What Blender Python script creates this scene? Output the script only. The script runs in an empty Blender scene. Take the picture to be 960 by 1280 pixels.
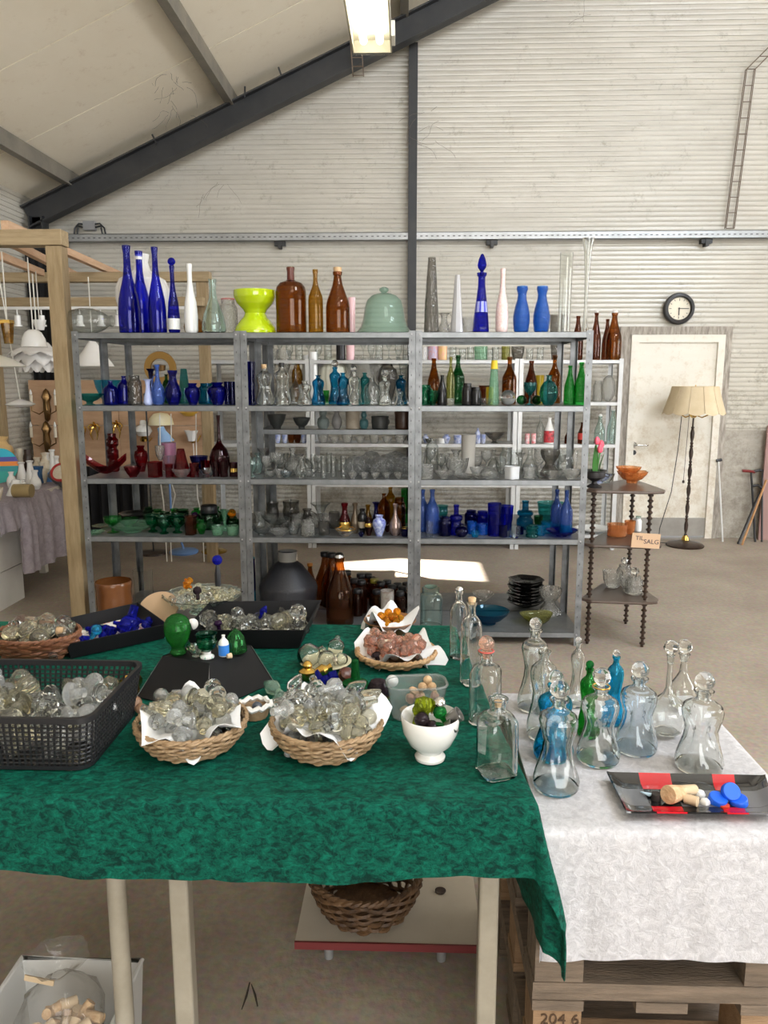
import bpy, bmesh, math, random
from mathutils import Vector, Matrix

# ------------------------------------------------------------------ camera, world, lights, exposure
S = bpy.context.scene
COL = S.collection
CAM_H, PITCH, YAW, F = 1.52, math.radians(9.7), math.radians(1.8), 960.0
cam_d = bpy.data.cameras.new('camera'); cam = bpy.data.objects.new('camera', cam_d); COL.objects.link(cam)
cam.location = (0, 0, CAM_H); cam.rotation_euler = (math.pi/2 - PITCH, 0, YAW)
cam_d.sensor_fit = 'HORIZONTAL'; cam_d.sensor_width = 36; cam_d.lens = 36*F/960.0
cam_d.clip_start = .05; cam_d.clip_end = 200
S.camera = cam
S.view_settings.view_transform = 'Standard'; S.view_settings.look = 'None'
S.view_settings.exposure = 0.0; S.view_settings.gamma = 1.0; S.view_settings.use_curve_mapping = False
cy = S.cycles
cy.max_bounces = 28; cy.diffuse_bounces = 4; cy.glossy_bounces = 4; cy.transmission_bounces = 24
cy.transparent_max_bounces = 48; cy.sample_clamp_indirect = 3.0; cy.sample_clamp_direct = 12.0
cy.caustics_reflective = False; cy.blur_glossy = .6; cy.use_denoising = True
W = bpy.data.worlds.new('world'); S.world = W; W.use_nodes = True
bg = W.node_tree.nodes['Background']; bg.inputs[0].default_value = (.80, .90, 1.0, 1); bg.inputs[1].default_value = 1.6
def area(name, loc, target, sx, sy, power, color=(1, 1, 1)):
    l = bpy.data.lights.new(name, 'AREA'); l.shape = 'RECTANGLE'; l.size = sx; l.size_y = sy; l.energy = power; l.color = color
    o = bpy.data.objects.new(name, l); COL.objects.link(o); o.location = loc
    o.rotation_euler = (Vector(target) - Vector(loc)).to_track_quat('-Z', 'Y').to_euler(); return o
area('gate_fill_lamp', (2.2, -5.7, 1.9), (.2, 4.5, 3.9), 5.5, 3.4, 420, (1.0, .975, .93))  # added area lamp at the unseen gate, aimed up to brighten the ceiling
area('side_window_fill_lamp', (10.6, 2.5, 2.3), (-1.0, 4.6, 4.0), 6.0, 2.2, 380, (.97, .97, .98))  # added area lamp inside the unseen window, turned up toward the ceiling
area('skylight_area_lamp', (4.6, .3, 5.75), (3.2, 4.2, 2.0), 2.0, 1.5, 330, (.82, .90, 1.0))  # added area lamp under the roof panel, placed for a highlight on the wall
area('skylight_area_lamp_behind', (1.4, -1.4, 4.45), (.5, 1.6, .5), 2.2, 1.5, 70, (1.0, .98, .95))  # second added area lamp, below the other unseen roof panel
sd = bpy.data.lights.new('sun', 'SUN'); sd.energy = 34; sd.angle = .009; sd.color = (1, .95, .86)
sun = bpy.data.objects.new('sun', sd); COL.objects.link(sun)
SUN_DIR = Vector((-.50, .42, -.80)).normalized()
sun.rotation_euler = SUN_DIR.to_track_quat('-Z', 'Y').to_euler(); sun.location = (6, -4, 9)

# ------------------------------------------------------------------ measuring helpers: pixel of the 960x1280 photo -> point on a real plane
_cp, _sp, _cyw, _syw = math.cos(PITCH), math.sin(PITCH), math.cos(YAW), math.sin(YAW)
def ray(u, v):
    x = (u-480)/F; y = (640-v)/F
    X, Y, Z = x, _cp + y*_sp, -_sp + y*_cp
    return Vector((X*_cyw - Y*_syw, X*_syw + Y*_cyw, Z))
def PZ(u, v, z):
    d = ray(u, v); t = (z-CAM_H)/d.z; return Vector((d.x*t, d.y*t, z))
def PY(u, v, Y):
    d = ray(u, v); t = Y/d.y; return Vector((d.x*t, Y, CAM_H + d.z*t))
def depth(P):
    X, Y, Z = P[0], P[1], P[2]-CAM_H
    yy = -X*_syw + Y*_cyw
    return yy*_cp - Z*_sp
def proj(P):
    X, Y, Z = P[0], P[1], P[2]-CAM_H
    xx = X*_cyw + Y*_syw; yy = -X*_syw + Y*_cyw
    d = yy*_cp - Z*_sp; up = yy*_sp + Z*_cp
    return 480 + F*xx/d, 640 - F*up/d
def XU(u, Y, z):
    """x of the point at depth plane Y and height z that is seen at column u"""
    x = 0.0
    for _ in range(5):
        uu, _v = proj((x, Y, z)); x += (u-uu)*depth((x, Y, z))/F
    return x

# ------------------------------------------------------------------ materials
MATS = {}
def nt(name):
    m = bpy.data.materials.new(name); m.use_nodes = True; m.node_tree.nodes.clear(); return m, m.node_tree
def c4(c): return (c[0], c[1], c[2], 1)
def plain(name, col, rough=.6, metal=0, sheen=0, bump=0, bscale=40, col2=None, nscale=6, stretch=None, spec=.5, emis=None, es=0, trans=0, detail=5, coat=0, sss=0):
    if name in MATS: return MATS[name]
    m, t = nt(name); N = t.nodes; L = t.links
    o = N.new('ShaderNodeOutputMaterial'); p = N.new('ShaderNodeBsdfPrincipled'); L.new(p.outputs[0], o.inputs[0])
    p.inputs['Base Color'].default_value = c4(col); p.inputs['Roughness'].default_value = rough; p.inputs['Metallic'].default_value = metal
    p.inputs['Specular IOR Level'].default_value = spec
    if sheen: p.inputs['Sheen Weight'].default_value = sheen; p.inputs['Sheen Roughness'].default_value = .35
    if coat: p.inputs['Coat Weight'].default_value = coat
    if trans: p.inputs['Transmission Weight'].default_value = trans
    if sss: p.inputs['Subsurface Weight'].default_value = sss; p.inputs['Subsurface Radius'].default_value = (.02, .02, .02)
    if emis: p.inputs['Emission Color'].default_value = c4(emis); p.inputs['Emission Strength'].default_value = es
    if col2 or bump:
        tc = N.new('ShaderNodeTexCoord'); mp = N.new('ShaderNodeMapping'); L.new(tc.outputs['Object'], mp.inputs[0])
        if stretch: mp.inputs['Scale'].default_value = stretch
    if col2:
        n = N.new('ShaderNodeTexNoise'); n.inputs['Scale'].default_value = nscale; n.inputs['Detail'].default_value = detail; n.inputs['Roughness'].default_value = .65
        L.new(mp.outputs[0], n.inputs['Vector'])
        r = N.new('ShaderNodeValToRGB'); r.color_ramp.elements[0].position = .35; r.color_ramp.elements[1].position = .68
        r.color_ramp.elements[0].color = c4(col); r.color_ramp.elements[1].color = c4(col2)
        L.new(n.outputs['Fac'], r.inputs[0]); L.new(r.outputs[0], p.inputs['Base Color'])
    if bump:
        n2 = N.new('ShaderNodeTexNoise'); n2.inputs['Scale'].default_value = bscale; n2.inputs['Detail'].default_value = 4
        L.new(mp.outputs[0], n2.inputs['Vector'])
        b = N.new('ShaderNodeBump'); b.inputs['Strength'].default_value = bump; b.inputs['Distance'].default_value = .01
        L.new(n2.outputs['Fac'], b.inputs['Height']); L.new(b.outputs[0], p.inputs['Normal'])
    MATS[name] = m; return m

def glass(name, final, wavy=0.0, wscale=25, body=.10, gloss=1.0, edge=2.2, bodycol=None):
    """thin-walled glass: `final` is the tint seen through the four skins of a hollow vessel"""
    if name in MATS: return MATS[name]
    c = [max(.002, k)**.25 for k in final]; e = [k**edge for k in c]
    m, t = nt(name); N = t.nodes; L = t.links
    o = N.new('ShaderNodeOutputMaterial')
    lw = N.new('ShaderNodeLayerWeight'); lw.inputs['Blend'].default_value = .5
    tr = N.new('ShaderNodeBsdfTransparent'); gl = N.new('ShaderNodeBsdfGlossy'); gl.inputs['Roughness'].default_value = .03
    sq = N.new('ShaderNodeMath'); sq.operation = 'POWER'; sq.inputs[1].default_value = 2.0; L.new(lw.outputs['Facing'], sq.inputs[0])
    mc = N.new('ShaderNodeMix'); mc.data_type = 'RGBA'; mc.inputs[6].default_value = c4(c); mc.inputs[7].default_value = c4(e)
    L.new(sq.outputs[0], mc.inputs[0]); L.new(mc.outputs[2], tr.inputs[0])
    body_sh = N.new('ShaderNodeBsdfPrincipled'); bc = bodycol or [k**.6*.9 for k in final]
    body_sh.inputs['Base Color'].default_value = c4(bc); body_sh.inputs['Roughness'].default_value = .4
    m1 = N.new('ShaderNodeMixShader'); m1.inputs[0].default_value = body
    L.new(tr.outputs[0], m1.inputs[1]); L.new(body_sh.outputs[0], m1.inputs[2])
    pw = N.new('ShaderNodeMath'); pw.operation = 'POWER'; pw.inputs[1].default_value = 4.2; L.new(lw.outputs['Facing'], pw.inputs[0])
    ma = N.new('ShaderNodeMath'); ma.operation = 'MULTIPLY_ADD'; ma.inputs[1].default_value = .75*gloss; ma.inputs[2].default_value = .022*gloss
    L.new(pw.outputs[0], ma.inputs[0])
    m2 = N.new('ShaderNodeMixShader'); L.new(ma.outputs[0], m2.inputs[0]); L.new(m1.outputs[0], m2.inputs[1]); L.new(gl.outputs[0], m2.inputs[2])
    L.new(m2.outputs[0], o.inputs[0])
    if wavy:
        tc = N.new('ShaderNodeTexCoord'); n = N.new('ShaderNodeTexNoise'); n.inputs['Scale'].default_value = wscale; n.inputs['Detail'].default_value = 2
        L.new(tc.outputs['Object'], n.inputs['Vector'])
        b = N.new('ShaderNodeBump'); b.inputs['Strength'].default_value = wavy; b.inputs['Distance'].default_value = .02
        L.new(n.outputs['Fac'], b.inputs['Height']); L.new(b.outputs[0], gl.inputs['Normal']); L.new(b.outputs[0], lw.inputs['Normal'])
    MATS[name] = m; return m

def solid(name, col, rough=.0, ior=1.5, veil=.12):
    """solid refracting glass"""
    if name in MATS: return MATS[name]
    m, t = nt(name); N = t.nodes; L = t.links
    o = N.new('ShaderNodeOutputMaterial'); g = N.new('ShaderNodeBsdfGlass'); g.inputs['Color'].default_value = c4(col); g.inputs['Roughness'].default_value = rough; g.inputs['IOR'].default_value = ior
    p = N.new('ShaderNodeBsdfPrincipled'); p.inputs['Base Color'].default_value = c4(col); p.inputs['Roughness'].default_value = .15
    mx = N.new('ShaderNodeMixShader'); mx.inputs[0].default_value = veil; L.new(g.outputs[0], mx.inputs[1]); L.new(p.outputs[0], mx.inputs[2]); L.new(mx.outputs[0], o.inputs[0])
    MATS[name] = m; return m

G = {}
PATH_GLASS = {}
def gdef(k, *a, **kw): G[k] = glass('glass_'+k, *a, **kw)
gdef('clear', (.80, .83, .82), wavy=.35, wscale=30, body=.012, edge=7, gloss=1.35)
gdef('cut', (.74, .76, .75), wavy=1.0, wscale=80, body=.03, gloss=2.2, edge=7)
gdef('crisp', (.86, .90, .90), wavy=.18, wscale=18, body=.018, gloss=1.25, edge=4.6)
gdef('bluish', (.70, .80, .88), wavy=.3, wscale=30, body=.02, edge=6, gloss=1.3)
gdef('milky', (.60, .60, .58), wavy=.1, body=.35, bodycol=(.72, .72, .69))
gdef('cobalt', (.008, .012, .50), body=.03, bodycol=(.004, .006, .32))
gdef('navy', (.006, .008, .15), body=.04, bodycol=(.008, .01, .16))
gdef('blue', (.02, .15, .58), wavy=.4, wscale=90, body=.22, bodycol=(.0, .13, .60))
gdef('sky', (.08, .20, .55), body=.28, bodycol=(.08, .17, .55))
gdef('aqua', (.005, .17, .36), body=.03, bodycol=(.005, .14, .32))
gdef('azure', (.03, .42, .66), body=.07, bodycol=(.0, .33, .62))
gdef('teal', (.03, .30, .30), body=.08, bodycol=(.01, .24, .24))
gdef('palegreen', (.34, .50, .42), wavy=.1, body=.30, bodycol=(.24, .42, .33))
gdef('paleaqua', (.50, .68, .67), wavy=.6, body=.04, edge=4, gloss=1.4)
gdef('amber', (.25, .062, .003), body=.02, bodycol=(.26, .06, .004))
gdef('brown', (.14, .030, .008), body=.06, bodycol=(.10, .02, .006))
gdef('honey', (.42, .20, .01), body=.03, bodycol=(.42, .20, .02))
gdef('orange', (.75, .34, .12), wavy=.8, wscale=60, body=.3, bodycol=(.75, .27, .07))
gdef('olive', (.34, .34, .06), body=.12)
gdef('yellow', (.80, .62, .08), body=.35, bodycol=(.85, .62, .05))
gdef('green', (.025, .42, .05), wavy=.6, wscale=60, body=.05, bodycol=(.01, .28, .04))
gdef('darkgreen', (.012, .13, .03), wavy=.4, body=.03, bodycol=(.005, .06, .02))
gdef('emerald', (.015, .30, .13), wavy=.5, body=.03, bodycol=(.0, .20, .09))
gdef('mint', (.42, .70, .52), wavy=.5, body=.12, bodycol=(.35, .65, .45))
gdef('ruby', (.24, .004, .010), body=.03, bodycol=(.18, .004, .012))
gdef('darkruby', (.08, .006, .01), body=.08, bodycol=(.05, .003, .006))
gdef('lilac', (.55, .38, .50), body=.25, bodycol=(.6, .4, .5))
gdef('smoke', (.25, .24, .22), wavy=.6, body=.04, edge=3, gloss=1.3)
gdef('black', (.02, .02, .022), body=.5, bodycol=(.008, .008, .009))
gdef('pinkish', (.80, .62, .60), wavy=.3, body=.2)
SOL = {k: solid('solid_glass_'+k, c, veil=v) for k, c, v in (
    ('clear', (.985, .995, .99), .02), ('frost', (.95, .965, .965), .16), ('cobalt', (.03, .04, .60), .15), ('azure', (.08, .60, .85), .15),
    ('amber', (.90, .50, .06), .15), ('copper', (.95, .74, .64), .12), ('green', (.05, .42, .12), .12), ('emerald', (.01, .35, .18), .3),
    ('dark', (.06, .04, .05), .3), ('olive', (.48, .55, .05), .15), ('purple', (.07, .02, .10), .3), ('straw', (.96, .94, .84), .06))}
M_white = plain('opal_glass_white', (.82, .83, .82), .12, spec=.6, sss=.0)
M_pink = plain('pink_speckled_glass', (.80, .55, .52), .15, col2=(.88, .74, .72), nscale=90)
M_lime = plain('lime_cased_glass', (.46, .60, .008), .08, coat=.5)
M_plastic_w = plain('white_plastic', (.80, .80, .78), .35)
M_black_pl = plain('black_plastic', (.012, .012, .014), .42)
M_blackcard = plain('black_card', (.006, .006, .007), .6, spec=.25)
M_cork = plain('cork', (.52, .33, .17), .85, col2=(.70, .50, .30), nscale=60, bump=.4, bscale=160)
M_wood = plain('pine_timber', (.26, .185, .095), .65, col2=(.37, .275, .155), nscale=7, stretch=(6, 6, .7), bump=.15, bscale=30)
M_woodx = plain('pine_timber_sideways', (.30, .22, .12), .65, col2=(.42, .32, .19), nscale=7, stretch=(.7, 6, 6), bump=.15, bscale=30)
M_woodp = plain('pink_pine_timber', (.58, .36, .22), .65, col2=(.68, .47, .31), nscale=7, stretch=(6, .7, 6), bump=.1, bscale=30)
M_pallet = plain('pallet_wood_grey', (.15, .115, .085), .85, col2=(.27, .205, .15), nscale=6, stretch=(1, 8, 8), bump=.5, bscale=60)
M_pallet2 = plain('pallet_wood_warm', (.27, .165, .09), .85, col2=(.40, .26, .15), nscale=6, stretch=(1, 8, 8), bump=.5, bscale=60)
M_ply = plain('plywood', (.46, .28, .16), .6, col2=(.56, .36, .22), nscale=4, stretch=(1, 1, 5), bump=.05)
M_darkwood = plain('dark_stained_wood', (.022, .012, .008), .3, col2=(.05, .028, .018), nscale=14, bump=.1)
M_metal_w = plain('white_steel', (.66, .67, .66), .4, col2=(.75, .75, .73), nscale=5)
M_brass = plain('brass', (.70, .46, .12), .22, metal=1)
M_chrome = plain('chrome', (.75, .75, .75), .12, metal=1)
M_steelblack = plain('dark_steel_paint', (.018, .020, .023), .5, col2=(.035, .035, .036), nscale=4, bump=.05)
M_paper = plain('white_paper', (.80, .80, .80), .7, bump=.2, bscale=30, trans=0)
M_cream = plain('cream_card', (.70, .63, .50), .8)
M_cardb = plain('brown_card', (.40, .27, .16), .8)
M_wicker = plain('light_wicker', (.24, .15, .075), .6, col2=(.40, .275, .155), nscale=40, bump=.3, bscale=120)
M_wickerd = plain('dark_wicker', (.05, .024, .010), .6, col2=(.17, .09, .038), nscale=26, bump=.3, bscale=120)
M_wickerr = plain('reddish_wicker', (.14, .05, .025), .5, col2=(.26, .11, .05), nscale=30, bump=.3, bscale=120)

# ------------------------------------------------------------------ mesh building
class MB:
    def __init__(s): s.v = []; s.f = []
    def add(s, vs, fs, M=None):
        b = len(s.v)
        if M is not None: vs = [M @ Vector(p) for p in vs]
        s.v += [tuple(p) for p in vs]; s.f += [tuple(i+b for i in f) for f in fs]; return s
    def box(s, a, b, M=None):
        x0, y0, z0 = a; x1, y1, z1 = b
        return s.add([(x0, y0, z0), (x1, y0, z0), (x1, y1, z0), (x0, y1, z0), (x0, y0, z1), (x1, y0, z1), (x1, y1, z1), (x0, y1, z1)],
                     [(0, 3, 2, 1), (4, 5, 6, 7), (0, 1, 5, 4), (1, 2, 6, 5), (2, 3, 7, 6), (3, 0, 4, 7)], M)
    def beam(s, p, q, w, h, up=(0, 0, 1)):
        p = Vector(p); q = Vector(q); d = (q-p); L = d.length; d.normalize(); up = Vector(up)
        x = d.cross(up).normalized(); z = x.cross(d)
        M = Matrix((( x.x, d.x, z.x, p.x), (x.y, d.y, z.y, p.y), (x.z, d.z, z.z, p.z), (0, 0, 0, 1)))
        return s.box((-w/2, 0, -h/2), (w/2, L, h/2), M)
    def lathe(s, prof, n=20, mod=None, M=None, sx=1, sy=1):
        vs = []; fs = []; rings = []
        for r, z in prof:
            if r <= 1e-6: rings.append([len(vs)]); vs.append((0, 0, z))
            else:
                ring = []
                for k in range(n):
                    a = 2*math.pi*k/n; rr = r*(mod(a, z) if mod else 1)
                    ring.append(len(vs)); vs.append((rr*math.cos(a)*sx, rr*math.sin(a)*sy, z))
                rings.append(ring)
        for A, B in zip(rings, rings[1:]):
            if len(A) == 1 and len(B) == 1: continue
            for k in range(n):
                k2 = (k+1) % n
                if len(A) == 1: fs.append((A[0], B[k2], B[k]))
                elif len(B) == 1: fs.append((A[k], A[k2], B[0]))
                else: fs.append((A[k], A[k2], B[k2], B[k]))
        return s.add(vs, fs, M)
    def tube(s, pts, r, n=6, closed=False, caps=True):
        pts = [Vector(p) for p in pts]; m = len(pts); vs = []; fs = []; px = None
        for i, p in enumerate(pts):
            if closed: d = pts[(i+1) % m]-pts[i-1]
            else: d = pts[min(i+1, m-1)]-pts[max(i-1, 0)]
            if d.length < 1e-9: d = Vector((0, 0, 1))
            d.normalize()
            if px is None:
                px = d.cross(Vector((0, 0, 1)));
                if px.length < .05: px = d.cross(Vector((1, 0, 0)))
            px = (px - d*px.dot(d)).normalized(); py = d.cross(px)
            rr = r[i] if isinstance(r, (list, tuple)) else r
            for k in range(n):
                a = 2*math.pi*k/n; vs.append(p + px*math.cos(a)*rr + py*math.sin(a)*rr)
        for i in range(m if closed else m-1):
            j = (i+1) % m
            for k in range(n):
                k2 = (k+1) % n; fs.append((i*n+k, i*n+k2, j*n+k2, j*n+k))
        if caps and not closed: fs.append(tuple(range(n-1, -1, -1))); fs.append(tuple((m-1)*n+k for k in range(n)))
        return s.add(vs, fs)
    def prism(s, poly, z0, z1, M=None):
        n = len(poly)
        return s.add([(x, y, z0) for x, y in poly]+[(x, y, z1) for x, y in poly],
                     [tuple(range(n-1, -1, -1)), tuple(range(n, 2*n))]+[(k, (k+1) % n, n+(k+1) % n, n+k) for k in range(n)], M)
    def ball(s, c, r, n=14, m=8, sz=1.0, mod=None):
        pr = [(r*math.sin(math.pi*i/m), -r*sz*math.cos(math.pi*i/m)) for i in range(m+1)]; pr[0] = (0, -r*sz); pr[-1] = (0, r*sz)
        return s.lathe(pr, n, mod, Matrix.Translation(c))
    def sheet(s, fn, nu, nv, thick=0.0):
        """grid surface fn(a,b)->point, given thickness along its own normal"""
        g = [[Vector(fn(i/nu, j/nv)) for j in range(nv+1)] for i in range(nu+1)]
        if not thick:
            return s.add([p for r in g for p in r], [(i*(nv+1)+j, (i+1)*(nv+1)+j, (i+1)*(nv+1)+j+1, i*(nv+1)+j+1) for i in range(nu) for j in range(nv)])
        back = []
        for i in range(nu+1):
            for j in range(nv+1):
                a = g[min(i+1, nu)][j]-g[max(i-1, 0)][j]; b = g[i][min(j+1, nv)]-g[i][max(j-1, 0)]
                nn = a.cross(b); nn = nn.normalized() if nn.length > 1e-12 else Vector((0, 0, 1))
                back.append(g[i][j]-nn*thick)
        W_ = nv+1; K = (nu+1)*W_; fs = []
        for i in range(nu):
            for j in range(nv):
                q = (i*W_+j, (i+1)*W_+j, (i+1)*W_+j+1, i*W_+j+1); fs.append(q); fs.append(tuple(K+k for k in reversed(q)))
        for i in range(nu):
            fs.append((i*W_, K+i*W_, K+(i+1)*W_, (i+1)*W_)); fs.append((i*W_+nv, (i+1)*W_+nv, K+(i+1)*W_+nv, K+i*W_+nv))
        for j in range(nv):
            fs.append((j, j+1, K+j+1, K+j)); b = nu*W_; fs.append((b+j, K+b+j, K+b+j+1, b+j+1))
        return s.add([p for r in g for p in r]+back, fs)
    def mesh(s, name, mat, smooth=True, angle=.75):
        me = bpy.data.meshes.new(name); me.from_pydata(s.v, [], s.f)
        if mat: me.materials.append(mat)
        if smooth: me.shade_smooth(); me.set_sharp_from_angle(angle=angle)
        me.update(); return me
    def obj(s, name, mat, parent=None, loc=None, smooth=True, angle=.75, kind=None, label=None, cat=None, group=None, rot=None):
        return put(name, s.mesh(name, mat, smooth, angle), parent, loc, kind, label, cat, group, rot)
def put(name, me, parent=None, loc=None, kind=None, label=None, cat=None, group=None, rot=None):
    o = bpy.data.objects.new(name, me); COL.objects.link(o)
    if parent: o.parent = parent
    if loc is not None: o.location = loc
    if rot is not None: o.rotation_euler = rot
    tag(o, label, cat, group, kind); return o
USED = {}
def tag(o, label=None, cat=None, group=None, kind=None):
    if label: o['label'] = label
    if cat: o['category'] = cat
    if group: o['group'] = group
    if kind: o['kind'] = kind
    return o
def thing(name, label, cat, loc=(0, 0, 0), rz=0, group=None, rot=None):
    o = bpy.data.objects.new(name, None); COL.objects.link(o); o.empty_display_size = .05; o.location = loc
    o.rotation_euler = rot if rot else (0, 0, rz); return tag(o, label, cat, group)
def copy_tree(o, parent=None, loc=None, rot=None, label=None, group=None):
    c = o.copy(); COL.objects.link(c); c.parent = parent
    if loc is not None: c.location = loc
    if rot is not None: c.rotation_euler = rot
    if label: c['label'] = label
    if group: c['group'] = group
    for ch in o.children: copy_tree(ch, c)
    return c

def solid_bump(name, col, veil, strength, scale):
    m = solid(name, col, veil=veil); t = m.node_tree; N = t.nodes; L = t.links
    g = next(n for n in N if n.type == 'BSDF_GLASS'); tc = N.new('ShaderNodeTexCoord'); v = N.new('ShaderNodeTexVoronoi'); v.inputs['Scale'].default_value = scale
    L.new(tc.outputs['Object'], v.inputs['Vector']); b = N.new('ShaderNodeBump'); b.inputs['Strength'].default_value = strength; b.inputs['Distance'].default_value = .004
    L.new(v.outputs['Distance'], b.inputs['Height']); L.new(b.outputs[0], g.inputs['Normal']); return m

HG = {'crisp': solid('clear_vessel_glass', (.985, .995, .992), veil=.0), 'bluish': solid('bluish_vessel_glass', (.93, .965, .99), veil=.0), 'azure': solid('azure_vessel_glass', (.25, .78, .93), veil=.03), 'green': solid('green_vessel_glass', (.25, .72, .32), veil=.03), 'paleaqua': solid('pale_aqua_vessel_glass', (.90, .97, .96), veil=.02)}
for k_ in ('crisp', 'bluish', 'paleaqua'): G[k_] = HG[k_]

G['cut'] = solid_bump('cut_vessel_glass', (.985, .99, .985), .05, .9, 95)
MATS['glass_cut'] = G['cut']

# ------------------------------------------------------------------ the hall
XL, XR, YB, YF = -3.5, 11.5, 7.5, -6.5
RX = 4.0                                            # ridge
def raf_bot(x): x = x if x < RX else 2*RX-x; return 2.92 + .445*(x+3.346)
def roof_z(x): return raf_bot(x) + .33
def wallmat(name, a, b, rough, dirt, gscale=3.0):
    """painted sheet: paint tone, dirt that gathers near the ground and in streaks (wear with its own shape)"""
    m, t = nt(name); N = t.nodes; L = t.links
    o = N.new('ShaderNodeOutputMaterial'); p = N.new('ShaderNodeBsdfPrincipled'); L.new(p.outputs[0], o.inputs[0]); p.inputs['Roughness'].default_value = rough
    tc = N.new('ShaderNodeTexCoord'); mp = N.new('ShaderNodeMapping'); mp.inputs['Scale'].default_value = (.6, .6, 2.2); L.new(tc.outputs['Object'], mp.inputs[0])
    n = N.new('ShaderNodeTexNoise'); n.inputs['Scale'].default_value = gscale; n.inputs['Detail'].default_value = 8; n.inputs['Roughness'].default_value = .7; L.new(mp.outputs[0], n.inputs[0])
    r = N.new('ShaderNodeValToRGB'); r.color_ramp.elements[0].position = .3; r.color_ramp.elements[1].position = .7; r.color_ramp.elements[0].color = c4(a); r.color_ramp.elements[1].color = c4(b)
    L.new(n.outputs['Fac'], r.inputs[0])
    n2 = N.new('ShaderNodeTexNoise'); n2.inputs['Scale'].default_value = 9; n2.inputs['Detail'].default_value = 9; n2.inputs['Roughness'].default_value = .8; L.new(tc.outputs['Object'], n2.inputs[0])
    sp = N.new('ShaderNodeSeparateXYZ'); L.new(tc.outputs['Object'], sp.inputs[0])
    mr = N.new('ShaderNodeMapRange'); mr.inputs[1].default_value = 0; mr.inputs[2].default_value = 2.2; mr.inputs[3].default_value = .16; mr.inputs[4].default_value = 0; L.new(sp.outputs[2], mr.inputs[0])
    ad = N.new('ShaderNodeMath'); ad.operation = 'ADD'; L.new(n2.outputs['Fac'], ad.inputs[0]); L.new(mr.outputs[0], ad.inputs[1])
    r2 = N.new('ShaderNodeValToRGB'); r2.color_ramp.elements[0].position = .56; r2.color_ramp.elements[1].position = .80; L.new(ad.outputs[0], r2.inputs[0])
    mx = N.new('ShaderNodeMix'); mx.data_type = 'RGBA'; mx.blend_type = 'MIX'; L.new(r2.outputs[0], mx.inputs[0]); L.new(r.outputs[0], mx.inputs[6]); mx.inputs[7].default_value = c4(dirt)
    L.new(mx.outputs[2], p.inputs['Base Color'])
    b = N.new('ShaderNodeBump'); b.inputs['Strength'].default_value = .15; b.inputs['Distance'].default_value = .01; L.new(n2.outputs['Fac'], b.inputs['Height']); L.new(b.outputs[0], p.inputs['Normal'])
    return m
M_wall = wallmat('painted_ribbed_sheet', (.49, .465, .405), (.60, .575, .51), .22, (.25, .225, .17))
M_wall_low = wallmat('painted_rough_block', (.36, .33, .28), (.48, .45, .39), .7, (.24, .21, .17), 6)
M_ceil = wallmat('painted_roof_panel', (.86, .79, .65), (.92, .86, .73), .5, (.66, .56, .42), 1.5)

# floor: worn concrete
m, t = nt('worn_concrete'); N = t.nodes; L = t.links
o = N.new('ShaderNodeOutputMaterial'); p = N.new('ShaderNodeBsdfPrincipled'); L.new(p.outputs[0], o.inputs[0])
tc = N.new('ShaderNodeTexCoord')
n = N.new('ShaderNodeTexNoise'); n.inputs['Scale'].default_value = 1.1; n.inputs['Detail'].default_value = 10; n.inputs['Roughness'].default_value = .62; L.new(tc.outputs['Object'], n.inputs[0])
r = N.new('ShaderNodeValToRGB'); r.color_ramp.elements[0].position = .3; r.color_ramp.elements[1].position = .72; r.color_ramp.elements[0].color = (.25, .198, .148, 1); r.color_ramp.elements[1].color = (.42, .35, .275, 1)
L.new(n.outputs['Fac'], r.inputs[0])
n2 = N.new('ShaderNodeTexNoise'); n2.inputs['Scale'].default_value = 45; n2.inputs['Detail'].default_value = 6; L.new(tc.outputs['Object'], n2.inputs[0])
mx = N.new('ShaderNodeMix'); mx.data_type = 'RGBA'; mx.blend_type = 'OVERLAY'; mx.inputs[0].default_value = .45; L.new(r.outputs[0], mx.inputs[6]); L.new(n2.outputs['Color'], mx.inputs[7])
hs = N.new('ShaderNodeHueSaturation'); hs.inputs['Saturation'].default_value = .85; L.new(mx.outputs[2], hs.inputs['Color'])
L.new(hs.outputs[0], p.inputs['Base Color']); p.inputs['Roughness'].default_value = .55
b = N.new('ShaderNodeBump'); b.inputs['Strength'].default_value = .25; b.inputs['Distance'].default_value = .01; L.new(n2.outputs['Fac'], b.inputs['Height']); L.new(b.outputs[0], p.inputs['Normal'])
MATS['worn_concrete'] = m
fl = MB().box((XL-.1, YF-.1, -.12), (XR+.1, YB+.1, 0)).obj('floor', m, kind='structure')

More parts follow.
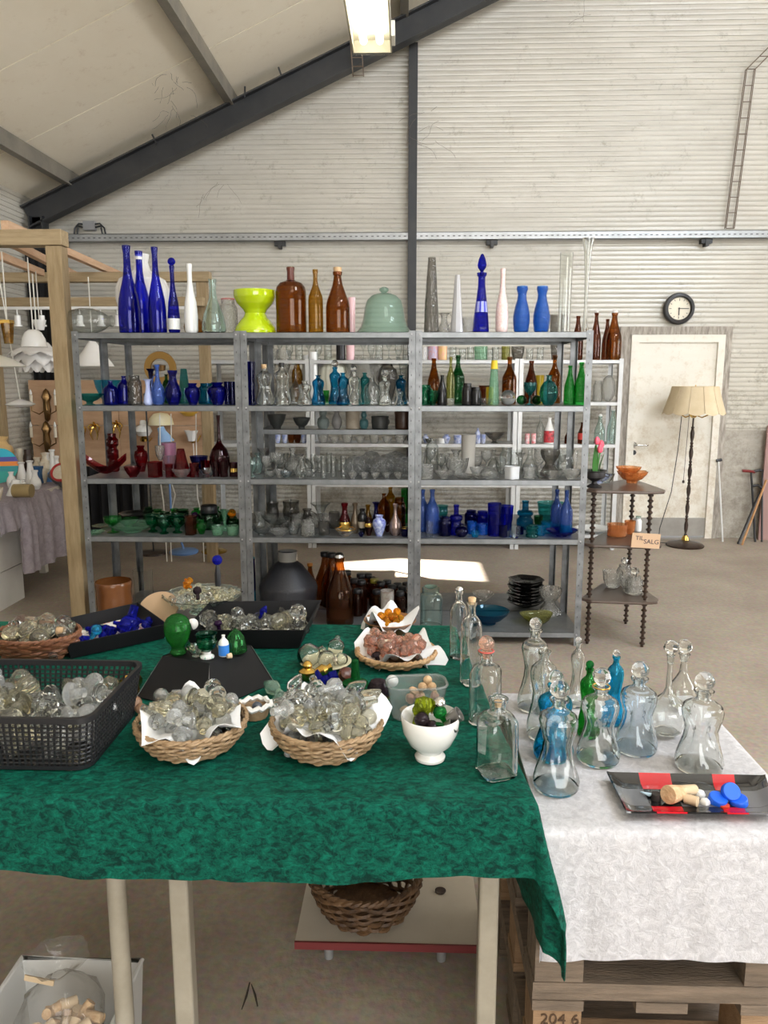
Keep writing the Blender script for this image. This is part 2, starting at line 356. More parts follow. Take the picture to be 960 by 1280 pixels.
# back wall: ribbed sheets, each one a piece
def rib_rows(mb, x0, x1, z0, z1, y, pitch=.0433, clip=True):
    k = int(round((z1-z0-.008)/pitch)); pitch = (z1-z0-.008)/k
    for i in range(k):
        z = z0 + .004 + i*pitch
        a, b_ = x0, x1
        if clip:
            # keep under the roof
            lim = (z+.04 - .30 - 2.92)/.445 - 3.346
            a = max(x0, lim); b_ = min(x1, 2*RX-lim)
            if a >= b_-.02: continue
        pf = [(.008, 0), (.008, .10), (-.002, .15), (-.005, .5), (-.002, .95), (.008, 1)]
        vs = []
        for dy, f in pf: vs += [(a, y+dy, z+f*pitch), (b_, y+dy, z+f*pitch)]
        mb.add(vs, [(2*q, 2*q+1, 2*q+3, 2*q+2) for q in range(len(pf)-1)])
wb = thing('wall_back', None, None); wb['kind'] = 'structure'
MB().box((XL-.1, YB+.006, 0), (2.0, YB+.12, roof_z(XL))).box((2.0, YB+.006, 1.98), (2.99, YB+.12, roof_z(XL))).box((2.99, YB+.006, 0), (XR+.1, YB+.12, roof_z(XL))) \
    .prism([(XL, -roof_z(XL)), (RX, -roof_z(RX)), (XR, -roof_z(XL))], YB+.006, YB+.12, Matrix.Rotation(-math.pi/2, 4, 'X')).obj('backing', M_wall, wb, smooth=False)
ZS = [.02, 1.06, 2.10, 3.18, 4.22, 5.26, 6.4]
for i in range(6):
    for (a, c) in ((XL, .03), (.035, 5.5), (5.505, XR)):
        if i == 0 and c == 5.5:
            q = MB(); rib_rows(q, .035, 2.03, ZS[0], ZS[1], YB); q.obj('panel', M_wall, wb, smooth=False)
            MB().box((2.97, YB-.004, .02), (5.5, YB+.006, 1.055)).obj('panel', M_wall_low, wb, smooth=False); continue
        if i == 0 and a == 5.505:
            MB().box((5.505, YB-.004, .02), (XR, YB+.006, 1.055)).obj('panel', M_wall_low, wb, smooth=False); continue
        q = MB()
        if i == 1 and c == 5.5: rib_rows(q, .035, 2.03, ZS[1], 1.95, YB); rib_rows(q, 2.96, 5.5, ZS[1], 1.95, YB); rib_rows(q, .035, 5.5, 1.95, ZS[2], YB)
        else: rib_rows(q, a, c, ZS[i], ZS[i+1], YB)
        if q.v: q.obj('panel', M_wall, wb, smooth=False)
# left wall
wl = thing('wall_left', None, None); wl['kind'] = 'structure'
MB().box((XL-.12, YF, 0), (XL-.006, YB, 3.3)).obj('backing', M_wall, wl)
RM = Matrix.Rotation(math.pi/2, 4, 'Z')
for i in range(3):
    for (a, c) in ((YF, -.5), (-.495, 3.6), (3.605, YB)):
        q = MB(); rib_rows(q, a, c, ZS[i], min(ZS[i+1], 3.2), 0, clip=False)
        q.v = [(XL - y, x, z) for x, y, z in q.v]; q.f = [f[::-1] for f in q.f]; q.obj('panel', M_wall, wl, smooth=False)
# right wall with a long window, gate wall behind the photographer
wr = MB(); wr.box((XR, YF, 0), (XR+.12, YB, 1.1)).box((XR, YF, 3.0), (XR+.12, YB, 3.3)).box((XR, YF, 1.1), (XR+.12, -.6, 3.0)).box((XR, 5.6, 1.1), (XR+.12, YB, 3.0))
wr.obj('wall_right', M_wall, kind='structure')
win = thing('window_1', None, None); win['kind'] = 'structure'
f_ = MB()
for k in range(6): f_.box((XR-.01, -.6+k*1.24-.03, 1.1), (XR+.06, -.6+k*1.24+.03, 3.0))
f_.box((XR-.01, -.6, 1.1), (XR+.06, 5.6, 1.16)).box((XR-.01, -.6, 2.94), (XR+.06, 5.6, 3.0)); f_.obj('frame', M_metal_w, win)
wf = MB(); wf.box((XL, YF-.12, 0), (-.6, YF, 3.3)).box((5.0, YF-.12, 0), (XR, YF, 3.3))
wf.add([(XL, YF, 3.3), (XR, YF, 3.3), (RX, YF, roof_z(RX)), (XL, YF-.12, 3.3), (XR, YF-.12, 3.3), (RX, YF-.12, roof_z(RX))], [(0, 2, 1), (3, 4, 5), (0, 1, 4, 3), (1, 2, 5, 4), (2, 0, 3, 5)])
wf.box((-.6, YF-.12, 4.0), (5.0, YF, 4.3)).obj('wall_front', M_wall, kind='structure')

# ceiling: sloping panels with joints; two added skylight panels that glow; one small opening that lets the sun patch in
ceil = thing('ceiling', None, None); ceil['kind'] = 'structure'
patch = Vector((.10, 6.05, 0)); k_ = (roof_z(4.6)+.0)/(-SUN_DIR.z)
hole = patch - SUN_DIR*k_
def slope_panel(x0, x1, y0, y1, name='panel', mat=M_ceil, g=.006, dz=0, th=.08):
    q = MB(); a = [(x0+g, y0+g), (x1-g, y0+g), (x1-g, y1-g), (x0+g, y1-g)]
    vs = [(x, y, roof_z(x)+dz) for x, y in a]+[(x, y, roof_z(x)+dz+th) for x, y in a]
    q.add(vs, [(0, 3, 2, 1), (4, 5, 6, 7), (0, 1, 5, 4), (1, 2, 6, 5), (2, 3, 7, 6), (3, 0, 4, 7)])
    return q.obj(name, mat, ceil, smooth=False)
ys = [YF-.1+i*1.0 for i in range(14)]+[YB+.12]
hx, hy = hole.x, hole.y
SKY = [(4.3, 6.3, -.5, 1.3), (.4, 2.4, -2.2, -.6)]
def covered(x0, x1, y0, y1, holes):
    """cut the cell by the first overlapping opening"""
    for (a, b_, c, d) in holes:
        if x0 < b_-1e-6 and x1 > a+1e-6 and y0 < d-1e-6 and y1 > c+1e-6:
            out = []
            if x0 < a: out += covered(x0, a, y0, y1, holes); x0 = a
            if x1 > b_: out += covered(b_, x1, y0, y1, holes); x1 = b_
            if y0 < c: out += covered(x0, x1, y0, c, holes); y0 = c
            if y1 > d: out += covered(x0, x1, d, y1, holes); y1 = d
            return out
    return [(x0, x1, y0, y1)]
HO = SKY + [(hx-.72, hx+.55, hy-.34, hy+.30)]
for j in range(len(ys)-1):
    for (a, c) in ((XL-.1, RX), (RX, XR+.1)):
        for r_ in covered(a, c, ys[j], ys[j+1], HO): slope_panel(*r_)
M_sky = plain('glowing_skylight_sheet', (.8, .85, .9), .4, emis=(.9, .95, 1.0), es=2.2)  # opaque sheet with its own glow; no daylight passes through it
for r_ in SKY: slope_panel(r_[0], r_[1], r_[2], r_[3], 'glowing_skylight_panel', M_sky, .0, .0, .02)
# steel: rafters, purlins, column
def ibeam(mb, p, q, h, w, tf=.014, tw=.012, up=(0, 0, 1)):
    p = Vector(p); q = Vector(q); d = (q-p).normalized(); u = Vector(up); s_ = d.cross(u).normalized(); u = s_.cross(d)
    mb.beam(p, q, tw, h, up); mb.beam(p+u*(h/2-tf/2), q+u*(h/2-tf/2), w, tf, up); mb.beam(p-u*(h/2-tf/2), q-u*(h/2-tf/2), w, tf, up)
for Y in (7.2, 1.9-3.6, -5.9):
    q = MB(); ibeam(q, (XL+.05, Y, raf_bot(XL+.05)+.1), (RX, Y, raf_bot(RX)+.1), .2, .13); q.obj('rafter', M_steelblack, kind='structure', smooth=False)
    q = MB(); ibeam(q, (RX, Y, raf_bot(RX)+.1), (XR-.05, Y, raf_bot(XR-.05)+.1), .2, .13); q.obj('rafter', M_steelblack, kind='structure', smooth=False)
    q = MB(); ibeam(q, (XL+.14, Y, 0), (XL+.14, Y, 2.98), .13, .13, up=(1, 0, 0)); q.obj('steel_column', M_steelblack, kind='structure', smooth=False)
M_purlin = plain('galvanised_purlin', (.20, .19, .165), .45, metal=.3, col2=(.30, .27, .22), nscale=5)
for x in (-3.06, -1.58, -.05, 1.45, 2.95, 5.0, 6.6, 8.1, 9.6):
    z = raf_bot(x)+.20
    MB().box((x-.035, YF, z), (x+.035, YB, z+.125)).obj('purlin', M_purlin, kind='structure', smooth=False)
MB().box((-.012, 7.40, 0), (.068, 7.49, raf_bot(.03)+.05)).obj('steel_column', M_steelblack, kind='structure', smooth=False)
# cobwebs hanging under the roof
random.seed(5)
def cobweb(u, v, Y, n, spread):
    q = MB(); c = PY(u, v, Y)
    for _ in range(n):
        p = c + Vector((random.uniform(-1, 1)*spread, random.uniform(-.2, .2), random.uniform(-1, 1)*spread)); pts = [p]
        d = Vector((random.uniform(-1, 1), random.uniform(-.2, .2), random.uniform(-1.2, .3))).normalized()
        for s_ in range(7): d = (d+Vector((random.uniform(-.5, .5), random.uniform(-.2, .2), random.uniform(-.6, .3)))).normalized(); p = p+d*spread*.22; pts.append(p)
        q.tube(pts, .0013, 3, caps=False)
    return q
M_web = plain('dusty_cobweb', (.13, .11, .09), .9)
for i, (u, v, Y, n_, s_) in enumerate(((130, 30, 6.3, 30, .16), (165, 55, 6.4, 20, .14), (205, 95, 6.6, 12, .10), (220, 130, 6.8, 8, .12))):
    cobweb(u, v, Y, n_, s_).obj('cobweb', M_web, kind='stuff', label=('dusty cobweb hanging under the pale roof panels', 'thin cobweb strands beside the roof purlin', 'small cobweb close to the roof purlin', 'few cobweb strands above the black rafter')[i], cat='cobweb')
for (u, v, n_, s_, lb) in ((535, 160, 10, .16, 'cobweb strands on the white wall beside the upright steel column'), (265, 245, 8, .14, 'faint cobweb on the wall below the rafter'), (728, 20, 3, .14, 'single dark cobweb thread high on the wall')):
    cobweb(u, v, 7.40, n_, s_).obj('cobweb', M_web, kind='stuff', label=lb, cat='cobweb')

# door with its weathered surround
M_doorp = wallmat('cream_door_paint', (.74, .70, .61), (.80, .77, .69), .45, (.55, .46, .33), 2)
M_oldw = plain('weathered_grey_timber', (.24, .21, .18), .85, col2=(.50, .46, .40), nscale=8, stretch=(6, 6, 1), bump=.4, bscale=50)
dr = thing('door_1', None, None); dr['kind'] = 'structure'
MB().box((2.165, 7.475, .20), (2.90, 7.51, 1.875)).obj('door_leaf', M_doorp, dr, smooth=False)
MB().box((2.165, 7.468, .02), (2.90, 7.505, .20)).obj('kick_plate', plain('grey_kick_plate', (.28, .26, .23), .6, col2=(.36, .34, .31), bump=.2), dr, smooth=False)
for a, c in (((2.095, 7.45, 0), (2.165, 7.53, 1.945)), ((2.90, 7.45, 0), (2.965, 7.53, 1.945)), ((2.165, 7.45, 1.875), (2.90, 7.53, 1.945))):
    MB().box(a, c).obj('frame_board', M_doorp, dr, smooth=False)
for a, c in (((1.99, 7.465, 0), (2.095, 7.50, 2.0)), ((2.965, 7.465, 0), (3.03, 7.50, 2.0)), ((1.99, 7.462, 1.948), (3.03, 7.50, 2.02))):
    MB().box(a, c).obj('surround_board', M_oldw, dr, smooth=False)
hp = PY(793, 556, 7.46); h_ = MB(); h_.lathe([(0, 0), (.026, 0), (.026, .008), (0, .008)], 16, M=Matrix.Translation((hp.x, 7.474, hp.z)) @ Matrix.Rotation(math.pi/2, 4, 'X'))
h_.tube([(hp.x, 7.47, hp.z), (hp.x, 7.43, hp.z), (hp.x+.02, 7.42, hp.z), (hp.x+.12, 7.42, hp.z)], .009, 8); h_.obj('door_handle', M_chrome, dr)
MB().lathe([(0, 0), (.024, 0), (.024, .01), (0, .01)], 16, M=Matrix.Translation((hp.x, 7.474, hp.z-.075)) @ Matrix.Rotation(math.pi/2, 4, 'X')).obj('lock_plate', M_steelblack, dr)

# cable rail across the wall with brackets, junction box, wire ladders
M_galv = plain('galvanised_steel', (.34, .35, .35), .38, metal=.55, col2=(.44, .45, .46), nscale=9)
cr = thing('cable_rail', 'long perforated galvanised cable rail fixed across the back wall', 'rail', (0, 7.46, 2.835))
q = MB(); q.box((-3.36, -.05, -.035), (5.0, -.045, .035)).box((-3.36, -.05, .030), (5.0, .03, .035)).box((-3.36, -.05, -.035), (5.0, .03, -.03)); q.obj('channel', M_galv, cr, smooth=False)
q = MB(); x = -3.3
while x < 4.9: q.box((x, -.0525, -.006), (x+.022, -.05, .004)); x += .05
q.obj('slots', plain('slot_shadow_steel', (.12, .12, .12), .6), cr, smooth=False, kind='stuff')
for u in (350, 615, 883):
    x = XU(u, 7.45, 2.8); MB().box((x-.05, -.03, -.075), (x+.05, .03, -.035)).box((x-.015, -.045, -.10), (x+.015, .03, -.04)).obj('bracket', M_steelblack, cr, smooth=False)
jb = PY(112, 286, 7.45); jt = thing('junction_box', 'small grey junction box with curved cables above the cable rail', 'junction box', (jb.x, 7.45, 2.87))
MB().box((-.055, -.02, .04), (.055, .03, .12)).obj('box_body', plain('grey_plastic', (.3, .3, .3), .6), jt)
for s_ in (-1, 1):
    for k in (0, 1): MB().tube([(s_*.05, 0, .095-.03*k), (s_*(.10+.02*k), 0, .10-.02*k), (s_*(.14-.03*k), 0, .06), (s_*(.15-.03*k), 0, .0)], .008, 6).obj('cable', M_steelblack, jt)
def wire_ladder(name, label, pts, w, step):
    t_ = thing(name, label, 'wire ladder', pts[0]); P0 = Vector(pts[0]); rails = MB(); rungs = MB()
    for s_ in (-w/2, w/2):
        for yy in (-.03, 0): rails.tube([Vector(p)-P0+Vector((s_, yy, 0)) for p in pts], .0045, 5)
    for a, c in zip(pts, pts[1:]):
        a = Vector(a); c = Vector(c); k = max(1, int((c-a).length/step))
        for i in range(k+1): p = a.lerp(c, i/k)-P0; rungs.tube([p+Vector((-w/2, -.03, 0)), p+Vector((w/2, -.03, 0))], .004, 4)
    M_wire = plain('rusty_wire', (.16, .12, .09), .6, metal=.3)
    rails.obj('rails', M_wire, t_); rungs.obj('rungs', M_wire, t_, kind='stuff')
a_ = PY(911, 286, 7.46); b_ = PY(937, 88, 7.46); c_ = PY(985, 40, 7.46)
wire_ladder('wire_ladder', 'thin rusty wire ladder climbing the white wall above the rail', [a_, b_, c_], .075, .125)
a_ = PY(448, 96, 7.05); b_ = PY(444, 40, 7.05)
wire_ladder('wire_ladder', 'short wire ladder hanging in front of the black rafter', [a_, b_], .09, .07)
for (p0_, p1_) in (((190, 180), (204, 172)),) and (((306, 122), (306, 108)), ((352, 96), (348, 84)), ((196, 180), (190, 168))):
    a_ = PY(*p0_, 7.14); c_ = PY(*p1_, 7.14)
    MB().tube([a_, c_], .008, 5).obj('roof_bolt', M_steelblack, kind='structure')

# fluorescent lamp
fl_ = thing('fluorescent_lamp', 'bright twin tube fluorescent lamp hanging under the roof', 'lamp', (-.165, 3.02, 2.98))
M_lampbody = plain('lamp_housing', (.72, .70, .62), .4)
q = MB(); q.box((-.085, -.62, 0), (.085, .62, .012)).box((-.085, -.62, -.05), (-.080, .62, 0)).box((.080, -.62, -.05), (.085, .62, 0)).box((-.085, .615, -.05), (.085, .62, 0)).box((-.04, -.6, .012), (.04, .6, .05)); q.obj('housing', M_lampbody, fl_, smooth=False)
M_tube = plain('glowing_tube', (1, 1, 1), .5, emis=(1, .95, .82), es=9)
for s_ in (-.035, .035): MB().tube([(s_, -.57, -.025), (s_, .56, -.025)], .016, 10).obj('tube', M_tube, fl_)
q = MB()
q.box((-.088, -.625, -.056), (.088, .625, -.050)); 
gm = glass('lamp_diffuser', (.97, .93, .80), body=.05); q.obj('diffuser', gm, fl_, smooth=False)
for y in (-.45, .45):
    h0 = roof_z(-.165)-2.98; MB().tube([(0, y, .05), (0, y, h0)], .006, 5).obj('hanger', M_steelblack, fl_)
MB().box((.085, .50, -.03), (.10, .60, .03)).obj('end_clip', M_lampbody, fl_)

# clock
cl = thing('wall_clock', 'round black rimmed clock with cream dial above the door', 'clock', PY(848, 386, 7.47))
RXm = Matrix.Rotation(math.pi/2, 4, 'X')
MB().lathe([(.100, -.0), (.142, 0), (.145, .02), (.135, .045), (.112, .05), (.102, .03)], 40, M=RXm).obj('rim', M_black_pl, cl)
MB().lathe([(0, .012), (.108, .012), (.108, .018), (0, .018)], 40, M=RXm).obj('dial', plain('clock_dial', (.80, .74, .60), .5), cl)
q = MB()
for k in range(12):
    a = k*math.pi/6; q.add(*(lambda m_: (m_.v, m_.f))(MB().box((-.0022, -.021, .078 if k % 3 else .070), (.0022, -.0185, .092), Matrix.Rotation(a, 4, 'Y'))))
q.obj('hour_marks', M_black_pl, cl, smooth=False)
MB().box((-.004, -.024, -.01), (.004, -.020, .062), Matrix.Rotation(math.radians(180), 4, 'Y')).obj('hour_hand', M_black_pl, cl, smooth=False)
MB().box((-.003, -.028, -.01), (.003, -.024, .088), Matrix.Rotation(math.radians(90), 4, 'Y')).obj('minute_hand', M_black_pl, cl, smooth=False)

# ------------------------------------------------------------------ shelving
m, t = nt('punched_galvanised_post'); N = t.nodes; L = t.links
o = N.new('ShaderNodeOutputMaterial'); p = N.new('ShaderNodeBsdfPrincipled'); L.new(p.outputs[0], o.inputs[0]); p.inputs['Metallic'].default_value = .55; p.inputs['Roughness'].default_value = .4
tc = N.new('ShaderNodeTexCoord'); n = N.new('ShaderNodeTexNoise'); n.inputs['Scale'].default_value = 14; n.inputs['Detail'].default_value = 5; L.new(tc.outputs['Object'], n.inputs[0])
r = N.new('ShaderNodeValToRGB'); r.color_ramp.elements[0].position = .35; r.color_ramp.elements[1].position = .7; r.color_ramp.elements[0].color = (.135, .14, .145, 1); r.color_ramp.elements[1].color = (.25, .26, .265, 1)
L.new(n.outputs['Fac'], r.inputs[0]); L.new(r.outputs[0], p.inputs['Base Color']); MATS['post'] = m; M_post = m
M_shelf = plain('galvanised_shelf', (.17, .18, .185), .36, metal=.5, col2=(.25, .26, .265), nscale=10)
M_shelfw = plain('pale_zinc_shelf', (.52, .53, .53), .4, metal=.3, col2=(.62, .63, .63), nscale=8)
M_hole = plain('punched_hole', (.07, .07, .07), .8)
M_bolt = plain('bright_bolt', (.42, .42, .42), .4, metal=.6)
def shelving(label, x0, x1, y0, y1, levels, height, mat_post, mat_shelf, group, detail=True):
    t_ = thing('shelving_unit', label, 'shelving', (x0, y0, 0), group=group); w = x1-x0; d = y1-y0
    for (px, sx_) in ((0, 1), (w, -1)):
        for (py, sy_) in ((0, 1), (d, -1)):
            q = MB(); a, c = sorted((px, px+sx_*.036)); e, f2 = sorted((py, py+sy_*.002))
            q.box((a, e, 0), (c, f2, height)); a, c = sorted((px, px+sx_*.002)); e, f2 = sorted((py, py+sy_*.036)); q.box((a, e, 0), (c, f2, height))
            a, c = sorted((px+sx_*.0004, px+sx_*.007)); e, f2 = sorted((py-sy_*.0006, py+sy_*.006)); q.box((a, e, .001), (c, f2, height-.001))
            po = q.obj('post', mat_post, t_, smooth=False)
            if detail and py == 0:
                h2 = MB(); z = .05
                while z < height-.03:
                    xx = px+sx_*.022; h2.box((xx-.0022, -.0009, z-.005), (xx+.0022, .001, z+.005)); z += .0625
                h2.obj('punched_holes', M_hole, po, smooth=False, kind='stuff')
                h3 = MB()
                for zl in levels:
                    for dz in (-.012,): h3.lathe([(0, 0), (.0048, 0), (.0048, .004), (0, .005)], 6, M=Matrix.Translation((px+sx_*.022, 0, zl+dz)) @ Matrix.Rotation(math.pi/2, 4, 'X'))
                h3.obj('bolts', M_bolt, po, smooth=False)
    for z in levels:
        q = MB(); e = .003
        q.box((e, e, z-.002), (w-e, d-e, z)).box((e, e, z-.032), (w-e, e+.002, z)).box((e, d-e-.002, z-.032), (w-e, d-e, z)).box((e, e, z-.032), (e+.002, d-e, z)).box((w-e-.002, e, z-.032), (w-e, d-e, z))
        q.box((e, e, z-.032), (w-e, e+.012, z-.030)).box((e, d*.36, z-.018), (w-e, d*.36+.03, z-.002)).box((e, d*.66, z-.018), (w-e, d*.66+.03, z-.002))
        q.obj('shelf_board', mat_shelf, t_, smooth=False)
    return t_
YS, YD = 4.30, .415
LV = [.08, .632, .97, 1.383, 1.782]
BX = [(-1.868, -.9285), (-.9275, .0375), (.0385, 1.002)]
LB = ['blue, red and green glass', 'clear decanters and stoneware', 'green bottles and cobalt glass']
for i, (a, c) in enumerate(BX):
    shelving('grey steel shelving bay, front row, holding ' + LB[i], a, c, YS, YS+YD, LV, 1.79, M_post, M_shelf, 'grey steel shelving bays')
    lv = list(LV)
    if i == 1: lv[3] = 1.225
    shelving('grey steel shelving bay standing behind the bay with ' + LB[i], a, c, YS+YD+.006, YS+2*YD+.006, lv, 1.79, M_post, M_shelf, 'grey steel shelving bays', detail=False)
FB = [(-1.795, -.88), (-.875, .045), (.050, .97), (.975, 1.88)]
FLV = [.14, .60, .962, 1.335, 1.70]
fl4 = ['behind the blue glass and lamps', 'behind the clear decanters', 'behind the green and amber bottles', 'beside the cream door']
for i, (a, c) in enumerate(FB):
    shelving('pale zinc shelving bay against the back wall ' + fl4[i], a, c, 6.90, 7.28, FLV if i else FLV[2:], 1.71, M_shelfw, M_shelfw, 'pale shelving bays along the back wall', detail=False)

# ------------------------------------------------------------------ tables, cloths, pallets
def velvet(name, lo, hi, rough, sheen, scale, bump, stretch=(1, 1, 1), dist=.6):
    m, t = nt(name); N = t.nodes; L = t.links
    o = N.new('ShaderNodeOutputMaterial'); p = N.new('ShaderNodeBsdfPrincipled'); L.new(p.outputs[0], o.inputs[0])
    p.inputs['Roughness'].default_value = rough; p.inputs['Sheen Weight'].default_value = sheen; p.inputs['Sheen Roughness'].default_value = .3; p.inputs['Sheen Tint'].default_value = c4(hi)
    p.inputs['Specular IOR Level'].default_value = .15
    tc = N.new('ShaderNodeTexCoord'); mp = N.new('ShaderNodeMapping'); mp.inputs['Scale'].default_value = stretch; L.new(tc.outputs['Object'], mp.inputs[0])
    n = N.new('ShaderNodeTexNoise'); n.inputs['Scale'].default_value = scale; n.inputs['Detail'].default_value = 7; n.inputs['Roughness'].default_value = .72; n.inputs['Distortion'].default_value = dist; L.new(mp.outputs[0], n.inputs[0])
    r = N.new('ShaderNodeValToRGB'); r.color_ramp.elements[0].position = .40; r.color_ramp.elements[1].position = .68; r.color_ramp.elements[0].color = c4(lo); r.color_ramp.elements[1].color = c4(hi)
    L.new(n.outputs['Fac'], r.inputs[0]); L.new(r.outputs[0], p.inputs['Base Color'])
    b = N.new('ShaderNodeBump'); b.inputs['Strength'].default_value = bump; b.inputs['Distance'].default_value = .006; L.new(n.outputs['Fac'], b.inputs['Height']); L.new(b.outputs[0], p.inputs['Normal'])
    MATS[name] = m; return m
M_green = velvet('crushed_green_velvet', (.0005, .028, .020), (.003, .150, .095), .7, .35, 55, .9, (1, 1.5, 1.5), .5)
M_whitev = velvet('white_crushed_velvet', (.52, .51, .53), (.72, .71, .73), .8, .25, 60, .9)
M_lilac = velvet('lilac_crushed_cloth', (.30, .26, .28), (.42, .37, .39), .85, .3, 22, .6)
GZ = .78
random.seed(3)
def cloth(x0, x1, y0, y1, z, dropf, dropr, droplft, right_edge, nf=.10, amp=.010, thick=.003, du=.02, seed=0, hem=None, tip=0.0):
    """tablecloth lying on x0..x1, y0..y1 and hanging in front, to the right and to the left"""
    xs = []; x = x0-droplft
    nx = int((x1+dropr-(x0-droplft))/du); ny = int((y1-(y0-dropf))/du)
    def fn(a, b_):
        X = (x0-droplft)+(x1+dropr-x0+droplft)*a; Y = (y0-dropf)+(y1-y0+dropf)*b_
        xe = x1+right_edge(Y); X += right_edge(Y)*(max(0, min(1, (X-x0)/(x1-x0))))
        ox = max(0, X-xe); oy = max(0, y0-Y)
        if hem and oy > 0: oy *= hem(X)
        w = math.sin(X*17+seed)*math.cos(Y*13+seed*2)*.0010 + math.sin(X*41+Y*23+seed)*.0005
        if ox == 0 and oy == 0: return (X, Y, z+abs(w)+.001)
        d = math.hypot(ox, oy); dx, dy = ox/d, -oy/d
        rr = .012; arc = min(d, rr*1.57); th = arc/rr
        out = rr*math.sin(th); dn = rr*(1-math.cos(th)); rest = max(0, d-rr*1.57)
        ang = math.atan2(oy, ox)
        along = (X if oy > ox else Y)
        fold = (math.sin(along*21+seed)*.6+math.sin(along*47+seed*3)*.4)*amp*min(1, rest/.12)
        corner = math.sin(2*ang)*tip*min(1, rest/.2)
        out += rest*.05 + abs(fold) + corner
        side = (math.cos(along*21+seed))*amp*.6*min(1, rest/.1)
        cx = min(X, xe); cyy = max(Y, y0)
        return (cx + dx*out + (side if oy > ox else 0), cyy + dy*out + (side if ox >= oy else 0), z-dn-rest*.998+.001)
    return MB().sheet(fn, nx, ny, thick)
gt = cloth(-1.75, .225, 1.262, 2.262, GZ, .150, .30, 0, lambda y: -.09*(max(1.262, y)-1.262), seed=1.3, amp=.007, du=.0125, tip=.05,
           hem=lambda x: 1-.06*math.sin(x*6+.5)-.03*math.sin(x*13))
gt.obj('green_tablecloth', M_green, label='green crushed velvet cloth draped over the front table', cat='tablecloth', angle=1.4)
M_tabletop = plain('pale_laminate', (.55, .50, .42), .5)
M_cream_leg = plain('cream_painted_leg', (.36, .325, .26), .4, col2=(.29, .26, .20), nscale=12)
for i, (x0, x1, rnd) in enumerate(((-1.72, -.53, True), (-.50, .13, False))):
    tb = thing('table', ('folding table with round cream legs under the left of the green cloth', 'small table with square greyish legs under the green cloth')[i], 'table', ((x0+x1)/2, 1.77, 0)); hw = (x1-x0)/2
    MB().box((-hw, -.49, .735), (hw, .48, .772)).obj('tabletop', M_tabletop, tb, smooth=False)
    for lx in ((-hw+.05, hw-.04) if rnd else (-hw+.058, hw+.030)):
        for ly in (-.42, .42):
            q = MB()
            if rnd: q.tube([(lx, ly, 0), (lx, ly, .735)], .0185, 20); q.obj('leg', M_cream_leg, tb)
            else:
                q.box((lx-.019, ly-.019, 0), (lx+.019, ly+.019, .735)); lo = q.obj('leg', M_cream_leg, tb, smooth=False)
                bv = lo.modifiers.new('bevel', 'BEVEL'); bv.width = .006; bv.segments = 3
# pallet stack and white cloth
WZ = .70
def pallet(zb, label, mats):
    t_ = thing('half_pallet', label, 'pallet', (.25, 1.335, zb), group='stacked half pallets'); w, d = .505, .60
    ma, mb_ = mats
    for k in range(5): MB().box((0, d*k/5+.004, .150), (w, d*(k+1)/5-.010, .168)).obj('deck_board', ma, t_, smooth=False)
    for k in range(3): xx = (0, w/2-.05, w-.10)[k]; MB().box((xx, 0, .128), (xx+.10, d, .150)).obj('stringer', ma, t_, smooth=False)
    for xx in (0, w/2-.05, w-.10):
        if xx == w/2-.05: continue
        for yy in (0, d/2-.05, d-.10): MB().box((xx+.003, yy+.002, .022), (xx+.097, yy+.098, .128)).obj('block', mb_, t_, smooth=False)
    for yy in (0, d/2-.05, d-.10): MB().box((0, yy, 0), (w, yy+.10, .0215)).obj('bottom_board', mb_ if zb < .34 else M_pallet2, t_, smooth=False)
    return t_
pl_lab = ['bottom half pallet of the stack under the white cloth', 'second half pallet from the floor under the white cloth', 'grey wooden half pallet showing just below the white cloth hem', 'topmost half pallet hidden by the white cloth']
ps = [pallet(k*.1690, pl_lab[k], (M_pallet, M_pallet2 if k == 1 else M_pallet)) for k in range(4)]
def text(body, size, mat, parent, loc, rot, name='lettering', ext=.0004):
    cu = bpy.data.curves.new(name, 'FONT'); cu.body = body; cu.size = size; cu.extrude = ext; cu.align_x = 'CENTER'; cu.align_y = 'CENTER'; cu.materials.append(mat)
    o = bpy.data.objects.new(name, cu); COL.objects.link(o); o.location = loc; o.rotation_euler = rot
    if parent: o.parent = parent
    return o
def mtext(body, size, mat, parent, loc, rot, name):
    o = text(body, size, mat, None, (0, 0, 0), (0, 0, 0)); me = o.data; dg = bpy.context.evaluated_depsgraph_get()
    dg.update(); m_ = bpy.data.meshes.new_from_object(o.evaluated_get(dg)); bpy.data.objects.remove(o); bpy.data.curves.remove(me)
    if not m_.materials: m_.materials.append(mat)
    t2 = put(name, m_, parent, loc, rot=rot, kind='stuff'); return t2
mtext('204 6', .034, plain('burnt_stamp', (.08, .045, .025), .9), ps[1], (.055, -.0006, .108), (math.pi/2, 0, 0), 'lettering')
MB().box((.252, 1.322, .6785), (.757, 1.94, WZ-.003)).obj('board', M_tabletop, label='flat board on top of the pallet stack under the white cloth', cat='board', smooth=False)
wt = cloth(.10, .757, 1.318, 1.94, WZ, .262, .20, 0, lambda y: 0, seed=2.1, amp=.006, du=.0125, tip=.03, hem=lambda x: 1+.02*math.sin(x*9))
wt.v = [((x if x > .255 else .255+(x-.255)*.02), y, z) for x, y, z in wt.v]
wt.obj('white_tablecloth', M_whitev, label='white crushed velvet cloth draped over the pallet stack', cat='tablecloth', angle=1.4)

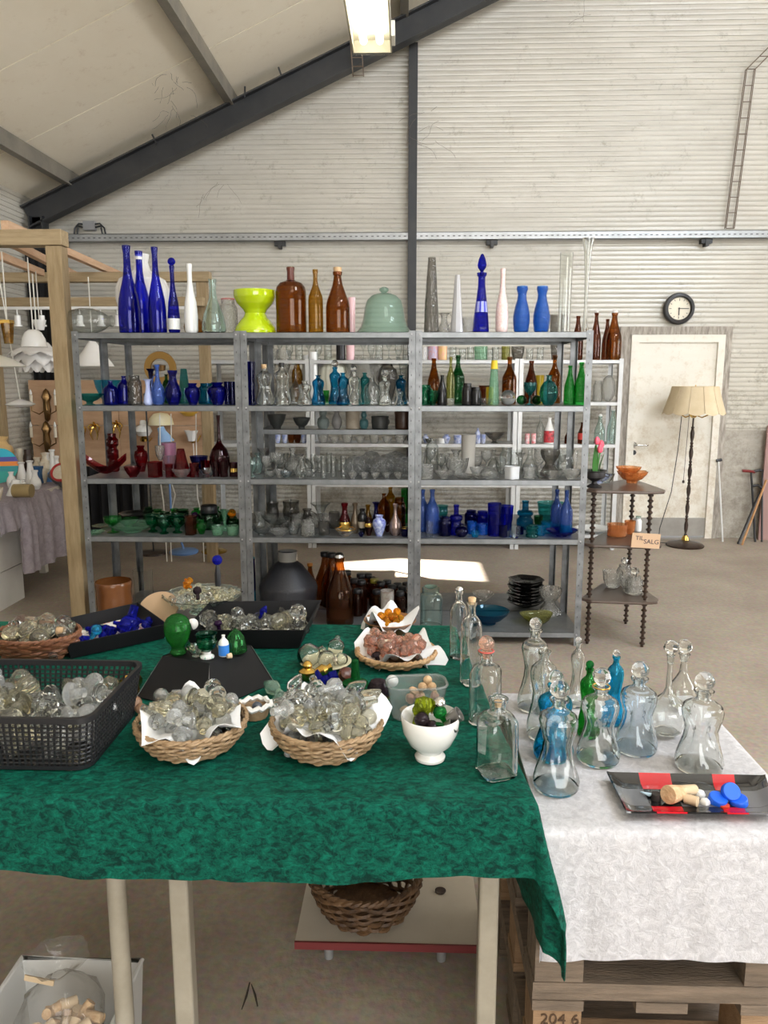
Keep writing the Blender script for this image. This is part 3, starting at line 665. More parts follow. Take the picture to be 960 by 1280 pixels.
# ------------------------------------------------------------------ glassware library (profiles: radius and height as fractions)
PR = {
 'ballv': [(0,0),(.3,.02),(.68,.12),(.92,.30),(1,.5),(.92,.70),(.68,.88),(.3,.98),(.1,1)],
 'hock': [(0,0),(.93,0),(1,.02),(1,.28),(.9,.40),(.68,.52),(.44,.64),(.33,.76),(.30,.965),(.38,.975),(.38,1)],
 'bottle': [(0,0),(.93,0),(1,.03),(1,.60),(.93,.68),(.70,.76),(.40,.83),(.30,.88),(.28,.95),(.36,.96),(.36,1)],
 'wine': [(0,0),(.93,0),(1,.02),(1,.50),(.94,.58),(.62,.68),(.36,.76),(.30,.82),(.30,.95),(.37,.96),(.37,1)],
 'beer': [(0,0),(.93,0),(1,.03),(1,.42),(.92,.52),(.66,.66),(.44,.78),(.34,.88),(.30,.94),(.40,.95),(.40,1)],
 'jug': [(0,0),(.95,0),(1,.02),(1,.62),(.93,.70),(.72,.76),(.35,.79),(.24,.81),(.22,.97),(.27,.98),(.25,1)],
 'slim': [(0,0),(.8,0),(.95,.04),(1,.25),(.85,.45),(.5,.62),(.36,.75),(.34,.95),(.42,.97),(.42,1)],
 'teardrop': [(0,0),(.85,0),(1,.06),(.98,.18),(.80,.36),(.52,.52),(.33,.66),(.26,.80),(.30,.97),(.34,1)],
 'hourglass': [(0,0),(.98,0),(1,.06),(.93,.16),(.72,.30),(.52,.40),(.48,.47),(.56,.55),(.85,.70),(.98,.84),(1,.95),(.98,1)],
 'bell': [(0,0),(1,0),(.99,.02),(.92,.06),(.80,.16),(.72,.32),(.67,.55),(.58,.72),(.42,.82),(.24,.86),(.10,.87),(.09,.89),(.16,.92),(.16,.97),(.08,1),(0,1)],
 'cyl': [(0,0),(.92,0),(.95,.03),(.95,.5),(1,1)],
 'tumbler': [(0,0),(.78,0),(.82,.03),(.92,.5),(1,1)],
 'jar': [(0,0),(.92,0),(1,.05),(1,.72),(.92,.80),(.72,.86),(.72,1)],
 'urn': [(0,0),(.46,0),(.50,.04),(.78,.30),(.98,.52),(1,.64),(.86,.78),(.52,.84),(.46,.90),(.62,.98),(.62,1)],
 'bowl': [(0,0),(.40,0),(.42,.10),(.66,.35),(.88,.68),(1,1)],
 'flatbowl': [(0,0),(.34,0),(.36,.2),(.62,.35),(.9,.75),(1,1)],
 'footbowl': [(0,0),(.34,0),(.36,.04),(.20,.14),(.24,.28),(.55,.45),(.90,.80),(1,1)],
 'plate': [(0,0),(.5,0),(.55,.15),(.8,.5),(1,1)],
 'goblet': [(0,0),(.70,0),(.72,.04),(.16,.10),(.13,.42),(.40,.50),(.82,.64),(1,.84),(.96,1)],
 'trumpet': [(0,0),(.60,0),(.62,.04),(.34,.10),(.26,.30),(.36,.60),(.60,.85),(1,1)],
 'gourd': [(0,0),(.62,0),(.90,.14),(1,.30),(.86,.48),(.46,.58),(.42,.62),(.62,.72),(.60,.84),(.40,.92),(.50,1)],
 'vase': [(0,0),(.60,0),(.66,.04),(.95,.30),(1,.48),(.80,.66),(.48,.78),(.42,.88),(.62,1)],
 'balus': [(0,0),(.55,0),(.60,.03),(.95,.22),(1,.34),(.85,.50),(.52,.66),(.42,.80),(.46,.90),(.60,.94),(.58,1)],
 'bulb': [(0,0),(.6,0),(.88,.08),(1,.24),(.90,.40),(.55,.54),(.30,.66),(.24,.85),(.40,1)],
 'cone': [(0,0),(.98,0),(1,.02),(.80,.30),(.58,.62),(.38,.98),(.36,1)],
 'tallcone': [(0,0),(.94,0),(1,.03),(.92,.3),(.70,.7),(.52,.97),(.50,1)],
 'onion': [(0,0),(.5,0),(.82,.06),(1,.20),(.98,.30),(.75,.42),(.30,.52),(.16,.60),(.14,.97),(.20,1)],
 'tower': [(0,0),(.9,0),(1,.02),(.86,.28),(.62,.56),(.44,.78),(.42,.93),(.60,.96),(.60,1)],
 'rings': [(0,0),(.8,0),(.95,.03),(1,.12),(.95,.24),(.72,.28),(.72,.32),(.95,.36),(.95,.56),(.72,.60),(.72,.64),(1,.70),(1,.84),(.68,.90),(.68,1)],
 'stack3': [(0,0),(.72,0),(.80,.03),(1,.18),(.98,.34),(.72,.42),(.72,.46),(.98,.52),(.98,.60),(.80,.66),(.38,.68),(.36,.97),(.44,1)],
 'carafe': [(0,0),(.70,0),(.86,.04),(1,.26),(.98,.38),(.80,.56),(.58,.70),(.50,.82),(.62,.91),(.68,.94),(.62,1)],
 'amphora': [(0,0),(.50,0),(.60,.05),(.86,.24),(1,.45),(.99,.58),(.85,.69),(.50,.76),(.26,.82),(.24,.90),(.30,1)],
 'kluk': [(0,0),(.90,0),(.99,.04),(1,.10),(.95,.18),(.82,.30),(.70,.42),(.68,.50),(.76,.60),(.85,.68),(.86,.75),(.78,.81),(.55,.855),(.34,.88),(.29,.91),(.29,.96),(.42,.975),(.42,1)],
 'sqbottle': [(0,0),(.92,0),(1,.03),(1,.66),(.97,.71),(.82,.78),(.45,.83),(.36,.86),(.36,.94),(.50,.955),(.50,1)],
 'pot': [(0,0),(.86,0),(.90,.03),(.97,.5),(.94,.86),(1,.90),(1,.96),(.96,1)],
 'demi': [(0,0),(.96,0),(1,.04),(1,.42),(1.04,.47),(1.0,.52),(.80,.64),(.52,.80),(.34,.86),(.30,.88),(.30,.97),(.34,.98),(.34,1)],
 'creamer': [(0,0),(.55,0),(.60,.05),(.85,.30),(.90,.50),(.78,.75),(.88,1)],
 'tulip': [(0,0),(.62,0),(.64,.06),(.30,.14),(.34,.26),(.78,.42),(.95,.66),(.86,.86),(1,1)],
 'dome': [(0,0),(1,0),(1,.08),(.94,.30),(.78,.60),(.5,.82),(.2,.93),(.14,1)],
 'cup': [(0,0),(.6,0),(.66,.05),(.90,.45),(1,1)],
 'flask': [(0,0),(.45,0),(.62,.06),(.92,.24),(1,.42),(.90,.60),(.58,.76),(.30,.82),(.26,.96),(.36,.97),(.36,1)],
 'bud': [(0,0),(.8,0),(1,.08),(.92,.30),(.55,.55),(.42,.75),(.55,.92),(.95,1)],
}
def pinch4(a, z): return 1
def mods(kind, h):
    if kind == 'kluk':
        return lambda a, z: 1 - .46*math.exp(-((z/h-.46)/.20)**2)*(.5+.5*math.cos(4*a))**1.3
    return None
MODS = {
 'ribs': lambda n, d: (lambda a, z: 1+d*math.cos(n*a)),
 'square': lambda n, d, h=1: (lambda a, z: 1+(min(1.24, 1/max(abs(math.cos(a)), abs(math.sin(a))))*.84-1)*max(0, min(1, (.84-z/h)/.12 if d else 1))),
 'oct': lambda n, d: (lambda a, z: .93/math.cos(((a+math.pi/8) % (math.pi/4))-math.pi/8)),
 'twist': lambda n, d: (lambda a, z: 1+d*math.cos(n*a+z*20)),
 'wave': lambda n, d: (lambda a, z: 1+d*math.cos(n*a)),
 'hexa': lambda n, d: (lambda a, z: .93/math.cos(((a+math.pi/6) % (math.pi/3))-math.pi/6)),
}
MESHES = {}
def subdiv(pf, it=1):
    """round the profile a little: corner cutting, ends kept"""
    for _ in range(it):
        out = [pf[0]]
        for (r0, z0), (r1, z1) in zip(pf, pf[1:]):
            if math.hypot(r1-r0, z1-z0) < .09: out += [(r1, z1)] if (r1, z1) != out[-1] else []; continue
            if out[-1] != (r0, z0): out.append((r0, z0))
            out += [(r0*.75+r1*.25, z0*.75+z1*.25), (r0*.25+r1*.75, z0*.25+z1*.75)]
        if out[-1] != pf[-1]: out.append(pf[-1])
        pf = out
    return pf
def glass_mesh(kind, w, h, mod=None, n=20, wall=.0024, floor_=.006, solid_=False):
    if kind == 'kluk': w *= 1.10
    if mod and mod[0] == 'square': w *= 1.14
    key = (kind, round(w, 3), round(h, 3), mod, n, solid_)
    if key in MESHES: return MESHES[key]
    pf = PR[kind]; R = w/2
    sm = [pf[0], pf[1]] + [p for p in subdiv(pf[1:], 1)][1:]
    outer = [(r*R, z*h) for r, z in sm]
    prof = list(outer)
    if not solid_ and kind != 'bell':
        fl = min(floor_, h*.12); inner = [(max(r-wall, R*.06), z) for r, z in reversed(outer) if z > fl and r > wall]
        if inner: prof += inner + [(inner[-1][0], fl), (0, fl)]
    mf = mods(kind, h)
    if mod:
        m2 = MODS[mod[0]](*((mod[1:]+(0, 0))[:2]+((h,) if mod[0] == 'square' else ()))); mf0 = mf; mf = (lambda a, z: m2(a, z)*(mf0(a, z) if mf0 else 1))
    if mod and mod[0] in ('ribs', 'twist', 'wave'): n = max(n, min(72, mod[1]*4))
    if kind == 'kluk': n = 32
    me = MB().lathe(prof, n, mf).mesh(kind, None, angle=.9); MESHES[key] = me; return me
def part_mesh(o_name, me, mat, parent, loc, rot=(0, 0, 0), label=None):
    o = put(o_name, me, parent, loc, rot=rot, label=label); setmat(o, mat); return o
def setmat(o, mat):
    if not o.data.materials: o.data.materials.append(mat)
    o.material_slots[0].link = 'OBJECT'; o.material_slots[0].material = mat
def stopper_mesh(style, r):
    key = ('st', style, round(r, 4))
    if key in MESHES: return MESHES[key]
    q = MB()
    if style == 'ball': q.lathe([(0, -1.0*r), (.42*r, -1.0*r), (.46*r, -.2*r), (.50*r, 0), (.46*r, .1*r), (.72*r, .32*r), (.95*r, .65*r), (r, 1.0*r), (.92*r, 1.4*r), (.6*r, 1.8*r), (.3*r, 1.95*r), (0, 2*r)], 16)
    elif style == 'facet': q.lathe([(0, -1.0*r), (.42*r, -1.0*r), (.46*r, 0), (.4*r, .2*r), (.9*r, .75*r), (r, 1.1*r), (.8*r, 1.7*r), (.35*r, 2*r), (0, 2*r)], 8)
    elif style == 'spire': q.lathe([(0, -.6*r), (.4*r, -.6*r), (.45*r, 0), (.35*r, .3*r), (.9*r, 1.1*r), (r, 1.7*r), (.75*r, 2.9*r), (.3*r, 3.9*r), (0, 4.1*r)], 8)
    elif style == 'disc': q.lathe([(0, -1.1*r), (.42*r, -1.1*r), (.46*r, -.1*r), (.95*r, 0), (r, .15*r), (.7*r, .42*r), (0, .5*r)], 16)
    elif style == 'mush': q.lathe([(0, -1.3*r), (.40*r, -1.3*r), (.48*r, -.1*r), (.5*r, .1*r), (.95*r, .35*r), (r, .7*r), (.75*r, 1.1*r), (0, 1.3*r)], 14)
    elif style == 'tear': q.lathe([(0, -1.1*r), (.4*r, -1.1*r), (.45*r, 0), (.8*r, .4*r), (r, 1.0*r), (.7*r, 1.8*r), (.25*r, 2.6*r), (0, 2.8*r)], 14)
    elif style == 'ribbed': q.lathe([(0, -1.0*r), (.42*r, -1.0*r), (.46*r, 0), (.8*r, .3*r), (r, .9*r), (.85*r, 1.5*r), (0, 1.8*r)], 36, lambda a, z: 1+.09*math.cos(9*a))
    elif style == 'cork': q.lathe([(0, -.6*r), (.8*r, -.6*r), (1.0*r, .9*r), (.9*r, 1.0*r), (0, 1.0*r)], 12)
    elif style == 'cap': q.lathe([(0, -.5*r), (1.05*r, -.5*r), (1.12*r, -.4*r), (1.12*r, .5*r), (1.0*r, .62*r), (0, .62*r)], 16)
    elif style == 'wire': q.lathe([(0, -.3*r), (.8*r, -.3*r), (.9*r, .5*r), (.5*r, .9*r), (0, 1.0*r)], 12)
    me = q.mesh('stopper', None, angle=.5 if style in ('facet', 'spire') else .9); MESHES[key] = me; return me
def neck_r(kind, w): return PR[kind][-1][0]*w/2

GROUPN = {}
def vessel(kind, P, w, h, mat, name, label, cat, group=None, mod=None, rz=None, stop=None, handle=None, lid=None, n=20, rot=None, band=None, fill=None, rim=None):
    me = glass_mesh(kind, w, h, mod, n)
    o = put(name, me, loc=P, label=label, cat=cat, group=group, rot=rot or (0, 0, rz if rz is not None else random.uniform(0, 3))); setmat(o, mat if not isinstance(mat, str) else G[mat])
    if stop:
        st, sm, k = (stop+(1.0,))[:3]; nr = neck_r(kind, w)
        r = nr*k*(1.0 if st in ('cork', 'cap', 'wire') else 1.5)
        part_mesh({'cork': 'cork', 'cap': 'cap', 'wire': 'swing_cap'}.get(st, 'stopper'), stopper_mesh(st, r), sm, o, (0, 0, h))
    if handle:
        hz0, hz1, out = handle[:3]; a0 = handle[3] if len(handle) > 3 else 0
        rr = lambda f: next(r for r, z in PR[kind] if z >= f and r > 0)*w/2
        pts = []
        for i in range(9):
            f = i/8; z = h*(hz1+(hz0-hz1)*f); s_ = math.sin(math.pi*f)
            x = (rr(hz1)*(1-f)+rr(hz0)*f)*.95 + out*w*s_; pts.append((x*math.cos(a0), x*math.sin(a0), z+math.sin(math.pi*min(1, f*2))*h*.05))
        ho = MB().tube(pts, w*.045, 6).obj('handle', None, o); setmat(ho, o.material_slots[0].material)
    if lid:
        lk, lw, lh, lm = lid; lo = put('lid', glass_mesh(lk, lw, lh, solid_=True), o, (0, 0, h-.002)); setmat(lo, lm)
    if band:      # (z0,z1,matkey,partname) printed or coloured sleeve, a hair proud of the body
        z0, z1, bm, pn = band
        pf = [(r*w/2+.0006, z*h) for r, z in subdiv(PR[kind][1:], 2) if z0 <= z <= z1]
        rb = lambda f: float(next((a[0]+(b_[0]-a[0])*((f-a[1])/max(1e-6, b_[1]-a[1])) for a, b_ in zip(PR[kind][1:], PR[kind][2:]) if a[1] <= f <= b_[1]), .5))*w/2+.0006
        pf = [(rb(z0), z0*h)]+[p_ for p_ in pf if z0*h < p_[1] < z1*h]+[(rb(z1), z1*h)]
        pf = pf + [(r-.0004, z) for r, z in reversed(pf)]+[pf[0]]
        mf = mods(kind, h); bo = MB().lathe(pf, 24, mf).obj(pn, bm, o)
    if rim:
        R = PR[kind][-1][0]*w/2; MB().tube([(R*math.cos(a*math.pi/8), R*math.sin(a*math.pi/8), h) for a in range(16)], max(.0015, w*.02), 6, closed=True).obj('rim', rim, o)
    if fill:
        fz, fm = fill; pf = [(r*w/2-.0034, max(.008, z*h)) for r, z in PR[kind][1:] if z <= fz and r*w/2 > .005]
        if len(pf) > 1: MB().lathe([(0, pf[0][1])]+pf+[(0, pf[-1][1])], 18).obj('contents', fm, o)
    return o
def shelf_row(z, y0, yd, items, place, group=None):
    """items: (kind, u, w_px, top_row, back 0..1, mat, name, cat, label, options) measured in the photo; each stands on the shelf at its own depth"""
    for it in items:
        kind, u, wp, vt, b_, mat, name, cat, label = it[:9]; op = dict(it[9]) if len(it) > 9 else {}
        Y = y0 + .03 + b_*yd; x = XU(u, Y, z+.03); dp = depth((x, Y, z)); w = wp*dp/F
        h = max(.008, PY(u, vt, Y).z - z)
        if op.get('stop') and op['stop'][0] in ('ball', 'facet', 'spire', 'mush', 'tear'):
            k_ = (op['stop']+(1.0,))[2]; h -= neck_r(kind, w)*1.5*k_*(4.1 if op['stop'][0] == 'spire' else 2.0)
        Y2 = max(Y, y0 + w/2 + .004)
        if Y2 > Y: x = XU(u, Y2, z+.03)
        lab = label if not place else label + ' ' + place
        vessel(kind, (x, Y2, z+.0005), w, h, mat, name, lab, cat, group=op.pop('group', group), **op)

sc, cb = SOL['clear'], SOL['cobalt']
R1, R2, R3, R4, R5 = LV[4], LV[3], LV[2], LV[1], LV[0]
D = .78
random.seed(11)
# ---- very top of the grey bays
shelf_row(R1, YS, D, [
 ('hock',163,27,307,.10,'cobalt','tall_bottle','bottle','very tall cobalt wine bottle standing first in the row'),
 ('hock',178,25,314,.22,'cobalt','tall_bottle','bottle','very tall cobalt bottle with white neck sticker',{'band':(.90,.955,M_white,'sticker')}),
 ('hock',197.5,22,309,.08,'cobalt','tall_bottle','bottle','very tall cobalt bottle standing third, beside the stoppered one'),
 ('slim',218,15,322,.10,'cobalt','decanter','bottle','thin cobalt bottle with ball stopper and white painted foot',{'stop':('ball',cb,1.0),'band':(.06,.22,M_white,'painted_band')}),
 ('slim',239.5,17,330,.08,M_white,'opaline_vase','vase','slender white opaline bottle vase'),
 ('teardrop',267.5,30,349,.08,'paleaqua','aqua_bottle','bottle','pale aqua teardrop bottle with wavy glass'),
 ('amphora',181,64,318,.42,plain('frosted_ribbed_glass', (.80,.79,.76), .25),'large_jar','vase','large frosted white ribbed vase behind the cobalt bottles',{'mod':('ribs',16,.03)}),
 ('flask',243,26,392,.5,'honey','amber_flask','bottle','small amber tinted flask behind the white opaline vase'),
 ('jar',286,23,374,.30,'cut','cut_jar','jar','clear cut jar with red rim beside the lime vase',{'rim':plain('red_rim',(.6,.03,.04),.4)}),
 ('hourglass',319.5,53,362,.06,M_lime,'lime_vase','vase','lime green hourglass vase'),
 ('jug',364.5,38,334,.08,'amber','large_amber_bottle','bottle','broad dark amber bottle with long brown neck',{'band':(.80,.99,plain('brown_neck',(.10,.02,.01),.3),'neck_sleeve')}),
 ('wine',395,18.5,337,.06,'honey','amber_bottle','bottle','slim olive amber bottle between the two broad ones'),
 ('beer',422.5,30,340,.08,'amber','amber_bottle','bottle','amber bottle closed by a cork',{'stop':('cork',M_cork,.9)}),
 ('cyl',440,9,372,.3,plain('pink_glass',(.85,.55,.58),.2),'pink_vase','vase','narrow pink glass cylinder behind the amber bottle with cork'),
 ('bell',480,74,357,.08,'palegreen','garden_bell','bell','large pale green glass bell cloche with knob'),
 ('tallcone',539,18,322,.06,'smoke','smoky_vase','vase','tall smoky grey twisted ribbed vase',{'mod':('twist',9,.06)}),
 ('cone',571,17,344,.06,plain('silver_white_glaze', (.62, .63, .66), .18, metal=.35),'cone_vase','vase','silver and white striped cone vase',{'mod':('hexa',)}),
 ('tower',601,20,317,.06,'cobalt','cut_decanter','decanter','cobalt overlay cut decanter with pointed stopper',{'stop':('spire',cb,.62),'mod':('ribs',8,.05),'band':(.34,.52,plain('cut_overlay',(.35,.38,.75),.25),'cut_band')}),
 ('slim',627,16,336,.06,M_pink,'pink_vase','vase','slender pink speckled bottle vase'),
 ('carafe',651.5,21,358,.08,'blue','blue_bottle_vase','vase','bright blue textured carafe, nearer the pink speckled vase'),
 ('carafe',676.5,21,358,.08,'blue','blue_bottle_vase','vase','bright blue textured carafe, nearer the clear cylinder vase'),
 ('cyl',705,16,316,.10,'crisp','cylinder_vase','vase','tall narrow clear cylinder vase'),
 ('trumpet',731,15,298,.06,'crisp','stem_vase','vase','very tall thin clear stem vase at the open end'),
 ('bud',555,16,392,.35,'cut','glass_swan','figurine','small clear glass jug with curled spout',{'handle':(.4,.95,.3,0)}),
 ('cyl',588,24,398,.35,'cut','glass_basket','basket','small clear glass basket with arched handle'),
], 'on top of the grey shelving')
x = XU(118, 4.62, R1); fv = MB(); fv.lathe([(0, -.145), (.03, -.14), (.062, -.10), (.075, -.03), (.072, .04), (.05, .10), (.03, .13), (.034, .15), (.030, .152), (.027, .13), (.047, .10), (.069, .04), (.072, -.03), (.059, -.10), (0, -.137)], 24, M=Matrix.Rotation(math.pi/2, 4, 'Y'))
fv.obj('lying_demijohn', G['smoke'] if False else G['clear'], loc=(x, 4.52, R1+.078), label='round clear glass flask lying on its side on top of the grey shelving', cat='bottle')

# ---- blue glass
shelf_row(R2, YS, D, [
 ('footbowl',112,36,492,.05,'teal','footed_bowl','bowl','shallow teal green footed bowl by the outer post'),
 ('bowl',136,34,475,.55,'azure','glass_bowl','bowl','deep azure bowl behind the square cobalt bottle'),
 ('bottle',139,18,476,.05,'cobalt','cobalt_bottle','bottle','short cobalt bottle next to the teal footed bowl'),
 ('bottle',156,17,470,.12,'cobalt','cobalt_bottle','bottle','taller cobalt bottle beside the clear and smoky vase'),
 ('jar',169,19,469,.05,'smoke','clear_vase','vase','smoky clear faceted vase',{'mod':('oct',)}),
 ('bud',185.5,12,474,.05,plain('pale_blue_glass',(.45,.52,.80),.15),'pale_vase','vase','pale periwinkle slim vase'),
 ('bud',190,12,461,.3,'navy','navy_vase','vase','dark navy vase behind the pale periwinkle one'),
 ('bulb',198,17,456,.05,'sky','blue_jug','jug','long necked blue jug with pulled spout',{'handle':(.3,.75,.25,2.6)}),
 ('flask',209,13,468,.5,'darkgreen','green_bottle','bottle','small dark green flask behind the long necked blue jug'),
 ('balus',217,21,463,.06,'cobalt','cobalt_vase','vase','flared cobalt bottle vase next to the long necked jug'),
 ('tallcone',231,15,461,.4,'teal','teal_vase','vase','tall teal vase behind the cobalt urn'),
 ('urn',241,20,479,.06,'cobalt','cobalt_urn','vase','squat cobalt urn with flared lip'),
 ('jar',260,24,479,.30,'aqua','handled_jar','jar','round petrol blue jar with small loop handle',{'handle':(.5,.9,.12,1.2)}),
 ('urn',272,25,478,.08,'cobalt','cobalt_jar','jar','round cobalt jar standing before the petrol blue jar'),
 ('cyl',285,9,477,.2,'navy','navy_glass','drinking glass','navy tumbler by the inner post',{'group':'navy tumblers in the blue glass row'}),
 ('cyl',291,8,477,.1,'navy','navy_glass','drinking glass','navy tumbler by the inner post',{'group':'navy tumblers in the blue glass row'}),
 ('cyl',295,8,478,.3,'navy','navy_glass','drinking glass','navy tumbler by the inner post',{'group':'navy tumblers in the blue glass row'}),
], 'on the blue glass shelf')
# ---- ruby glass
shelf_row(R3, YS, D, [
 ('rings',142,15,542,.40,'ruby','ringed_vase','vase','tall ruby vase of stacked rings'),
 ('bowl',166,22,583,.05,'ruby','small_bowl','bowl','small ruby bowl with folded rim',{'mod':('wave',5,.08)}),
 ('urn',177,17,557,.40,'ruby','ruby_urn','vase','ruby and black pear shaped vase'),
 ('cyl',194,16,577,.06,'ruby','square_glass','candle holder','thick square ruby candle glass',{'mod':('square',)}),
 ('goblet',201,12,557,.3,'cut','clear_goblet','goblet','clear goblet behind the square ruby candle glass'),
 ('cyl',212,18,553,.50,'lilac','lilac_cylinder','vase','tall lilac tinted cylinder vase',{'band':(.55,.98,plain('lilac_overlay',(.42,.18,.30),.3),'tinted_band')}),
 ('cyl',211.5,10,580,.05,'ruby','ruby_tumbler','drinking glass','small ruby tumbler before the lilac cylinder'),
 ('cone',227,25,561,.10,'ruby','ruby_drop','paperweight','clear cased ruby cone vase',{'mod':('wave',4,.04)}),
 ('bowl',227,24,586,.02,'cut','crystal_dish','bowl','low crystal dish before the ruby cone',{'mod':('wave',12,.06)}),
 ('cyl',243,12,579,.06,'ruby','ruby_tumbler','drinking glass','ruby tumbler with honey glow, right after the cone vase'),
 ('bowl',249,23,570,.45,'navy','dark_dish','bowl','dark slate dish behind the ruby tumbler'),
 ('bowl',259,22,586,.05,'bluish','clear_bowl','bowl','round clear bowl with thick base'),
 ('cyl',257,12,576,.3,'ruby','ruby_tumbler','drinking glass','ruby beaker behind the round clear bowl'),
 ('onion',275,25,519,.30,'darkruby','ruby_carafe','carafe','dark ruby onion carafe with long neck'),
 ('cyl',270,9,577,.1,'darkruby','ruby_beaker','drinking glass','dark ruby beaker before the onion carafe',{'group':'dark ruby beakers'}),
 ('cyl',280,10,577,.08,'darkruby','ruby_beaker','drinking glass','dark ruby beaker before the onion carafe',{'group':'dark ruby beakers'}),
 ('cyl',292,11,578,.1,'darkruby','ruby_beaker','drinking glass','dark ruby beaker with gold sticker beside the inner post',{'band':(.35,.6,M_brass,'sticker')}),
], 'on the ruby glass shelf')
# boat shaped dish
def boat(P, L_, wd, h, mat, name, label):
    def fn(a, b_):
        s = (a-.5)*2; c = (b_-.5)*2; k = max(.0, 1-abs(s)**2.4); return (s*L_/2, c*wd/2*math.sqrt(max(k, .02)), h*(.10+.9*abs(s)**1.7*.8+.35*c*c))
    return MB().sheet(fn, 20, 8, .004).obj(name, mat, loc=P, label=label, cat='bowl')
boat((XU(132, 4.44, R3), 4.44, R3+.002), .25, .09, .11, G['ruby'], 'boat_dish', 'long ruby boat dish with pointed upswept ends on the ruby glass shelf')
# ---- green glass
gl_ = [
 ('plate',119,24,664,.05,'mint','leaf_plate','plate','small mint leaf plate at the outer end'),
 ('plate',129,28,659,.35,'mint','leaf_plate','plate','pale mint plate behind the small leaf plate'),
 ('goblet',141,22,646,.12,'green','green_goblet','goblet','bright green goblet with bubbled bowl'),
 ('bowl',160,26,648,.40,'green','green_bowl','bowl','bright green bowl behind the beaded basket',{'mod':('wave',8,.05)}),
 ('flatbowl',166,58,657,.04,'mint','beaded_basket','bowl','wide beaded pale green glass basket',{'mod':('wave',18,.05)}),
 ('plate',171,44,641,.80,'black','dark_plate','plate','dark stacked plates behind the beaded basket'),
]
for i, (u_, b_, w_) in enumerate(((191,.15,15),(200,.4,14),(205,.08,14),(214,.35,14),(222,.12,16),(228,.5,14))):
    gl_.append(('tulip',u_,w_*1.22,(643,640,645,641,643,637)[i],b_,'darkgreen' if i % 2 else 'emerald','tulip_glass','drinking glass','dark green scalloped tulip glass',{'mod':('wave',6,.05),'group':'green tulip glasses'}))
gl_ += [
 ('cyl',238.5,13,645,.05,'brown','brown_bottle','bottle','square dark brown bottle',{'mod':('square',)}),
 ('bottle',244,13,640,.3,'clear','stoppered_bottle','bottle','small clear bottle with purple tinted ball stopper',{'stop':('ball',SOL['purple'],1.2)}),
 ('jar',262,26,637,.3,'darkgreen','lidded_jar','jar','dark green cut jar under a black lid',{'stop':('cap',M_black_pl,1.0),'mod':('ribs',10,.04)}),
 ('urn',252,13,650,.08,'green','green_vase','vase','small emerald vase before the black lidded jar'),
 ('tumbler',272,16,657,.04,'mint','cut_tumbler','drinking glass','pale green cut tumbler nearer the black lidded jar',{'mod':('oct',)}),
 ('tumbler',291,17,657,.04,'mint','cut_tumbler','drinking glass','pale green cut tumbler nearer the steel post',{'mod':('oct',)}),
 ('trumpet',281,13,638,.2,'mint','stem_glass','vase','pale green trumpet stem vase between the cut tumblers'),
 ('jar',290,18,636,.4,'darkgreen','lidded_jar','jar','dark green jar with amber ball stopper',{'stop':('ball',SOL['amber'],.55)}),
]
for i, u_ in enumerate((186, 196, 207, 218, 230, 246, 257, 268, 279, 288)):
    gl_.append((('jar', 'tulip', 'urn')[i % 3], u_, 14, 634+(i*3) % 7, .62, ('darkgreen', 'green')[i % 2], 'back_green_glass', 'drinking glass', 'green glass in the back row', {'group': 'green glasses in the back row'}))
shelf_row(R4, YS, D, gl_, 'on the green glass shelf')

# ---- decanter shelf (middle bay)
kl = 'pinched waist'
shelf_row(R2, YS, D, [
 ('cyl',314,11,452,.06,'navy','navy_vase','vase','tall square navy glass vase by the steel post',{'mod':('square',)}),
 ('kluk',331,21,459,.05,'crisp','kluk_bottle','decanter','broad clear '+kl+' decanter, nearest the navy vase',{'stop':('cork',M_cork,.8)}),
 ('kluk',353,20,457,.05,'crisp','kluk_bottle','decanter','bluish clear '+kl+' decanter with dark stopper',{'stop':('cork',M_black_pl,.8)}),
 ('onion',370,18,455,.30,'clear','round_carafe','carafe','round clear carafe behind the clear decanters'),
 ('kluk',381,18,476,.05,'crisp','kluk_bottle','decanter','short open clear '+kl+' decanter next to the first aqua one'),
 ('kluk',398,16,469,.05,'aqua','kluk_bottle','decanter','small aqua '+kl+' decanter standing alone left of the green tumbler'),
 ('cyl',408,8,488,.6,'green','green_tumbler','drinking glass','small bright green tumbler between the aqua decanters'),
 ('kluk',419,16,450,.30,'aqua','kluk_bottle','decanter','tall aqua '+kl+' decanter with clear ball stopper, at the back',{'stop':('ball',sc,.9)}),
 ('kluk',429,16,466,.06,'aqua','kluk_bottle','decanter','aqua '+kl+' decanter standing before the tallest one'),
 ('kluk',443,17,457,.05,'crisp','kluk_bottle','decanter','clear '+kl+' decanter with ball stopper between aqua and teal ones',{'stop':('ball',sc,.75)}),
 ('kluk',456,14,466,.30,'teal','kluk_bottle','decanter','teal '+kl+' decanter half hidden by a round clear flask'),
 ('bottle',465,19,472,.05,'clear','round_flask','bottle','round clear flask before the teal decanter'),
 ('kluk',481,17,462,.05,'crisp','kluk_bottle','decanter','clear '+kl+' decanter with faceted stopper',{'stop':('facet',sc,.9)}),
 ('kluk',501,15,469,.25,'aqua','kluk_bottle','decanter','aqua '+kl+' decanter beside the far steel post'),
 ('kluk',499,12,486,.02,'crisp','kluk_bottle','decanter','tiny clear '+kl+' decanter before the last aqua one'),
], 'on the decanter shelf')
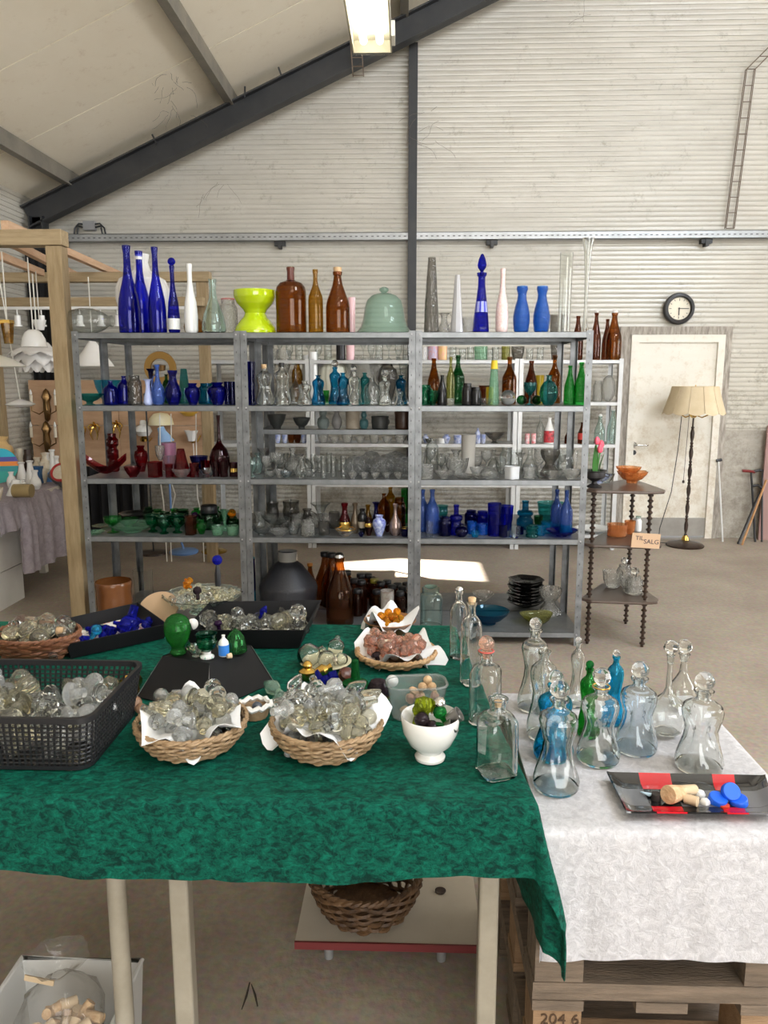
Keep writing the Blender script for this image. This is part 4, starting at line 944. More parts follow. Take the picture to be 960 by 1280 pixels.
# stoneware on the lower back shelf
M_stone = plain('dark_stoneware', (.035, .04, .038), .45, col2=(.06, .06, .055), nscale=30)
M_stb = plain('brown_stoneware', (.06, .028, .014), .35); M_stg = plain('grey_green_stoneware', (.16, .20, .19), .4, col2=(.22, .26, .25), nscale=20)
M_stbei = plain('beige_stoneware', (.36, .30, .22), .6, col2=(.44, .38, .30), nscale=20); M_stgr = plain('grey_stoneware', (.27, .26, .25), .5)
shelf_row(1.225, YS+YD+.006, .3, [
 ('bowl',346,24,518,.1,M_stone,'stoneware_bowl','bowl','deep dark grey stoneware bowl'),
 ('flatbowl',377,22,522,.1,M_stone,'stoneware_bowl','bowl','low dark grey stoneware bowl'),
 ('gourd',404,16,510,.1,M_stg,'gourd_vase','vase','grey green double gourd vase'),
 ('balus',421,13,508,.1,M_stgr,'stoneware_vase','vase','plain grey stoneware vase'),
 ('cyl',441,18,511,.1,M_stbei,'stoneware_cylinder','vase','beige stoneware cylinder'),
 ('gourd',455,12,514,.2,plain('blue_green_glaze',(.08,.20,.21),.3),'gourd_vase','vase','small blue green double gourd vase'),
 ('pot',475,22,520,.1,M_stone,'stoneware_teapot','teapot','squat black stoneware teapot with side handle',{'handle':(.2,.8,.22,0)}),
 ('pot',503,20,514,.1,M_stb,'stoneware_pot','pot','dark brown stoneware pot against the post'),
], 'on the low back shelf')

# ---- clear glass, middle bay
cm = []
for i, (u_, b_, vt, wd) in enumerate(((315,.05,572,13),(322,.3,566,14),(333,.1,570,12),(329,.5,560,15),(345,.3,566,16))):
    cm.append((('tulip','vase','goblet','trumpet','goblet')[i],u_,wd,vt,b_,('paleaqua','paleaqua','cut','cut','cut')[i],('tulip_vase','glass_vase','glass_goblet','trumpet_vase','glass_goblet')[i],'vase',('pale green scalloped vase nearest the post','pale green vase behind the scalloped one','clear cut goblet holding a cream ball','clear trumpet vase at the back of the cluster','clear cut goblet beside the small round dish')[i],{'mod':('wave',6,.06)}))
cm += [('bowl',358,16,589,.04,'bluish','round_dish','bowl','small thick round clear dish'),
 ('bulb',366,22,560,.4,'cut','cut_decanter','decanter','clear cut decanter with long ringed neck'),
 ('creamer',352,22,566,.55,'clear','glass_jug','jug','clear jug with looped handle at the back',{'handle':(.2,.9,.35,.4)}),
 ('balus',377,15,571,.06,'crisp','glass_bottle','vase','clear bottle vase with hanging tag'),
 ('onion',383,18,559,.35,'clear','glass_carafe','carafe','clear round carafe behind the bottle vase')]
for i in range(8):
    cm.append(('cyl',392+i*6.2+(i % 2),7.5,(568,572,570,566,571,574,570,573)[i],(.1,.4,.05,.35,.12,.45,.06,.3)[i],'clear','highball_glass','drinking glass','plain tall clear drinking glass',{'group':'tall clear drinking glasses'}))
for i, u_ in enumerate((320, 337, 350, 361, 374, 388, 398)):
    cm.append((('goblet', 'trumpet', 'tulip')[i % 3], u_, 13, 566+(i*5) % 9, .62, 'cut', 'back_goblet', 'drinking glass', 'cut clear glass behind the jugs', {'group': 'cut glasses behind the jugs', 'mod': ('wave', 8, .04)}))
for i, u_ in enumerate((338, 349, 361, 373, 386)):
    cm.append(('bowl', u_, 15, 590-(i % 2)*3, .10, 'cut', 'small_cut_bowl', 'bowl', 'small cut bowl before the jugs', {'group': 'small cut bowls before the jugs', 'mod': ('wave', 9, .05)}))
shelf_row(R3, YS, D, cm, 'on the clear glass shelf')
G_plate = glass('glass_plate_pattern', (.42, .44, .44), wavy=1.0, wscale=110, body=.05, gloss=2.5, edge=3)
# patterned glass plates standing on edge
def standing_plate(u, Y, z, dpx, label, mat, group, tilt=.22):
    x = XU(u, Y, z+.08); r = dpx*depth((x, Y, z))/F/2
    pr = [(0, 0), (r*.3, 0), (r*.34, .004), (r*.62, .004), (r*.66, .0), (r*.92, -.010), (r, -.012), (r, -.008), (r*.92, -.005), (r*.6, .009), (r*.3, .007), (0, .007)]
    o = MB().lathe(pr, 48, lambda a, zz: 1+.03*math.cos(12*a)).obj('glass_plate', mat, loc=(x, Y, z+r*math.cos(tilt)+.004), rot=(math.pi/2-tilt, 0, 0), label=label, cat='plate', group=group)
    return o
for i in range(8):
    standing_plate((443,453,464,474,484,494,503,509)[i], YS+.10+.09*(i % 3), R3, (27,25,28,26,27,28,26,24)[i], 'clear patterned plate standing on edge, clear glass shelf', G_plate, 'clear plates standing on edge')
for i in range(5):
    u_ = (441,455,469,483,498)[i]; x = XU(u_, YS+.045, R3)
    vessel('bowl', (x, YS+.045, R3), .052, .035, 'cut', 'crystal_cup', 'small crystal cup in front of the standing plates', 'cup', group='crystal cups before the plates', mod=('wave', 10, .05))

# ---- clear and coloured glass, lower middle
cm = [
 ('flatbowl',327,28,656,.05,'clear','wide_dish','bowl','wide clear footed dish with turned rim near the post'),
 ('footbowl',346,40,643,.30,'clear','cake_stand','cake stand','wide clear cake stand behind the small cut bowl'),
 ('bowl',349,24,662,.02,'cut','cut_bowl','bowl','small cut crystal bowl with scalloped rim',{'mod':('wave',12,.05)}),
 ('creamer',341,18,628,.55,'smoke','smoky_jug','jug','smoky glass jug with brown rim',{'handle':(.2,.95,.3,.3)}),
 ('creamer',364,24,626,.6,'smoke','smoky_jug','jug','large smoky jug with arched handle',{'handle':(.3,1,.3,0)}),
 ('cup',367,16,654,.08,'clear','glass_cup','cup','plain clear cup between the cut bowl and the ribbed pot'),
 ('jar',385,18,650,.05,'cut','ribbed_pot','jar','clear ribbed honey pot',{'mod':('ribs',12,.05)}),
 ('balus',384,20,636,.45,'smoke','smoky_teapot','teapot','smoky glass teapot with looped handle',{'handle':(.2,.85,.3,0)}),
 ('flatbowl',397,22,669,.02,'clear','flat_dish','bowl','flat clear dish before the ribbed pot'),
 ('trumpet',401,26,629,.45,'clear','footed_vase','vase','clear footed vase with square rim'),
 ('cyl',405,15,652,.1,'smoke','smoky_glass','drinking glass','smoky tumbler with bright rim'),
 ('cyl',418,14,640,.35,'smoke','smoky_glass','drinking glass','smoky tumbler next to the ruby vase'),
 ('balus',431,15,629,.12,'ruby','ruby_vase','vase','ruby bottle vase with gold flower medallion',{'band':(.14,.40,M_brass,'gold_medallion')}),
 ('balus',444,12,629,.15,plain('bronze_glass',(.12,.09,.06),.3,metal=.4),'bronze_vase','vase','bronze brown bottle vase beside the ruby one'),
 ('bowl',432,26,662,.02,'cut','low_bowl','bowl','low cut crystal bowl with gold rim',{'rim':M_brass}),
 ('urn',453,12,636,.12,'black','black_vase','vase','black vase with gold and white flowers',{'band':(.25,.5,M_stbei,'flower_band')}),
 ('urn',451.5,7,664,.01,'navy','tiny_vase','vase','tiny dark vase with white flower'),
 ('urn',461,11,647,.06,'darkruby','small_urn','vase','small gold and ruby urn',{'band':(.5,.7,M_brass,'gold_band')}),
 ('balus',460,11,631,.4,'honey','honey_vase','vase','honey coloured vase behind the gold urn'),
 ('urn',474,17,644,.05,plain('blue_white_china',(.55,.62,.78),.2,col2=(.03,.05,.40),nscale=45),'china_urn','vase','small blue and white china urn'),
 ('bud',470,11,628,.40,'navy','navy_vase','vase','navy flared vase behind the china urn'),
 ('bottle',480,13,617,.45,'amber','amber_bottle','bottle','square amber bottle behind the china urn',{'mod':('square',)}),
 ('bottle',488,15,609,.65,'honey','amber_bottle','bottle','taller honey amber bottle, highest of the cluster'),
 ('jar',499,16,622,.35,'amber','amber_jar','jar','round honey amber jar by the post'),
 ('cyl',507,12,611,.6,'green','green_cylinder','vase','green cylinder vase with amber top behind the amber jar'),
 ('bulb',494,16,630,.08,plain('bronze_lilac_lustre',(.30,.22,.20),.2,metal=.7),'lustre_vase','vase','lilac bronze lustre bulb vase'),
 ('cup',506,11,660,.03,'navy','navy_cup','cup','small navy cup with gold rim',{'rim':M_brass}),
 ('urn',484,9,652,.2,'darkruby','tiny_urn','vase','tiny dark urn between the china urn and lustre vase'),
]
for i, u_ in enumerate((325, 338, 355, 372, 392, 410)):
    cm.append((('creamer', 'cup', 'tulip')[i % 3], u_, 17, 640+(i*4) % 9, .35, 'cut', 'clear_creamer', 'jug', 'cut clear piece behind the front dishes', {'group': 'cut clear pieces behind the front dishes', 'mod': ('wave', 8, .04)}))
shelf_row(R4, YS, D, cm, 'on the lower middle shelf')

# ---- green and amber bottles (open end bay)
shelf_row(R2, YS, D, [
 ('jar',531,20,481,.14,'emerald','crackle_jar','jar','green crackle jar against the post'),
 ('bowl',541,17,488,.04,'emerald','crackle_bowl','bowl','round green crackle bowl lying on its rim'),
 ('beer',542,16,448,.5,'amber','amber_bottle','bottle','amber bottle behind the green crackle jar'),
 ('beer',552.5,12,469,.06,'black','black_bottle','bottle','narrow black green bottle'),
 ('wine',563,11,446,.25,'olive','pale_bottle','bottle','tall pale olive bottle next to the dark green wine bottle'),
 ('cyl',563,10,498,.02,'cut','shot_glass','drinking glass','small cut shot glass'),
 ('wine',572,17,444,.30,'darkgreen','wine_bottle','bottle','tall dark green wine bottle'),
 ('jar',584,14,479,.05,'black','black_jar','jar','taller black glass jar'),
 ('jar',595,13,484,.03,'black','black_jar','jar','shorter black glass jar'),
 ('cup',605,14,482,.5,'brown','brown_pot','pot','red brown pot behind the black jars'),
 ('cyl',612,10,484,.35,'yellow','yellow_glass','vase','small yellow glass behind the pale green column'),
 ('tallcone',617,14,450,.10,'mint','column_vase','vase','pale green column vase with yellow collar',{'band':(.80,.99,plain('yellow_collar',(.75,.52,.02),.4),'yellow_collar')}),
 ('bowl',607,18,498,.02,'clear','clear_dish','bowl','small clear dish by the column vase'),
 ('wine',636,18,446,.45,'amber','amber_bottle','bottle','amber bottle standing behind the half white globe'),
 ('beer',663,16,451,.50,'brown','brown_bottle','bottle','brown bottle behind the teal goblet'),
 ('goblet',662,16,478,.05,'teal','teal_goblet','goblet','teal goblet with frosted cup'),
 ('ballv',652,13,494,.2,'darkgreen','green_ball','paperweight','dark green ball nearer the half white globe'),
 ('ballv',671,13,494,.2,'darkgreen','green_ball','paperweight','dark green ball between teal goblet and round flask'),
 ('flask',685.5,23,469,.06,'teal','oval_flask','bottle','round teal flask with moulded pattern',{'mod':('wave',10,.03)}),
 ('cyl',674,11,469,.60,'yellow','yellow_vase','vase','mustard yellow vase behind the teal flask'),
 ('wine',692,17,444,.60,'amber','amber_bottle','bottle','tallest amber bottle behind the round teal flask'),
 ('beer',711.5,14,457,.10,'green','bumpy_bottle','bottle','bright green bumpy bottle beside the teal flask'),
 ('beer',725.5,16,453,.06,'green','bumpy_bottle','bottle','darker bright green bumpy bottle nearest the open end'),
], 'on the green bottle shelf')
x = XU(635, 4.40, R2); gb = thing('globe_paperweight', 'glass ball half filled with white on the green bottle shelf', 'paperweight', (x, 4.40, R2))
MB().ball((0, 0, .043), .043, 24, 14).obj('ball', SOL['clear'], gb)
MB().lathe([(0, .003), (.02, .006), (.034, .02), (.040, .040), (0, .042)], 24).obj('white_core', M_white, gb)

# ---- clear glass, open end bay
cl_ = [
 ('cyl',533,19,581,.03,'cut','cut_tumbler','drinking glass','horizontally ringed clear tumbler by the post',{'rim':None}),
 ('trumpet',528,14,566,.35,'cut','cut_vase','vase','clear cut vase behind the ringed tumbler'),
 ('jar',540,16,549,.5,'clear','tall_jar','jar','tall pinkish clear jar at the back',{}),
 ('bowl',556,26,589,.04,'cut','crystal_bowl','bowl','low crystal bowl after the ringed tumbler',{'mod':('wave',10,.05)}),
 ('goblet',551,13,569,.2,'clear','wine_goblet','goblet','clear goblet behind the low crystal bowl'),
 ('cup',571,30,572,.35,'cut','large_bowl','bowl','large cut salad bowl behind the small dishes',{'mod':('wave',14,.03)}),
 ('cyl',585,18,543,.40,plain('frosted_glass',(.52,.50,.46),.5),'frosted_cylinder','vase','tall frosted cylinder vase in the middle'),
 ('plate',580,30,594,.02,'cut','flat_dish','plate','flat crystal dish before the frosted cylinder'),
 ('bowl',597,20,584,.15,'cut','crystal_bowl','bowl','cut bowl tipped toward the front beside the frosted cylinder'),
 ('plate',601,26,594,.02,'cut','flat_dish','plate','second flat crystal dish right after the first'),
 ('dome',611,26,583,.12,'cut','cut_dome','bowl','upturned cut glass bowl'),
 ('bulb',617,16,562,.40,'clear','clear_bulb_vase','vase','clear bulb vase behind the upturned bowl'),
 ('cyl',640,16,583,.03,plain('frost_cube_glass',(.62,.64,.66),.35),'frosted_block','candle holder','square frosted glass block',{'mod':('square',)}),
 ('jar',632,15,560,.35,'clear','clear_jar','jar','clear jar behind the frosted block'),
 ('creamer',645,18,562,.45,'clear','glass_jug','jug','clear water jug with handle behind the frosted block',{'handle':(.2,.9,.3,0)}),
 ('cyl',662,18,585,.08,'cut','cut_tumbler','drinking glass','faceted clear tumbler after the frosted block',{'mod':('oct',)}),
 ('teardrop',662,22,560,.30,'clear','glass_carafe','carafe','smooth clear carafe behind the faceted tumbler'),
 ('hourglass',687,24,562,.25,'smoke','fluted_vase','vase','smoky fluted hourglass vase',{'mod':('ribs',12,.03)}),
 ('bowl',677,20,587,.06,'clear','small_bowl','bowl','small clear bowl before the fluted hourglass vase'),
 ('bowl',692,26,590,.03,'cut','crystal_ashtray','bowl','heavy crystal ashtray before the hourglass vase',{'mod':('wave',8,.06)}),
 ('creamer',707,24,562,.25,'clear','large_jug','jug','large clear jug near the open end',{'handle':(.2,.9,.25,3.0)}),
 ('bowl',714,26,587,.05,'cut','square_dish','bowl','square clear cut dish at the open end',{'mod':('square',)}),
]
for i, u_ in enumerate((538, 556, 570, 596, 608, 626, 650, 674, 700, 716)):
    cl_.append((('goblet', 'creamer', 'trumpet', 'tulip')[i % 4], u_, 14, 560+(i*7) % 12, .55, 'cut', 'back_glass', 'drinking glass', 'cut clear glass in the back row', {'group': 'cut glasses in the back row', 'mod': ('wave', 8, .04)}))
for i_ in cl_:
    if len(i_) > 9: i_[9].pop('rim', None)
shelf_row(R3, YS, D, cl_, 'on the clear glass end shelf')
# ---- cobalt and azure
sky = G['sky']
shelf_row(R4, YS, D, [
 ('wine',528,17,612,.25,'sky','frosted_bottle','bottle','frosted blue bottle touching the post'),
 ('wine',540,18,612,.18,'sky','frosted_bottle','bottle','frosted blue bottle one step from the post'),
 ('cyl',537,9,652,.02,'clear','shot_glass','drinking glass','small clear shot glass with blue base'),
 ('tulip',552,17,632,.55,'teal','teal_vase','vase','teal petal rimmed vase'),
 ('jar',556,16,646,.08,'navy','grape_jar','jar','bumpy navy jar before the teal vase',{'mod':('wave',9,.05)}),
 ('stack3',570,17,631,.10,'cobalt','cobalt_decanter','decanter','cobalt stepped decanter with teal ball neck'),
 ('flask',577,17,655,.03,'navy','blue_flask','bottle','small navy flask in front'),
 ('jar',589,17,638,.55,'navy','navy_jar','jar','navy jar behind the blue tumblers, nearer the stepped decanter'),
 ('jar',603,18,639,.45,'cobalt','cobalt_jar','jar','cobalt round jar behind the blue tumblers'),
 ('cyl',590,13,652,.15,'blue','blue_tumbler','drinking glass','bright blue tumbler above the tiny turquoise dish'),
 ('cyl',603,14,655,.12,'blue','blue_tumbler','drinking glass','bright blue tumbler beside the encased cobalt vase'),
 ('cup',594,11,664,.02,'azure','turquoise_dish','bowl','tiny turquoise cup'),
 ('cyl',618,17,629,.08,'cobalt','cased_vase','vase','cobalt vase with clear twisted casing',{'mod':('wave',3,.07)}),
 ('cup',632,19,632,.30,'cobalt','cobalt_beaker','vase','large flared cobalt beaker'),
 ('cyl',629,11,657,.04,'navy','navy_glass','drinking glass','small navy glass before the flared cobalt beaker'),
 ('cyl',643,14,657,.03,'bluish','pale_tumbler','drinking glass','pale lilac blue tumbler'),
 ('stack3',656,21,626,.35,'aqua','ringed_vase','vase','petrol blue vase of stacked rings'),
 ('cyl',650,10,659,.15,'navy','navy_glass','drinking glass','small navy glass behind the pale lilac blue tumbler'),
 ('rings',665,16,656,.04,'teal','teal_candleholder','candle holder','teal ringed candle glass'),
 ('cup',673,12,645,.5,'darkgreen','green_cup','cup','dark green cup behind the teal candle glass'),
 ('cup',688,34,628,.65,'teal','deep_bowl','bowl','deep petrol blue bowl at the back'),
 ('cyl',683,14,652,.2,'azure','azure_glass','drinking glass','azure tumbler before the deep petrol bowl',{'group':'azure tumblers'}),
 ('cyl',694,13,654,.25,'azure','azure_glass','drinking glass','azure tumbler before the deep petrol bowl',{'group':'azure tumblers'}),
 ('cyl',675,12,657,.1,'azure','azure_glass','drinking glass','azure tumbler before the deep petrol bowl',{'group':'azure tumblers'}),
 ('wine',695,15,612,.30,'sky','periwinkle_bottle','bottle','tall periwinkle bottle half behind its twin'),
 ('wine',707,16,613,.14,'sky','periwinkle_bottle','bottle','tall periwinkle bottle with azure foot, nearer the open end',{'band':(.03,.24,MATS['glass_azure'],'azure_foot')}),
 ('flatbowl',702,40,664,.02,'cobalt','cobalt_dish','bowl','shallow cobalt dish with flat rim at the open end'),
], 'on the cobalt glass shelf')

# ---- bottom shelves
def floor_item(kind, u, wp, vt, Y, z, mat, name, cat, label, **op):
    x = XU(u, Y, z+.05); w = wp*depth((x, Y, z+.1))/F; h = PY(u, vt, Y).z-z
    if op.get('stop') and op['stop'][0] in ('ball', 'facet', 'mush', 'tear'): h -= neck_r(kind, w)*3.0*(op['stop']+(1.,))[2]
    return vessel(kind, (x, Y, z+.0005), w, h, mat, name, label, cat, **op)
floor_item('pot', 144, 45, 726, 4.44, R5, plain('brown_salt_glaze', (.15, .050, .012), .25, col2=(.21, .08, .025), nscale=5, coat=.3), 'stoneware_crock', 'pot', 'orange brown glazed stoneware crock on the lowest grey shelf', n=36)
floor_item('cyl', 180, 24, 712, 4.80, R5, 'crisp', 'crystal_vase', 'vase', 'cut crystal vase beside the brown stoneware crock', mod=('wave', 10, .03))
floor_item('demi', 361, 70, 690, 4.55, R5, plain('black_demijohn_jacket', (.018, .019, .024), .5, bump=.2, bscale=80), 'demijohn', 'bottle', 'large glass demijohn in a black plastic jacket', n=40)
x = XU(361, 4.55, .5); w_ = 70*depth((x, 4.55, .3))/F/2; hz = PY(361, 690, 4.55).z
o = bpy.data.objects['demijohn']
MB().lathe([(w_*.30, hz-R5-.075), (w_*.30, hz-R5+.004), (w_*.345, hz-R5+.006), (w_*.345, hz-R5-.012), (w_*.33, hz-R5-.02), (w_*.33, hz-R5-.075)], 24).obj('glass_neck', G['milky'], o)
for i, (u, w_, vt, Y) in enumerate(((316, 9, 697, 4.55),)):
    floor_item('cyl', u, w_, vt, Y, R5, 'azure', 'blue_tall_vase', 'vase', 'tall azure vase with dark top behind the steel post', band=(.45, .98, MATS['glass_navy'], 'dark_top'))
floor_item('beer', 425, 34, 697, 4.42, R5, 'amber', 'growler_bottle', 'bottle', 'large amber swing top bottle behind the green table', stop=('wire', M_chrome, 1.0), n=30)
floor_item('beer', 407, 26, 693, 4.85, R5, 'amber', 'amber_jar_bottle', 'bottle', 'glowing orange amber bottle with black cap beside the demijohn', stop=('cap', M_black_pl, 1.0))
floor_item('beer', 415, 26, 694, 4.80, R5, 'amber', 'amber_jar_bottle', 'bottle', 'amber bottle with black cap just behind the swing top bottle', stop=('cap', M_black_pl, 1.0))
floor_item('beer', 388, 16, 706, 4.95, R5, 'amber', 'small_amber_bottle', 'bottle', 'small amber bottle with orange cap behind the demijohn', stop=('cap', plain('orange_cap', (.65, .25, .02), .4), 1.0))
k = 0
for (u, vt, Y, cap) in ((434,712,4.95,0),(443,722,4.75,0),(451,716,4.92,0),(460,716,5.0,0),(452,724,4.66,0),(468,722,4.82,1),(464,720,5.02,0),(476,726,4.72,0),(484,724,4.9,0),(490,730,4.74,0),(497,728,4.95,0),(503,732,4.78,0),(508,727,5.0,0),(500,738,4.64,0),(447,735,4.6,0),(471,736,4.6,0)):
    floor_item('jar', u, 14, vt+4, Y, R5, 'brown' if k % 3 else 'amber', 'pharmacy_jar', 'jar', 'brown pharmacy jar with black lid by the steel post' if not cap else 'brown pharmacy jar with olive yellow lid among the black lidded ones', stop=('cap', plain('olive_lid', (.28, .24, .03), .4) if cap else M_black_pl, .95), group=None if cap else 'brown pharmacy jars'); k += 1
floor_item('cyl', 484, 17, 738, 4.50, R5, plain('pale_printed_tin', (.50, .50, .46), .5, col2=(.2, .12, .1), nscale=18), 'printed_tin', 'tin', 'pale printed tin among the brown pharmacy jars')
floor_item('jar', 538, 30, 735, 4.40, R5, 'paleaqua', 'preserving_jar', 'jar', 'pale aqua preserving jar with glass lid at the table corner', lid=('plate', .08, .014, G['palegreen']))
floor_item('flatbowl', 604, 27, 741, 4.95, R5, 'cut', 'ribbed_dish', 'bowl', 'small ribbed clear bowl on the lowest end shelf', mod=('ribs', 16, .05))
for i in range(8):
    x = XU(657, 4.82, R5+.1)
    vessel('flatbowl', (x+.002*math.sin(i*2), 4.82+.002*math.cos(i*3), R5+.002+i*.0205), .235-.0015*i, .040, 'black', 'black_bowl', 'black glass bowl in the stack of eight on the lowest end shelf', 'bowl', group='stacked black glass bowls', mod=('wave', 6, .05), rz=i*.4, n=28)
floor_item('hourglass', 687, 28, 735, 4.66, R5, 'cut', 'ribbed_vase', 'vase', 'clear vertically ribbed vase beside the black bowl stack', mod=('ribs', 16, .04))
floor_item('flatbowl', 611, 52, 763, 4.46, R5, 'aqua', 'azure_dish', 'plate', 'large round petrol blue dish on the lowest end shelf', n=36)
floor_item('flatbowl', 672, 40, 768, 4.45, R5, 'olive', 'leaf_dish', 'bowl', 'olive green leaf shaped glass dish on the lowest end shelf', mod=('wave', 3, .14), n=36)

# ---- pale bays on the back wall
FY, FDp = 6.90, .30
def frow(z, items, place): shelf_row(z, FY, FDp, items, place)
pc = plain('blue_china', (.62, .66, .76), .25, col2=(.08, .14, .45), nscale=30)
top = [
 ('cyl',530,9,434,.1,plain('printed_white_glass',(.7,.7,.68),.3,col2=(.5,.5,.5),nscale=60),'printed_glass','drinking glass','white printed glass first after the column'),
 ('cyl',541,13,433,.1,plain('blue_red_print',(.45,.50,.72),.3,col2=(.68,.30,.28),nscale=30),'printed_glass','drinking glass','blue and red printed glass'),
 ('cyl',553,12,433,.1,plain('orange_print',(.86,.45,.32),.3,col2=(.85,.62,.20),nscale=22),'printed_glass','drinking glass','orange and yellow printed glass'),
 ('cyl',601,17,433,.1,'mint','green_cylinder','vase','pale green wide cylinder'),
 ('cyl',632,11,433,.1,'olive','olive_vase','vase','olive bubbled glass'),
 ('cup',647,17,433,.1,'smoke','smoky_vase','vase','smoky taupe tumbler vase'),
 ('cup',695,18,393,.1,'smoke','smoky_vase','vase','large smoky taupe vase'),
 ('beer',721,14,395,.2,'brown','brown_bottle','bottle','dark brown bottle half behind the steel bay'),
 ('beer',743.5,13,391,.1,'brown','brown_bottle','bottle','dark brown swing top bottle',{'stop':('wire',M_plastic_w,1.0)}),
 ('beer',757.5,12,399,.5,'brown','brown_bottle','bottle','shorter dark brown bottle at the back'),
 ('beer',766,20,391,.1,'amber','brown_bottle','bottle','broad olive brown bottle at the end',{'stop':('wire',M_plastic_w,1.0)}),
]
for i,u in enumerate((566,578,588,612,619,662,675)): top.append(('cyl',u,9,434+(i%2)*2,.12,'clear','clear_tumbler','drinking glass','plain clear tumbler standing in line','' and {} or {'group':'clear tumblers on the far top shelf'}))
for i,u in enumerate((338,350,362,374,386,398,410,454,464,474,486,498,508)):
    top.append((('cyl','goblet','tulip')[i%3],u,10,(424,420,428)[i%3],.12,'clear',('clear_tumbler','clear_goblet','clear_tulip_glass')[i%3],'drinking glass',('plain clear tumbler behind the decanter bay','clear stemmed goblet behind the decanter bay','clear tulip glass behind the decanter bay')[i%3],{'group':('clear tumblers','clear goblets','clear tulip glasses')[i%3]+' behind the decanter bay'}))
top += [('cyl',426,12,424,.1,plain('black_glazed',(.01,.01,.012),.3),'black_beaker','drinking glass','black beaker behind the decanter bay'),('cyl',438,11,426,.1,MATS['pink_glass'],'pink_beaker','drinking glass','pink beaker behind the decanter bay')]
frow(1.70, top, 'on the far top shelf')
frow(1.335, [
 ('ballv',418,46,442,.1,plain('ribbed_cream_globe',(.60,.60,.50),.3,trans=0),'ribbed_globe','lamp shade','big ribbed pale globe shade',{'mod':('ribs',20,.03),'n':40}),
 ('cyl',392,11,440,.1,M_white,'white_cylinder','vase','plain white cylinder vase beside the ribbed globe'),
 ('cyl',383,9,444,.1,'milky','frosted_cylinder','vase','narrow frosted cylinder next to the white one'),
 ('cup',456,34,446,.1,'cut','ribbed_bowl','bowl','large ribbed clear bowl',{'mod':('ribs',20,.03)}),
 ('urn',484,26,450,.1,'smoke','smoky_urn','vase','smoky ribbed urn vase',{'mod':('ribs',12,.03)}),
 ('trumpet',504,20,446,.1,'clear','clear_trumpet','vase','large clear trumpet vase'),
 ('trumpet',341,20,436,.1,'cut','cut_trumpet','vase','cut crystal trumpet vase with purple spot'),
 ('hourglass',356,18,438,.2,'cut','cut_vase','vase','cut crystal hourglass vase'),
 ('trumpet',436,16,452,.1,'cut','cut_beaker','vase','cut clear beaker between globe and ribbed bowl'),
 ('hourglass',470,18,446,.2,'cut','cut_beaker','vase','cut hourglass vase beside the ribbed bowl'),
 ('cup',402,14,452,.25,'cut','cut_beaker','vase','cut clear beaker behind the white cylinder'),
 ('urn',372,14,452,.1,'honey','honey_urn','vase','small honey tinted urn'),
 ('ballv',760,18,469,.1,'cut','bubbled_vase','vase','round bubbled clear vase seen beyond the open end'),
 ('jar',747,12,476,.3,'cut','cut_jar','jar','small clear cut jar seen beyond the open end'),
], 'on the far middle shelf')
mid = [
 ('cup',347,8,542,.1,pc,'china_mug','cup','blue and white mug nearest the posts'),
 ('cup',356,8,543,.1,pc,'china_mug','cup','blue and white mug beside the amber cups'),
 ('cup',364,9,543,.1,'amber','amber_cup','cup','amber cup between the china mugs, nearer the posts'),
 ('cup',372,9,543,.1,'brown','amber_cup','cup','brown cup between the china mugs'),
 ('cup',380,8,542,.1,pc,'china_mug','cup','blue and white mug after the brown cup'),
 ('flatbowl',536,10,548,.1,M_stone,'dark_dish','bowl','small dark dish by the column'),
 ('urn',532,7,543,.2,pc,'china_figurine','figurine','tiny white figurine by the column'),
 ('cyl',552,9,548,.1,M_white,'white_cup','cup','small white porcelain cup'),
 ('urn',558,10,543,.1,pc,'china_pot','pot','blue and white lidded china pot'),
 ('cyl',572,10,544,.1,pc,'china_box','box','blue and white china canister'),
 ('bottle',597,7,535,.1,pc,'china_bottle','bottle','slim blue and white china bottle'),
 ('cup',604,7,543,.1,pc,'china_cup','cup','small blue and white cup after the china bottle'),
 ('footbowl',618,26,541,.1,'smoke','cake_stand','cake stand','smoky glass footed bowl'),
 ('cyl',659,6,542,.1,plain('red_white_print',(.8,.75,.75),.3,col2=(.75,.08,.10),nscale=40),'striped_shaker','shaker','red and white shaker, the one nearer the bay post'),
 ('cyl',667,6,542,.1,MATS['red_white_print'],'striped_shaker','shaker','red and white shaker, the one nearer the milk bottle'),
 ('wine',675,10,519,.2,'clear','clear_bottle','bottle','clear bottle behind the milk bottle'),
 ('beer',686,13,522,.1,M_white,'milk_bottle','bottle','white milk bottle with red and black print',{'band':(.05,.50,plain('red_print',(.75,.06,.08),.4,col2=(.02,.02,.02),nscale=26),'printed_label')}),
 ('beer',710,9,537,.1,'brown','small_brown_bottle','bottle','small brown bottle with white mark between the steel posts'),
 ('beer',727,10,528,.1,'brown','small_brown_bottle','bottle','small brown bottle with red label near the open end',{'band':(.2,.5,plain('red_label',(.5,.05,.04),.5),'label')}),
 ('beer',749,13,520,.1,'paleaqua','aqua_bottle','bottle','pale aqua swing top bottle with cap',{'stop':('wire',M_plastic_w,1.0)}),
 ('beer',765,14,513,.1,'paleaqua','aqua_bottle','bottle','taller pale aqua bottle with white cap',{'stop':('wire',M_plastic_w,1.0)}),
]
for i,u in enumerate((404,418,434,450,468,484,500)):
    mid.append((('cup','bowl')[i%2],u,14,(542,546)[i%2],.1,'cut',('cut_tumbler','cut_bowl')[i%2],('drinking glass','bowl')[i%2],('clear cut tumbler behind the plates','low clear cut bowl behind the plates')[i%2],{'group':('clear cut tumblers','clear cut bowls')[i%2]+' behind the plates'}))
frow(.962, mid, 'on the far china shelf')
frow(.60, [('flatbowl',748,34,594,.1,pc,'china_dish','bowl','wide blue and white china dish behind the dark tier table'),], 'on the far lower shelf')
